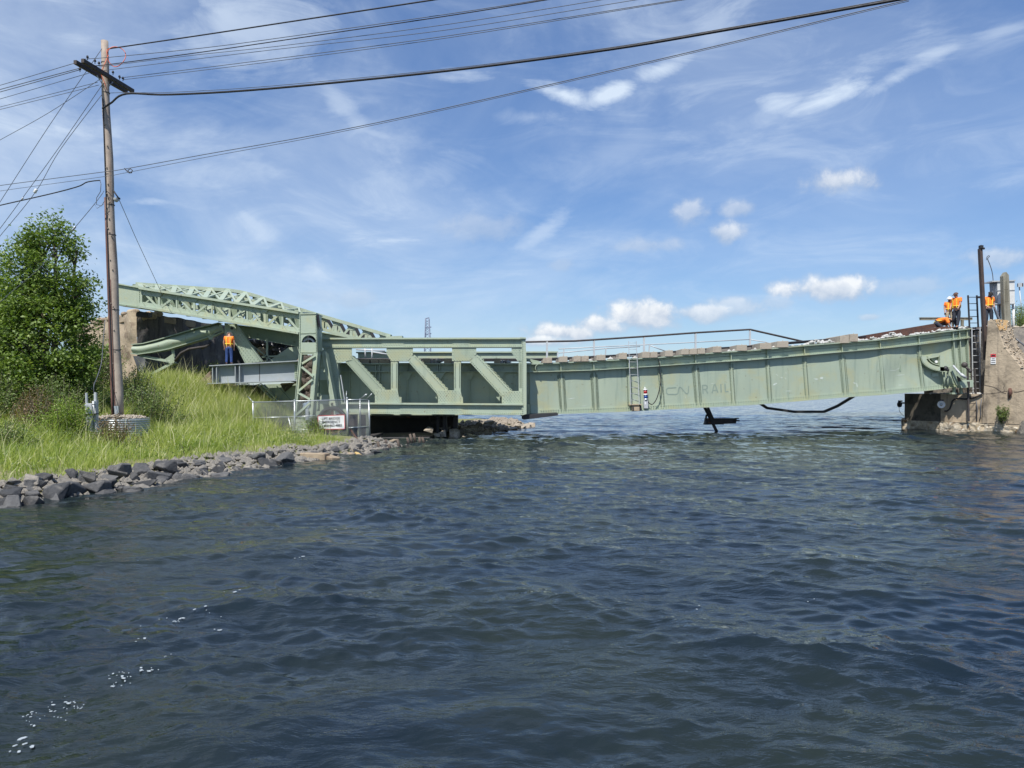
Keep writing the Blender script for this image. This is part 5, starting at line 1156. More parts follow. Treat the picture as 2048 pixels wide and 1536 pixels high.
slab('concrete_footing', 'flat concrete pad under the tower foot', [(563,868),(608,866),(637,868),(637,888),(563,888)], 30.2, 2.2, concrete_tan)
slab('pit_wall', 'concrete machinery pit wall under the truss, blackened to deepen its shade', [(640,828),(915,830),(915,884),(860,892),(640,900)], 37.6, .6, black_steel, 'wall')  # shaded concrete; the near-black material puts extra shade into the colour
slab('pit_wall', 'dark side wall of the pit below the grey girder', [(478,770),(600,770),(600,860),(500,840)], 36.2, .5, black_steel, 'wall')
slab('pit_beam', 'dark steel beam spanning the pit below the truss', [(742,832),(915,832),(915,836),(742,838)], 35.5, .4, dark_steel, 'beam')
for x0, x1, y1, lab in [(873,878,884,'thin black column left under the truss end'), (886,893,883,'thick black column under the truss end'), (907,915,878,'right column of the dark frame beside the pale boulders')]:
    m = MB(); m.plate([(x0,829),(x1,829),(x1,y1),(x0,y1)], 34.6, .3); m.build('pit_column', black_steel, label=lab, cat='column', group='columns under the truss')
m = MB(); m.plate([(893,850),(914,849),(914,851.5),(893,853)], 35.4, .05); m.plate([(893,834),(908,833),(908,849),(893,850)], 35.8, .03); m.build('metal_sheet', dark_steel, label='dark panel between the two right columns under the truss', cat='panel')
m = MB()
for a in np.linspace(0, 2*math.pi, 25)[:-1]: m.box(P(868,838,35)+Vector((math.cos(a)*.2, 0, math.sin(a)*.2)), (.06, .1, .06))
m.tube([P(860,836,35.2), P(876,836,35.2)], .03, 6); m.build('gear', dark_steel, label='dark gear wheel among the columns under the truss', cat='gear')
slab('pit_deck', 'dark slab roofing the machinery pit behind the fence', [(700,877),(742,872),(742,878),(700,884)], 30.6, 3.0, dark_steel, 'slab')
slab('pit_floor', 'low dark block in the water edge under the truss', [(700,880),(745,875),(860,874),(860,884),(745,900),(700,904)], 33, 4.4, black_steel)
# laced strut and green plates below the grey girder
def lower_frame():
    t = thing('lower_lattice_strut', 'green laced strut slanting down below the grey girder', 'strut', P(540, 815, 34)); d = 34.0
    for o in (0, 9):
        m = MB(); m.pbar(513+o, 769, 561+o*.7, 814, d, 2, .2); m.build('strut_side', green_w, t)
    for i in range(8): f = i/8; x = 513+48*f; y = 769+45*f; m = MB(); m.pbar(x, y+1, x+9, y-1+(2 if i % 2 else -1), d, 1.5, .1); m.build('lacing', green_w, t)
    t = thing('lower_plate_frame', 'broad green plates below the grey girder left of the tower', 'steel plate', P(570, 830, 34.4)); d = 34.5
    m = MB(); m.plate([(528,769),(600,766),(600,832),(585,832),(562,806)], d, .08); m.build('web', green_w, t)
    m = MB(); m.pbar(553,772,590,812,d,1.6,.12,.1); m.build('edge_angle', green_w, t); m = MB(); m.pbar(528,769,566,810,d,1.6,.2,.15); m.build('edge_angle', green_w, t)
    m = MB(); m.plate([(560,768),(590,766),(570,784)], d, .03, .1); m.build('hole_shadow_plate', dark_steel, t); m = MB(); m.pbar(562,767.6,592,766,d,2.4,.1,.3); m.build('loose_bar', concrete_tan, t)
lower_frame()
# ================================================================== TOWER
def tower():
    d = 31.0; t = thing('support_tower', 'green laced steel tower leg with an arched opening', 'tower', P(600, 866, d))
    # head box with arched opening: outline split into two plates round the arch
    arch = [(618+14.6*math.cos(a), 685-14.6*math.sin(a)) for a in np.linspace(math.pi, 0, 15)]
    m = MB(); up = [(599,628),(632,627),(634,661),(634.2,685)]+arch[::-1]+[(599,685)]; m.plate(up, d, .04); m.plate([(598.6,685),(634.2,685),(634.7,709),(598,709)], d, .04)
    m.plate([(599,628),(601,628),(600,709),(598,709)], d, 1.1, -.04); m.plate([(631,627),(632,627),(634.5,709),(633,709)], d, .9, -.04); m.plate([(599,627),(632,626),(632,628),(599,629)], d, 1.1, .03)
    for x in (600.4, 631.6): m.rivets_line(x, 632, x+(1.2 if x > 620 else -.4), 706, d, 24, 0, .02)
    m.rivets_line(602, 667, 631, 666, d, 14, 0, .018); m.rivets_line(602, 705, 631, 705, d, 14, 0, .018); m.build('tower_head', green, t)
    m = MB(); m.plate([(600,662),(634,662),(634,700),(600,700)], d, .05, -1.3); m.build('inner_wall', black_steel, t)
    m = MB(); m.disc(P(618.5,689,d+.3), 13*d/F, (0,-1,0), .12, 28, 9.5*d/F); m.disc(P(618.5,689,d+.3), 4*d/F, (0,-1,0), .2, 16); m.build('pulley', galv_dull, t)
    m = MB(); m.prism([P(633,628,d), P(637.5,640,d+.6), P(645.5,702,d+.6), P(635.7,702,d)], (0, .05, 0)); m.build('shaded_side_plate', green_d, t)  # tower side away from the sun, its shade painted as darker green
    m = MB(); m.prism([P(632.5,629,d-.02), P(637,629,d+.3), P(642,661,d+.3), P(637,650,d-.02)], (0, .04, 0)); m.build('rusty_edge', rust, t)
    m = MB(); m.pbar(601,706,587,860,d,5.6,.30,.02); m.pbar(598.6,706,584.6,860,d,1.2,.5,.06); m.build('leg', green, t)
    m = MB(); m.pbar(631,706,619.5,835,d,6.4,.30,.02); m.pbar(634.6,706,624,835,d,1.4,.5,.06); m.build('leg', green, t)
    zz = [((604,727),(630,711)),((603,734),(626,753)),((625,759),(597,782)),((595,785),(620,799)),((620,806),(591,831))]
    for a, b in zz: m = MB(); m.pbar(*a, *b, d, 4.4, .06, .06); m.pbar(a[0], a[1]+1.8, b[0], b[1]+1.8, d, .8, .12, .1); m.build('lacing_bar', green, t)
    m = MB(); m.plate([(583.5,832),(621,833),(616.5,861),(577.5,863)], d, .35, .05); m.rivets_line(585,836,619,836,d,14,.05,.02); m.build('base_plate', green, t)
    m = MB(); m.plate([(575,861),(620,859),(621,864),(575,866)], d, .8, .2); m.build('foot', green, t)
    m = MB(); m.plate([(610.8,818),(617,818),(617,840),(611,840)], d, .04, .12); m.build('tag_plate', grey_paint, t)
    # rear members
    t2 = thing('raking_leg', 'green raking steel leg between the tower and the truss', 'steel leg', P(668, 840, 31.8)); d = 31.7
    m = MB(); m.pbar(646.5,703,666.5,812,d,7.5,.3); m.pbar(650.5,706,671,812,d,1.4,.5,.1); m.pbar(662,806,669,838,d,7,.2); m.build('leg', green, t2)
    m = MB(); m.pbar(635.5,702,634,822,d,4.6,.25); m.build('thin_post', green_d, t2)
    m = MB(); m.plate([(628,737),(650,737),(653,760),(627,760)], d, .05, -.1); m.plate([(630,789),(660,790),(664,810),(628,806)], d, .05, -.1); m.plate([(640,708),(652,710),(656,735),(641,735)], d, .05, -.1); m.build('tie_plate', green, t2)
    m = MB(); m.plate([(625,700),(664,700),(664,835),(622,835)], d, .05, -1.2); m.build('rear_panel', green_d, t2)
    m = MB(); m.pbar(681,750,690,806,32.2,1.6,.06); m.build('grab_bar', galv_dull, t2)
tower()
def sheave():
    d = 31.0; c = P(665.7, 842, d); t = thing('sheave_wheel', 'rusty spoked sheave wheel behind the emergency sign', 'wheel', c-Vector((0, 0, .56)))
    m = MB(); m.disc(c, .575, (0,-1,0), .2, 40, .515)
    for k in range(72): a = 2*math.pi*k/72; m.box(c+Vector((math.cos(a)*.585, -.1, math.sin(a)*.585)), (.022, .2, .03), Matrix.Rotation(-a, 3, 'Y'))
    m.build('toothed_rim', black_steel, t); m = MB(); m.disc(c-Vector((0,.02,0)), .515, (0,-1,0), .1, 40, .44); m.build('inner_rim', rust, t)
    for k in range(6):
        a = math.pi/6+k*math.pi/3; u = Vector((math.cos(a), 0, math.sin(a))); m = MB(); m.bar(c+u*.08-Vector((0,.07,0)), c+u*.47-Vector((0,.07,0)), .10, .06, (0,1,0)); m.build('spoke', rust, t)
    m = MB(); m.disc(c, .12, (0,-1,0), .24, 20); m.build('hub', rust, t)
    m = MB(); m.disc(P(618,848,31.4), .2, (0,-1,0), .3, 16); m.disc(P(622,850,31.3), .1, (0,-1,0), .3, 12); m.build('drive_pinion', dark_steel, label='dark pinion in the gap left of the sheave wheel', cat='gear')
sheave()
# ================================================================== FENCE, SIGN
wire_grey = M('fence_wire', (.34,.36,.37), None, 3, .5, metal=.3, bmp=0)
def fence():
    d0 = 29.4; t = thing('chain_link_fence', 'galvanised chain-link fence cage round the tower foot', 'fence', P(600, 880, d0))
    def D(x): return 29.4+(x-506)*-.0006
    for x0, y0, x1, y1, r in [(506,804,506.5,864,.030),(589,801,589.5,882,.030),(694,797,696,884,.040),(720,799,720,872,.024),(737.5,803,740,878,.030),(577,835,587,880,.02)]:
        m = MB(); m.tube([P(x0, y0, D(x0) if x0 < 700 else 30.2), P(x1, y1, D(x1) if x0 < 700 else 30.2)], r, 8); m.ball(P(x0, y0, D(x0) if x0 < 700 else 30.2), r*1.4, 8, 5); m.build('post', galv, t)
    for a, b, r in [((506,804.5),(694,799.5),.022),((509,835.5),(578,834),.020),((578,834),(636,831.5),.020),((506,862.5),(578,861.5),.020),((578,861.5),(636,858),.016),((694,799.5),(737,799.5),.020),((696,856),(740,853),.018)]:
        m = MB(); m.tube([P(*a, D(a[0]) if a[0] < 690 else 29.6+(a[0]-694)*.014), P(*b, D(b[0]) if b[0] < 690 else 29.6+(b[0]-694)*.014)], r, 8); m.build('rail', galv, t)
    for a, b in [((495.5,792.7),(506,804)),((721,798),(732,788)),((724,798),(734,788)),((733,798.5),(744,787)),((693,782),(692,799))]:
        m = MB(); m.tube([P(*a, 29.6), P(*b, 29.5)], .014, 6); m.build('barb_arm', galv, t)
    def mesh(name, xa, xb, ya, yb, dfn, step=.085):
        m = MB(); p = P(xa, yb, dfn(xa)); q = P(xb, yb, dfn(xb)); Wd = (q-p).length; ux = (q-p).normalized(); Ht = P(xa, ya, dfn(xa)).z-p.z; k = int((Wd+Ht)/step)
        for i in range(1, k):
            s = i*step
            for sg in (0, 1):
                x0, z0 = (min(s, Wd), max(0, s-Wd)); x1, z1 = (max(0, s-Ht), min(s, Ht))
                A = p+ux*(x0 if not sg else Wd-x0)+Vector((0, .004*sg, z0)); B = p+ux*(x1 if not sg else Wd-x1)+Vector((0, .004*sg, z1)); m.bar(A, B, .009, .006, (0,1,0))
        return m.build(name, wire_grey, t, recalc=False)
    mesh('wire_mesh', 506, 589, 805, 862, D); mesh('wire_mesh', 589, 694, 802, 882, D); mesh('wire_mesh', 694, 738, 800, 875, lambda x: 29.6+(x-694)*.014)
    t2 = thing('gate_frame', 'small green framed gate right of the fence corner post', 'gate', P(727, 875, 30.4)); d = 30.3
    for x in (715.5, 731.5): m = MB(); m.plate([(x,827),(x+5,827),(x+6,876),(x+1,876)], d, .12); m.rivets_line(x+2.5, 832, x+3, 872, d, 8, 0, .02); m.build('post', green, t2)
    m = MB(); m.plate([(697,825.5),(738,825),(738,828),(697,828.5)], d, .1, .02); m.plate([(697,853),(735,851.5),(735,854),(697,855.5)], d, .08, .02); m.build('rail', green, t2)
    m = MB(); m.plate([(698,829),(715,829),(715,874),(698,874)], d, .03, -.1); m.plate([(722,829),(731,829),(731,874),(722,874)], d, .03, -.1); m.build('dark_panel', dark_steel, t2)
fence()
def text(body, size, p, mat, parent, name='lettering', rot=0.0, xs=1.0, extr=.002, off=.0, bold=0.0):
    cu = bpy.data.curves.new(name, 'FONT'); cu.body = body; cu.size = size; cu.align_x = 'CENTER'; cu.align_y = 'CENTER'; cu.extrude = extr; cu.offset = bold
    tmp = bpy.data.objects.new(name, cu); COL.objects.link(tmp); dg = bpy.context.evaluated_depsgraph_get(); me = bpy.data.meshes.new_from_object(tmp.evaluated_get(dg)); bpy.data.objects.remove(tmp)
    me.transform(Matrix.Diagonal((xs, 1, 1, 1))); me.transform(Matrix.Rotation(rot, 4, 'Z')); me.transform(Matrix.Rotation(math.pi/2, 4, 'X')); me.materials.clear(); me.materials.append(mat)
    o = bpy.data.objects.new(name, me); COL.objects.link(o); o.parent = parent; o.location = Vector(p)-root_loc(parent); return o
def sign():
    d = 29.25; t = thing('emergency_sign', 'white lift bridge emergency sign with red border on the fence', 'sign', P(662, 858, d))
    k = d/F; q = [(635.7,831.8),(689,829.8),(689.4,857.8),(637,858.8)]
    m = MB(); m.plate(q, d, .02); m.build('board', white_paint, t)
    m = MB()
    for a, b in zip(q, q[1:]+q[:1]): m.pbar(a[0], a[1], b[0], b[1], d, 1.0, .012, .006)
    m.build('border', sign_red, t)
    for s, x, y, sz, xs in [('LIFT BRIDGE', 661.8, 837.3, 6.0, .95), ('EMERGENCY', 662, 844.2, 6.0, .95), ('1 800-863-4883', 663.5, 851.4, 6.0, .92)]: text(s, sz*k*1.15, P(x, y, d-.008), sign_ink, t, rot=.03, xs=xs, bold=.0012)
sign()
# pilings and drift timber at the water line
def timber(name, label, a, b, w, h, mat=log_wood, cat='timber', group=None):
    m = MB(); A, B = P(*a), P(*b); n = 8; vs = []; x = (B-A).normalized(); y = Vector((0,0,1)).cross(x).normalized(); z = x.cross(y)
    for i in range(n+1):
        c = A.lerp(B, i/n); s = 1+.12*mnoise.noise(Vector((i*.7, w*9, a[0])))
        for u, v in ((-1,-1),(1,-1),(1,1),(-1,1)): vs.append(c+y*u*w/2*s+z*v*h/2*s+Vector((0,0,.02*mnoise.noise(Vector((i, u, a[0]))))))
    m.add(vs, [(i*4+k, i*4+(k+1) % 4, (i+1)*4+(k+1) % 4, (i+1)*4+k) for i in range(n) for k in range(4)]+[(0,1,2,3), tuple(n*4+k for k in (3,2,1,0))]); return m.build(name, mat, label=label, cat=cat, group=group, bevel=.02)
timber('timber', 'thick weathered timber lying on the rocks below the tower', (566,913,23.2), (655,915,22.8), .34, .26)
timber('timber', 'shorter pale timber block on the rocks left of the thick timber', (474,902,23.5), (502,903,23.3), .2, .16)
timber('timber', 'brown timber sloping down into the water below the fence', (600,905,24.2), (672,921,22.6), .3, .2)
timber('plank', 'pale plank lying across the rocks below the sign', (621,893,26.0), (706,908,24.6), .12, .06, concrete_tan, 'plank')
timber('plank', 'short yellowish broken plank at the water edge', (704,899,25.4), (722,912,24.4), .12, .05, M('split_yellow_wood', (.55,.40,.16), (.4,.28,.12), 8, .9), 'plank')
timber('waterline_timber', 'long timber wale at the waterline under the truss', (738,902,27.2), (792,884,30.0), .22, .24)
m = MB(); m.tube([P(702,860,29.3), P(734,908,25.6)], .035, 6); m.build('steel_bar', rust, label='rusty bar leaning from the fence into the water', cat='bar')
dark_wood = M('wet_dark_wood', (.13,.10,.08), (.07,.055,.045), 5, .8, bmp=.01)
rr = random.Random(8); PL = ['first', 'second', 'third', 'fourth', 'fifth', 'sixth', 'seventh', 'eighth', 'last']
for i, (x, y, h) in enumerate([(757,891,14),(771,886,13),(797,888,15),(815,882,13),(822,878,16),(829,877,16),(838,880,12),(846,879,11),(778,890,8)]):
    d = H*F/(y+6-HY); a = P(x-1.5+rr.uniform(-1, 2), y-h+6, d); b = P(x+2.5, y+9, d); m = MB(); m.tube([a, b], [.05, .065], 7); 
    m.build('piling', dark_wood, label='%s broken timber piling counted from the bank under the truss' % (PL[i] if i < 8 else 'short stubby extra'), cat='piling', group='broken pilings under the truss')
# ================================================================== RIGHT PIER
def pier():
    t = thing('bridge_pier', 'weathered concrete pier carrying the right end of the span', 'pier', P(1890, 862, 40.2))
    A = Vector((23.6, 45.6)); B = Vector((21.85, 42.3)); C0 = Vector((22.62, 40.1)); E0 = Vector((24.95, 37.0)); G = Vector((31.0, 29.6))
    def wall(name, pts, z0, z1, mat, amp, seed, res=.22, off=0.0, fine_amp=0.0):
        m = MB()
        for p, q in zip(pts, pts[1:]):
            L = (q-p).length; n = max(2, int(L/res)); R = max(2, int((z1-z0)/res)); u = (q-p).normalized(); nn = Vector((-u.y, u.x))*-1; vs = []
            for i in range(n+1):
                for j in range(R+1):
                    b = p+(q-p)*i/n; z = z0+(z1-z0)*j/R; w = 0 if i in (0, n) else 1
                    dd_ = w*(amp*mnoise.noise(Vector((b.x*1.3, b.y*1.3, z*1.5+seed)))+fine_amp*mnoise.noise(Vector((b.x*6, b.y*6, z*7+seed)))); b2 = b+nn*(off+dd_); vs.append((b2.x, b2.y, z))
            m.add(vs, [(i*(R+1)+j, (i+1)*(R+1)+j, (i+1)*(R+1)+j+1, i*(R+1)+j+1) for i in range(n) for j in range(R)], True)
        return m.build(name, mat, t, recalc=False)
    zt = 1.93
    wall('shaft', [C0, E0, G], .35, zt, concrete, .03, 1, fine_amp=.012); wall('stained_shaded_side', [A, B, C0], .35, zt, M('algae_and_shade_concrete', (.085,.075,.06), (.13,.115,.09), 1.2, .85, streak=(.20,.18,.14), streak_t=(.6,.8), stain=(.04,.036,.03), stain_t=(.45,.65), bmp=.02), .03, 2, fine_amp=.012)  # side face colour holds algae stain and the shade under the span
    wall('spalled_ledge', [A, B, C0, E0, G], -.6, .47, ledge_stone, .10, 4, .07, .14, .10)
    m = MB(); ring_ = [A, B, C0, E0, G]; m.add([(p.x, p.y, zt) for p in ring_]+[(34, 30, zt), (34, 50, zt), (22.5, 50, zt)], [tuple(range(8))]); m.build('top', concrete_tan, t, recalc=False)
    m = MB(); inner = [(p.x, p.y) for p in ring_]; 
    outr = []
    for i, p in enumerate(ring_):
        u = (ring_[min(i+1, 4)]-ring_[max(i-1, 0)]).normalized(); outr.append(p+Vector((u.y, -u.x))*.16)
    m.add([(p.x, p.y, .46) for p in ring_]+[(p.x, p.y, .46) for p in outr], [(i, i+1, i+6, i+5) for i in range(4)]); m.build('ledge_top', ledge_stone, t, recalc=False)
    m = MB()
    for f0, z0, f1, z1 in [(0,1.92,.0,1.92)]: pass
    # horizontal construction cracks and a rusty hook
    u = (E0-C0)
    def on(f, z, o=.03): b = C0+u*f; n_ = Vector((u.y, -u.x)).normalized(); return Vector((b.x+n_.x*o, b.y+n_.y*o, z))
    m.tube([on(1.05, 2.6), on(1.06, 2.5, .08), on(1.05, 2.4, .1)], .05, 6); m.build('rusty_hook', dark_steel, t)
    return C0, E0
PC, PE = pier()
def pf(px, off=.0):
    """distance of the pier's front face along the sight line px"""
    u = (PE-PC); k = (px-1024)/F; # x = k*y ; point = PC+u*s
    s = (k*PC.y-PC.x)/(u.x-k*u.y); return PC.y+u.y*s-off
def wing_wall():
    t = thing('wing_wall', 'tan concrete wing wall sloping down to the right of the span', 'wing wall', P(2000, 790, 38))
    edge = [(1966.5,787),(1974.5,641),(1991,640),(2008,693),(2048,740),(2150,850),(2150,870),(1966,850)]
    pts = [(1974.6,641),(1991,640.5),(1998,661),(2008,692),(2028,716),(2048,741),(2090,790),(2140,850),(2140,868),(1963,850),(1966.5,784),(1970,720)]
    m = MB(); f = [P(x, y, pf(x, .12)) for x, y in pts]; u = (PE-PC).normalized(); n_ = Vector((-u.y, u.x, 0)); back = Vector((1.45, .95, 0)).normalized()*1.5
    m.prism(f, back); o = m.build('wall_body', concrete, t, bevel=.03)
    m = MB(); rr = random.Random(3)                                        # broken crest: stones and mortar along the sloping top
    cr = [(1976,640),(1991,640),(1998,661),(2008,692),(2028,716),(2048,741),(2090,790)]
    for a, b in zip(cr, cr[1:]):
        for _ in range(60):
            q = rr.random(); x = a[0]+(b[0]-a[0])*q; y = a[1]+(b[1]-a[1])*q; c = P(x, y, pf(x, .12))+back*rr.random()+Vector((0,0,rr.uniform(-.03, .04))); s = rr.uniform(.04, .13)
            vs = [c+Vector(v)*s*rr.uniform(.5, .9) for v in ((1,0,0),(.2,1,0),(-1,.1,0),(-.1,-1,0),(.1,.1,.4),(0,0,-.6))]; m.add(vs, [(0,1,4),(1,2,4),(2,3,4),(3,0,4),(1,0,5),(2,1,5),(3,2,5),(0,3,5)])
    m.build('broken_crest', ledge_stone, t, recalc=False)
    m = MB(); m.prism([P(1978,640,pf(1978,.13))+back*.55+Vector((0,0,.02)), P(1991,639.5,pf(1991,.13))+Vector((0,0,.03)), P(1998,660,pf(1998,.13))+Vector((.02,0,.03)), P(1998,660,pf(1998,.13))+back*.5+Vector((0,0,.05)), P(1991,639.5,pf(1991,.13))+back*.9+Vector((0,0,.04))], (0,0,-.05)); m.build('yellow_top', yellow_paint, t)
    # cracks
    def crack(pts, w): 
        m = MB()
        for a, b in zip(pts, pts[1:]): m.bar(P(*a, pf(a[0], .125)), P(*b, pf(b[0], .125)), w, .006, (0,1,0))
        m.build('crack', M('crack_dark', (.05,.04,.035), None, 3, .9, bmp=0) if 'crack_dark' not in MATS else MATS['crack_dark'], t)
    crack([(1968,770),(1980,772.5),(1990,775),(2003,784),(2012,787)], .02); crack([(1966,787.5),(1980,787.5),(1998,785),(2010,782.6),(2020,781)], .018); crack([(2028,784),(2036,784),(2050,781),(2060,780)], .03); crack([(2010,783),(2007,775),(2010,770)], .015)
    m = MB(); m.tube([P(2019.5,777,pf(2019,.2)), P(2021,786,pf(2021,.24)), P(2017,798,pf(2017,.15))], [.07, .09, .02], 7); m.build('rusty_anchor', rust, t)
wing_wall()
def back_wall():
    t = thing('abutment_wall', 'dark ribbed abutment wall behind the tall ladder', 'abutment wall', P(1955, 787, 41.4)); d = 41.3
    m = MB(); m.plate([(1934,656),(1984,653),(1984,790),(1934,790)], d, .8); m.build('wall', concrete_dark, t)
    for x in (1938, 1949, 1961, 1968): m = MB(); m.plate([(x,662),(x+4,662),(x+4,750),(x,750)], d, .06, .06); m.build('rib', concrete, t)
    m = MB(); m.plate([(1936,655),(1984,652),(1984,656),(1936,659)], d, 1.0, .25); m.build('coping', concrete_dark, t)
    m = MB(); m.plate([(1950,726),(1961,726),(1962,752),(1950,752)], d, .1, .09); m.build('rusty_recess', rust, t)
    m = MB(); m.plate([(1940,752),(1968,750),(1968,786),(1940,787)], d, .12, .14); m.build('dark_recess', black_steel, t)
back_wall()
def machinery():
    t = thing('latch_machinery', 'green bridge latch levers and box at the right end of the span', 'machinery', P(1925, 787, 38.8)); d = 38.4
    m = MB(); m.ball(P(1891,737,38.6), .13, 10, 6); m.tube([P(1883,734,38.8), P(1897,741,38.5)], .07, 8); m.build('dark_pivot', black_steel, t)
    m = MB(); m.plate([(1897,741),(1899,734),(1904,730),(1909,733),(1912,742),(1911,752),(1915,762),(1918,770),(1914,771),(1907,756),(1903,743),(1898,745)], 38.6, .12); m.build('lever', green_w, t); m = MB(); m.disc(P(1905,733,39.48), .11, (0,-1,0), .1, 14); m.build('lever_pin', green_w, t)
    m = MB(); m.tube([P(1906,731,38.4), P(1922,749,38.2), P(1933,756,38.1)], .05, 8); m.tube([P(1921,748,38.2), P(1931,755,38.1)], .075, 8); m.build('push_rod', galv_dull, t)
    m = MB(); m.tube([P(1928,731,38.5), P(1935,737,38.4), P(1942,744,38.4)], .06, 8); m.ball(P(1929,730,38.5), .15, 10, 6); m.ball(P(1940,742,38.4), .1, 10, 6); m.build('upper_linkage', dark_steel, t)
    for x, y0, y1 in [(1888,744,773),(1895,744,775)]: m = MB(); m.tube([P(x,y0,38.8), P(x+1,y1,38.8)], .045, 8); m.build('post', green_w, t)
    m = MB(); m.plate([(1919,761),(1947,760),(1947,774.5),(1923,776)], d, .4); m.plate([(1923,764),(1934,763.5),(1934,772),(1924,772.5)], d, .02, .02); m.build('box', green, t, bevel=.01)
    m = MB(); m.plate([(1908,773),(1912,773),(1911,788),(1907,788)], 39.0, .15); m.plate([(1921,775),(1925,775),(1926,788),(1922,788)], 38.9, .15); m.plate([(1904,785),(1914,785),(1914,788.5),(1904,788.5)], 38.9, .5); m.build('foot', green_w, t)
    m = MB(); m.plate([(1934,763),(1937,775),(1940,775),(1940,763)], d, .02, .02); m.plate([(1915,752),(1921,757),(1923,763),(1918,763)], d, .1, .0); m.build('bracket', dark_steel, t)
    m = MB()
    rr = random.Random(5)
    for _ in range(60):
        x = rr.uniform(1860, 1964); c = P(x, 787.6, pf(x)+rr.uniform(.1, 1.2)); m.ball(Vector((c.x, c.y, 1.93)), rr.uniform(.04, .12), 6, 4, (1,1,.7))
    m.build('pier_gravel', rubble_white, label='white gravel lying on the pier top edge', kind='stuff', recalc=False)
machinery()
ladder('ladder', 'black steel ladder rising above the abutment beside the steel pole', 1936, 590.5, 1939, 655, 17.5, 17.5, 40.6, 40.6, 5, .035, black_steel, .02)
ladder('ladder', 'ladder running down the dark abutment wall', 1943.5, 655, 1946, 786, 16.5, 14, 40.2, 39.9, 10, .022, galv_dull, .018)
ladder('ladder', 'rusty ladder standing on the pier face down to the ledge', 1935, 736, 1937.5, 843, 14, 16.5, 38.9, 38.7, 8, .04, dark_steel, .018)
m = MB(); m.tube([P(1954,595,40.6), P(1966,594,39.4)], .03, 6); m.box(P(1959,594.5,40), (.16, .1, .1)); m.build('ladder_bracket', black_steel, label='black bracket tying the ladder top to the steel pole', cat='bracket')
m = MB(); m.pbar(1963, 497, 1974.5, 720, 38.9, 4.4, .12); m.pbar(1960.6, 497, 1972, 720, 38.9, 1.6, .2, .04)
pole_steel = M('dark_brown_steel', (.075,.052,.045), (.05,.038,.036), 4, .8, bmp=.004)
po = thing('steel_pole', 'tall rust brown steel pole beside the wing wall', 'pole', P(1974, 720, 38.9)); m.build('shaft', pole_steel, po)
m = MB(); m.box(P(1962,494,38.9), (.16, .16, .16)); m.tube([P(1962,493,38.9), P(1962,490,38.9)], .03, 6); m.ball(P(1967.5,497,38.9), .06, 8, 5); m.build('cap', black_steel, po)
m = MB(); m.tube(sline([(1973.5,520),(1974,514),(1977,511.5),(1979,513),(1975.5,518),(1980,530),(1985,548),(1987,575),(1988,600)], 40.4, 40.6), .02, 6); m.build('loose_cable', cable_grey, label='loose cable curling up above the metal cabinet', cat='cable')
def cabinet():
    d = 40.5; t = thing('signal_cabinet', 'pale grey metal cabinet on legs behind the wooden post', 'cabinet', P(2012, 665, d))
    m = MB(); m.plate([(1994.5,563),(2029.5,562),(2030,607),(1995.5,608)], d, .5); m.build('cabinet_box', cab_paint, t, bevel=.01)
    m = MB(); m.prism([P(1985.5,563.5,d+.35), P(1994.5,563,d), P(1995.5,608,d), P(1988,606,d+.35)], (0, .3, 0)); m.build('side_panel', M('cabinet_side', (.25,.28,.32), None, 3, .5, bmp=0), t)
    m = MB(); m.plate([(1984,561.5),(2031,559.5),(2031,562),(1984,564)], d, .7, .06); m.plate([(1994,579.8),(2030,579),(2030,580.6),(1994,581.4)], d, .03, .03); m.plate([(1988,606.5),(2031,606),(2031,608),(1988,608.6)], d, .6, .03); m.build('trim', galv_dull, t)
    for x, y in ((1996.8,654),(2026.6,668)): m = MB(); m.tube([P(x,607,d+.2), P(x+1,y,d+.2)], .065, 8); m.build('leg', white_paint, t)
    m = MB(); m.tube([P(2006,607,d+.1), P(2009,628,d+.1), P(2008.5,650,d+.1)], .055, 6); m.tube([P(2000,607,d+.1), P(2000.5,650,d+.1)], .03, 6); m.build('cable_drop', cable_black, t)
    m = MB(); pts = [(2006.5,552),(2012.5,543.5),(2018,550),(2019,575),(2021,620),(2024.5,672),(2011,672),(2008.5,620)]; m.plate(pts, 39.6, .28)
    for x, y in ((2010,578),(2014.5,578),(2012,602),(2016.5,602)): m.disc(P(x,y,39.6), .035, (0,-1,0), .01, 8)
    m.build('wooden_post', wood_grey, label='grey pointed wooden post in front of the metal cabinet', cat='post', bevel=.02)
    t = thing('flood_light', 'thin lamp pole with a square floodlight at the right edge', 'lamp pole', P(2046, 645, 46)); m = MB(); m.tube([P(2038.5,574,46), P(2046,648,46)], .035, 6); m.build('pole', galv_dull, t); m = MB(); m.box(P(2040.5,570,46), (.24, .2, .2)); m.build('lamp_head', dark_steel, t)
    m = MB(); m.plate([(2036.5,566),(2044.2,565.4),(2044.2,574),(2036.5,574)], 45.85, .02); m.build('lens', galv_dull, t)
cabinet()
def warn_sign():
    d = pf(1987, .16); t = thing('warning_sign', 'small red and white danger sign on the wing wall', 'sign', P(1987, 728, d)); u = (PE-PC).normalized()
    def q(x, y, o=.0): return P(x, y, pf(x, .15+o))
    for nm, a, b, mt, o in [('board', 707.5, 728, white_paint, 0), ('red_header', 707.8, 714.5, sign_red, .008)]:
        m = MB(); m.prism([q(1981.4,a,o), q(1991.8,a,o), q(1991.8,b,o), q(1981.4,b,o)], (0, .008, 0)); m.build(nm, mt, t)
    m = MB()
    for y, w in ((717.5, 3), (721, 4), (725, 4)): m.prism([q(1986.6-w,y-.6,.006), q(1986.6+w,y-.6,.006), q(1986.6+w,y+.6,.006), q(1986.6-w,y+.6,.006)], (0, .003, 0))
    m.prism([q(1983,710,.014), q(1990,710,.014), q(1990,712.4,.014), q(1983,712.4,.014)], (0, .003, 0)); m.build('text_lines', sign_ink, t)
warn_sign()
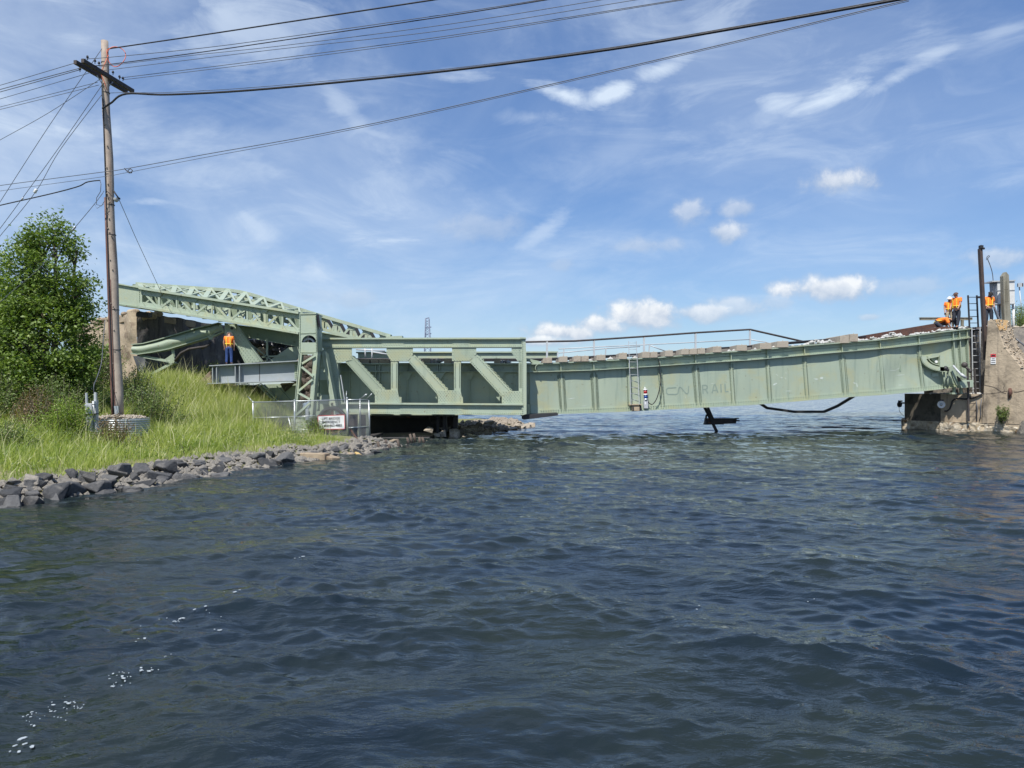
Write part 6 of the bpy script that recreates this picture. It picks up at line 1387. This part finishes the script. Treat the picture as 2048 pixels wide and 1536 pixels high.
def pier_light(lab, px, py, d, mat, ax, r=.16):
    t = thing('pier_light', lab, 'navigation light', P(px, py+9, d)); c = P(px, py, d); ax = Vector(ax).normalized()
    m = MB(); m.disc(c+ax*.0, r, ax, .06, 20, r*.7); m.disc(c, r*.72, ax, .03, 20); m.build('housing', mat, t)
    m = MB(); m.ball(c+ax*.04, r*.45, 12, 8, (1,.6,1)); m.build('lens', galv if mat is not black_steel else black_steel, t); m = MB(); m.bar(c+Vector((-.1,0,r+.03)), c+Vector((.12,0,r+.03)), .08, .08); m.build('hood', dark_steel, t)
pier_light('round white navigation light at the lit corner of the pier', 1882, 809, pf(1883, .25), white_paint, (-.2, -1, 0), .19)
pier_light('black navigation light silhouetted on the dark left pier edge', 1800, 809, 42.6, black_steel, (-1, -.3, 0), .16)
m = MB(); m.tube([P(1800,806,42.6), P(1809,806,42.6)], .05, 6); m.tube(sline([(1798,814),(1799,822),(1804,829),(1808,832)], 42.5, 42.4), .012, 5); m.build('light_bracket', black_steel, label='black bracket and cable of the silhouetted pier light', cat='bracket')
m = MB(); m.tube([P(x, y, pf(x, .08)) for x, y in [(1965,787),(1957,792),(1945,796),(1930,798),(1917,797),(1909,798),(1904,803),(1902,811),(1899,818),(1894,822),(1889,822)]], .04, 8); m.build('power_cable', cable_black, label='black cable snaking across the pier face to the white light', cat='cable')
m = MB(); m.tube([P(x, y, pf(x, .06)) for x, y in [(1963,798),(1961,815),(1962,830),(1958,843)]], .02, 6); m.tube([P(x, y, pf(x, .06)) for x, y in [(1952,800),(1955,820),(1953,843)]], .016, 6); m.build('thin_cable', cable_grey, label='thin cables hanging on the pier right of the ladder', cat='cable')
m = MB(); m.tube([P(1989,614,40), P(2003,648,39.5), P(2030,676,38.6), P(2060,700,38)], .04, 6); m.tube([P(1985,610,40.2), P(1999,648,39.8), P(2024,674,38.8)], .025, 6); m.build('guy_pipe', cable_grey, label='slanting grey pipe behind the wing wall crest', cat='pipe')
# land behind the abutment
def right_ground():
    xs = np.arange(22.6, 60, .6); ys = np.arange(30, 75, .6); Xg, Yg = np.meshgrid(xs, ys, indexing='ij')
    dd_ = Yg-(40.6-(Xg-24)*.2); e = (Xg-27.2)-(Yg-39.5)*.1
    Zg = np.clip(5.35+np.where(dd_ < 0, dd_*1.25, 0), -1, 5.35)-np.clip(e, 0, 3)*.1+(vnoise(Xg, Yg, 1.0, 60)-.5)*.25; Zg = np.where(Xg < 24.0, np.minimum(Zg, 5.25), Zg)
    Zg = np.where((Yg < 41.6) & (Xg < 24.9), -1.0, Zg)
    V = np.stack([Xg, Yg, Zg], -1).reshape(-1, 3); nx, ny = len(xs), len(ys); i = np.arange(nx-1)[:, None]*ny; k = np.arange(ny-1)[None, :]; Fq = np.stack([i+k, i+ny+k, i+ny+k+1, i+k+1], -1).reshape(-1, 4)
    me = bpy.data.meshes.new('embankment'); me.from_pydata(V.tolist(), [], Fq.tolist()); me.materials.append(shingle); o = bpy.data.objects.new('embankment', me); COL.objects.link(o); tag(o, 'stony embankment behind the wing wall', None, None, 'structure')
    m = MB(); rr = random.Random(31)
    for _ in range(420):
        px = rr.uniform(1996, 2075); y = rr.uniform(37.2, 41.5); x = (px-1024)*y/F; i_ = int((x-22.6)/.6); j_ = int((y-30)/.6)
        z = float(Zg[i_, j_]); s = rr.uniform(.1, .34); c = Vector((x, y, z+s*.15)); vs = [c+Vector(v)*s*rr.uniform(.45, .8) for v in ((1,0,0),(.2,1,0),(-1,.1,0),(-.1,-1,0),(.1,.1,.7),(0,0,-.6))]
        m.add(vs, [(0,1,4),(1,2,4),(2,3,4),(3,0,4),(1,0,5),(2,1,5),(3,2,5),(0,3,5)])
    m.build('embankment_stones', rock_tan, label='loose stones on the slope behind the wing wall', kind='stuff', recalc=False)
right_ground()
def rshrub(name, label, c, w, h, n, sz, mat, seed):
    c = Vector(c); t = thing(name, label, 'shrub', c); rg = np.random.default_rng(seed); k = 26; st = MB(); C = []
    for i in range(k):
        tip = c+Vector((rg.normal(0, w*.3), rg.normal(0, w*.3), h*rg.uniform(.5, 1.1))); st.tube([c+Vector((rg.normal(0, w*.1), rg.normal(0, w*.1), 0)), tip], [.014, .004], 4, cap=False); f = rg.random(n//k)[:, None]**.6
        C.append(np.array(c)[None]*(1-f)+np.array(tip)[None]*f+rg.normal(size=(n//k, 3))*.08*w)
    st.build('stem', bark, t, recalc=False); C = np.concatenate(C); quads('foliage', leaf_soup(C, sz, seed, asp=.3), mat, t, attr=tints(len(C), seed))
rshrub('shrub', 'green shrub at the right edge behind the wing wall', P(2043, 690, 41), 1.5, 2.0, 3200, .11, leaf_bush, 71)
rshrub('shrub', 'pale green shrub beyond the cabinet at the right edge', P(2052, 668, 44), 1.9, 1.7, 3000, .10, leaf_lime, 72)
rshrub('grass_tuft', 'green grass tuft growing at the foot of the wing wall', P(2004, 845, pf(2004, .3)), .55, .75, 900, .11, leaf_bush, 73)
def barrier():
    d = 42.4; t = thing('timber_barrier', 'weathered wooden barrier rail behind the workers', 'barrier', P(1893, 656, d)); m = MB(); m.plate([(1841.5,635.5),(1945,635.5),(1945,640),(1841.5,640)], d, .14); m.plate([(1841.5,634.6),(1945,634.6),(1945,635.8),(1841.5,635.8)], d, .2, .03); m.build('rail', wood_grey, t)
    for x in (1872, 1923.5): m = MB(); m.plate([(x,640),(x+4.4,640),(x+4.4,658),(x,658)], d, .12); m.build('post', wood_grey, t)
barrier()
m = MB(); m.plate([(1862,655),(1940,652),(1940,660),(1862,668)], 41.8, 2.6); m.build('track_bed', concrete_dark, label='dark end of the track bed under the workers', cat='track bed')
# ================================================================== PEOPLE
def skinned(name, V, edges, R, mat, parent, lvl=1, root=0):
    me = bpy.data.meshes.new(name); me.from_pydata([tuple(v) for v in V], edges, []); o = bpy.data.objects.new(name, me); COL.objects.link(o); o.parent = parent
    mod = o.modifiers.new('skin', 'SKIN'); mod.use_smooth_shade = True
    if not me.skin_vertices: me.skin_vertices.new() if hasattr(me.skin_vertices, 'new') else None
    sv = me.skin_vertices[0].data
    for i, r in enumerate(R): sv[i].radius = r if isinstance(r, tuple) else (r, r)
    sv[root].use_root = True
    sb = o.modifiers.new('subdivision', 'SUBSURF'); sb.levels = lvl; sb.render_levels = lvl; me.materials.append(mat); return o
def person(label, foot, yaw, J, cl, helmet=None, cap=None, beard=True, scale=1.0, vest=True, group='workers in orange shirts'):
    """J: joint dictionary, metres, x right, y forward, z up, for a 1.76 m figure"""
    t = thing('person', label, 'person', foot, group); t.rotation_euler = (0, 0, yaw); t.scale = (scale,)*3
    g = {k: Vector(v) for k, v in J.items()}; names = list(g); idx = {k: i for i, k in enumerate(names)}
    rad = dict(pelvis=(.155,.115), waist=(.145,.105), chest=(.175,.12), neck=.058, jaw=(.075,.085), head=(.082,.098), crown=(.055,.065), nose=.016)
    for s in 'lr':
        for k, v in dict(shoulder=.072, elbow=.045, wrist=.030, palm=(.040,.018), hip=.088, knee=.060, ankle=.042, toe=(.042,.028)).items(): rad[s+'_'+k] = v
    E_ = [('pelvis','waist'),('waist','chest'),('chest','neck'),('neck','jaw'),('jaw','head'),('head','crown'),('head','nose')]
    for s in 'lr': E_ += [('chest',s+'_shoulder'),(s+'_shoulder',s+'_elbow'),(s+'_elbow',s+'_wrist'),(s+'_wrist',s+'_palm'),('pelvis',s+'_hip'),(s+'_hip',s+'_knee'),(s+'_knee',s+'_ankle'),(s+'_ankle',s+'_toe')]
    f = (g['head']-g['neck']).normalized(); face = Vector(J.get('face', (0, 1, 0))); face = (face-f*face.dot(f)).normalized(); 
    V = []; names = []; R = []
    for k in g:
        if k == 'face': continue
        names.append(k); V.append(g[k]); R.append(rad[k])
    names.append('nose'); V.append(g['head']+face*.10-f*.02); R.append(.014)
    for s in 'lr':                                                     # five fingers on each palm
        p, w = g[s+'_palm'], g[s+'_wrist']; ax = (p-w).normalized(); side = ax.cross(Vector((0,1,0))); side = side.normalized() if side.length > .1 else Vector((1,0,0)); pn = side.cross(ax)
        for i, (o, L) in enumerate([(-.028,.065),(-.010,.075),(.009,.070),(.026,.055)]):
            a = p+side*o+ax*.04; b = a+ax*L*.5+pn*.012; c = b+ax*L*.4+pn*.028
            for q, r in ((a,.010),(b,.009),(c,.007)): names.append(f'{s}f{i}{len(names)}'); V.append(q); R.append(r)
            E_ += [(s+'_palm', names[-3]), (names[-3], names[-2]), (names[-2], names[-1])]
        a = p-side*.038+ax*.0; b = a-side*.018+ax*.035+pn*.015
        for q, r in ((a,.012),(b,.009)): names.append(f'{s}t{len(names)}'); V.append(q); R.append(r)
        E_ += [(s+'_palm', names[-2]), (names[-2], names[-1])]
    ix = {k: i for i, k in enumerate(names)}
    skinned('body', V, [(ix[a], ix[b]) for a, b in E_], R, skin, t, 1, ix['pelvis'])
    def sub(name, keys, edges, rr_, mat, root=0):
        i2 = {k: i for i, (k, _) in enumerate(keys)}; return skinned(name, [v for _, v in keys], [(i2[a], i2[b]) for a, b in edges], rr_, mat, t, 2, root)
    sl = .62
    ks = [('c', g['chest']), ('w', g['waist']), ('p', g['pelvis'].lerp(g['waist'], .15)), ('n', g['chest'].lerp(g['neck'], .62))]; rs = [(.205,.15), (.185,.145), (.19,.15), (.085,.08)]; es = [('c','w'),('w','p'),('c','n')]
    for s in 'lr':
        sh, el = g[s+'_shoulder'], g[s+'_elbow']; ks += [(s+'s', sh), (s+'e', sh.lerp(el, sl+(.28 if cl.get('long') else 0)))]; rs += [.098, .078]; es += [('c',s+'s'),(s+'s',s+'e')]
    sub('shirt', ks, es, rs, cl['shirt'])
    ks = [('p', g['pelvis']), ('w', g['pelvis'].lerp(g['waist'], .35))]; rs = [(.178,.145), (.17,.13)]; es = [('p','w')]
    for s in 'lr': ks += [(s+'h', g[s+'_hip']), (s+'k', g[s+'_knee']), (s+'a', g[s+'_ankle'].lerp(g[s+'_knee'], .06))]; rs += [.112, .082, .066]; es += [('p',s+'h'),(s+'h',s+'k'),(s+'k',s+'a')]
    sub('trousers', ks, es, rs, cl['legs'])
    for s in 'lr':
        a, b = g[s+'_ankle'], g[s+'_toe']; m = MB(); rt = Matrix.Rotation(0, 3, 'Z')
        n = 10; vs = []
        for i in range(6):
            q = i/5; c = (a-(b-a)*.25).lerp(b+(b-a)*.15, q); z = b.z; wd = .046+.014*math.sin(q*3.1); hh = .11-.055*q
            for k in range(8): an = 2*math.pi*k/8; sd = Vector((-(b-a).y, (b-a).x, 0)).normalized(); vs.append(Vector((c.x, c.y, z-.02))+sd*math.cos(an)*wd+Vector((0,0,hh/2+math.sin(an)*hh/2)))
        m.add(vs, [(i*8+k, i*8+(k+1) % 8, (i+1)*8+(k+1) % 8, (i+1)*8+k) for i in range(5) for k in range(8)]+[tuple(range(8)), tuple(range(40, 48))], True); me_loc(m, 'boot', black_cloth, t)
    if vest:
        c, w, p = g['chest'], g['waist'], g['pelvis']; fw = Vector((0, 1, 0)); up = (g['neck']-w).normalized()
        for x in (-.095, .095):
            for sg in (1, -1):
                m = MB(); r0 = .145; m.bar(p.lerp(w, .3)+Vector((x, sg*(r0+.002), 0)), c+up*.10+Vector((x, sg*(r0+.008), 0)), .036, .012, (0,1,0)); me_loc(m, 'reflective_stripe', yellow_cloth, t)
        m = MB(); m.tube([w+Vector((math.cos(a)*.197, math.sin(a)*.157, -.02)) for a in np.linspace(0, 2*math.pi, 17)], .017, 6, cap=False); me_loc(m, 'reflective_stripe', yellow_cloth, t)
    hd = g['head']; U = f; Rt = U.cross(face).normalized(); HM = Matrix((Rt, face, U)).transposed()
    def hp(v): return hd+HM @ Vector(v)
    def part(name, m, mat): m.v = [tuple(hp(v)) for v in m.v]; return me_loc(m, name, mat, t)
    for x in (-.034, .034): part('eye', MB().ball((x, .093, .005), .011, 8, 6), black_cloth); 
    for x in (-.088, .088): part('ear', MB().ball((x, 0, -.01), .026, 8, 5, (.4, .8, 1.1)), skin)
    part('mouth', MB().box((0, .098, -.052), (.045, .01, .008)), M('lip', (.30,.10,.09), None, 3, .6, bmp=0) if 'lip' not in MATS else MATS['lip'])
    if beard: part('beard', MB().ball((0, .035, -.065), .078, 12, 8, (.95, .85, .75)), black_cloth)
    if helmet is not None:
        m = MB(); m.ball((0, 0, .03), .125, 16, 8, (.98, 1.15, .98), .48); m.disc((0, .01, .035), .15, (0,0,1), .014, 20, .10); m.box((0, .15, .037), (.16, .07, .012)); part('hard_hat', m, helmet)
    elif cap is not None:
        m = MB(); m.ball((0, 0, .03), .108, 14, 8, (.98, 1.12, .9), .48); m.box((0, .14, .04), (.13, .09, .012)); part('cap', m, cap)
    if cl.get('gloves'):
        for s in cl['gloves']: m = MB(); p = g[s+'_palm']; m.ball(p+(p-g[s+'_wrist']).normalized()*.03, .062, 10, 7, (.8, .8, 1.2)); me_loc(m, 'glove', black_cloth, t)
    return t
def me_loc(m, name, mat, t):
    me = bpy.data.meshes.new(name); me.from_pydata(m.v, [], m.f); bm = bmesh.new(); bm.from_mesh(me); bmesh.ops.recalc_face_normals(bm, faces=bm.faces); bm.to_mesh(me); bm.free()
    me.polygons.foreach_set('use_smooth', m.sm); me.materials.append(mat); o = bpy.data.objects.new(name, me); COL.objects.link(o); o.parent = t; return o
def stand(**kw):
    J = dict(pelvis=(0,0,.96), waist=(0,0,1.12), chest=(0,0,1.34), neck=(0,.005,1.50), jaw=(0,.03,1.575), head=(0,.025,1.64), crown=(0,.01,1.71),
        l_shoulder=(-.185,0,1.43), l_elbow=(-.235,-.02,1.15), l_wrist=(-.235,.06,.92), l_palm=(-.232,.08,.85), r_shoulder=(.185,0,1.43), r_elbow=(.235,-.02,1.15), r_wrist=(.235,.06,.92), r_palm=(.232,.08,.85),
        l_hip=(-.095,0,.90), l_knee=(-.11,.03,.49), l_ankle=(-.12,-.01,.09), l_toe=(-.14,.13,.03), r_hip=(.095,0,.90), r_knee=(.11,.03,.49), r_ankle=(.12,-.01,.09), r_toe=(.14,.13,.03))
    J.update(kw); return J
wk = dict(shirt=orange_cloth, legs=navy_cloth)
# foot point and real height are set from the figure's size against the span
person('standing worker in white hard hat, orange shirt and khaki trousers', P(1898.5, 657.5, 41.9), math.pi-.25, stand(face=(.15,1,-.25), head=(0,.045,1.64), crown=(0,.04,1.71), l_ankle=(-.17,.05,.09), l_toe=(-.20,.18,.03), l_knee=(-.15,.08,.49)), dict(shirt=orange_cloth, legs=khaki, gloves='r'), helmet=white_paint, scale=.99)
person('standing worker in cap, orange shirt and dark trousers turned left', P(1913.5, 657.5, 41.5), math.pi/2+.45, stand(face=(.2,1,-.3), head=(.0,.06,1.63), crown=(0,.05,1.70), jaw=(0,.06,1.565), r_elbow=(.24,.06,1.15), r_wrist=(.2,.2,.95), r_palm=(.19,.24,.90), l_elbow=(-.22,.08,1.15), l_wrist=(-.2,.2,.97), l_palm=(-.19,.24,.92), r_ankle=(.10,-.17,.09), r_toe=(.12,-.03,.03), l_ankle=(-.1,.12,.09), l_toe=(-.12,.26,.03)), dict(shirt=orange_cloth, legs=navy_cloth, gloves='lr'), cap=rust, beard=False, scale=1.13)
person('kneeling worker in orange and yellow shirt bent over the track', P(1881, 663, 41.2), -.25+math.pi/2+math.pi, dict(pelvis=(0,-.20,.42), waist=(0,-.06,.53), chest=(0,.17,.60), neck=(0,.33,.60), jaw=(0,.41,.56), head=(0,.45,.55), crown=(0,.51,.56), face=(0,.3,-1),
       l_shoulder=(-.185,.22,.58), l_elbow=(-.24,.30,.32), l_wrist=(-.18,.42,.12), l_palm=(-.17,.48,.08), r_shoulder=(.185,.22,.58), r_elbow=(.24,.30,.32), r_wrist=(.18,.42,.12), r_palm=(.17,.48,.08),
       l_hip=(-.1,-.2,.38), l_knee=(-.15,.12,.12), l_ankle=(-.14,-.28,.08), l_toe=(-.14,-.36,.04), r_hip=(.1,-.2,.38), r_knee=(.15,.12,.12), r_ankle=(.14,-.28,.08), r_toe=(.14,-.36,.04)), dict(shirt=orange_cloth, legs=navy_cloth, long=True), cap=black_cloth, beard=False, scale=1.12)
person('worker in dark cap and orange shirt looking down on the wing wall', P(1977.5, 656, 40.4), math.pi-.15, stand(face=(-.3,1,-.75), jaw=(-.02,.06,1.56), head=(-.03,.085,1.62), crown=(-.03,.09,1.69), l_wrist=(-.2,.1,.95), r_elbow=(.25,.0,1.17), r_wrist=(.16,.17,1.03), r_palm=(.12,.2,1.0)), wk, cap=black_cloth, scale=1.1)
person('worker in orange shirt and blue jeans standing alone on the grey girder', P(458, 730.5, 33.7), .12, stand(face=(-.1,1,-.9), jaw=(-.01,.10,1.55), head=(-.01,.14,1.59), crown=(-.01,.18,1.64), l_elbow=(-.27,.02,1.16), r_elbow=(.27,.02,1.16)), dict(shirt=orange_cloth, legs=denim), helmet=white_paint, scale=.86)
# ================================================================== FAR AWAY
def pylon():
    d = 420; t = thing('transmission_pylon', 'distant steel lattice transmission pylon above the truss', 'pylon', P(856, 786, d)); mt = M('hazy_steel', (.22,.26,.34), None, 3, .7, bmp=0)
    def w(y): return 3.3+max(0, y-660)*.05
    m = MB(); legs = [(-1,-1),(1,-1),(1,1),(-1,1)]
    for sx_, sy_ in legs: m.tube([P(854.5+sx_*w(637), 637, d)+Vector((0, sy_*1, 0)), P(856+sx_*w(786), 786, d)+Vector((0, sy_*1, 0))], .26, 4)
    y = 640; k = 0
    while y < 780:
        h = w(y)*1.6; cx = 854.5+(y-637)*.01
        m.bar(P(cx-w(y), y, d), P(cx+w(y+h), y+h, d), .24, .2, (0,1,0)); m.bar(P(cx+w(y), y, d), P(cx-w(y+h), y+h, d), .24, .2, (0,1,0)); y += h
    m.build('lattice_mast', mt, t)
    for y, a, b in ((655,850,862.5),(668,849,862.5),(636.5,851,858.5)): m = MB(); m.bar(P(a, y+1, d), P(b, y-1, d), .6, .5, (0,1,0)); m.build('cross_arm', mt, t)
    m = MB()
    for y, a, b in ((657,826,850),(655,862,890),(672,826,849),(669,862,890)): m.tube([P(a, y+1, d), P(b, y, d)], .06, 4)
pylon()

# pieces that sit on a part become its sub-parts
SUBS = {'insulator': 'crossarm', 'latch_glint': 'latch_bracket', 'step_bracket': 'step_box', 'border': 'board', 'lettering': 'board', 'red_header': 'board', 'text_lines': 'board', 'hood': 'housing', 'pin': 'strut_plate', 'pulley': 'tower_head',
        'reflective_stripe': 'shirt', 'eye': 'body', 'ear': 'body', 'mouth': 'body', 'lever_pin': 'lever', 'lamp_bowl': 'lamp_bracket', 'barb_arm': 'rail', 'finial': 'cap', 'yellow_top': 'wall_body', 'crack': 'wall_body', 'rusty_anchor': 'wall_body'}
for root in [o for o in COL.objects if o.parent is None and o.children]:
    kids = list(root.children); byname = {}
    for k_ in kids: byname.setdefault(k_.name.split('.')[0], k_)
    for k_ in kids:
        tgt = byname.get(SUBS.get(k_.name.split('.')[0]))
        if tgt is not None and Vector(tgt.location).length < 1e-6: k_.parent = tgt
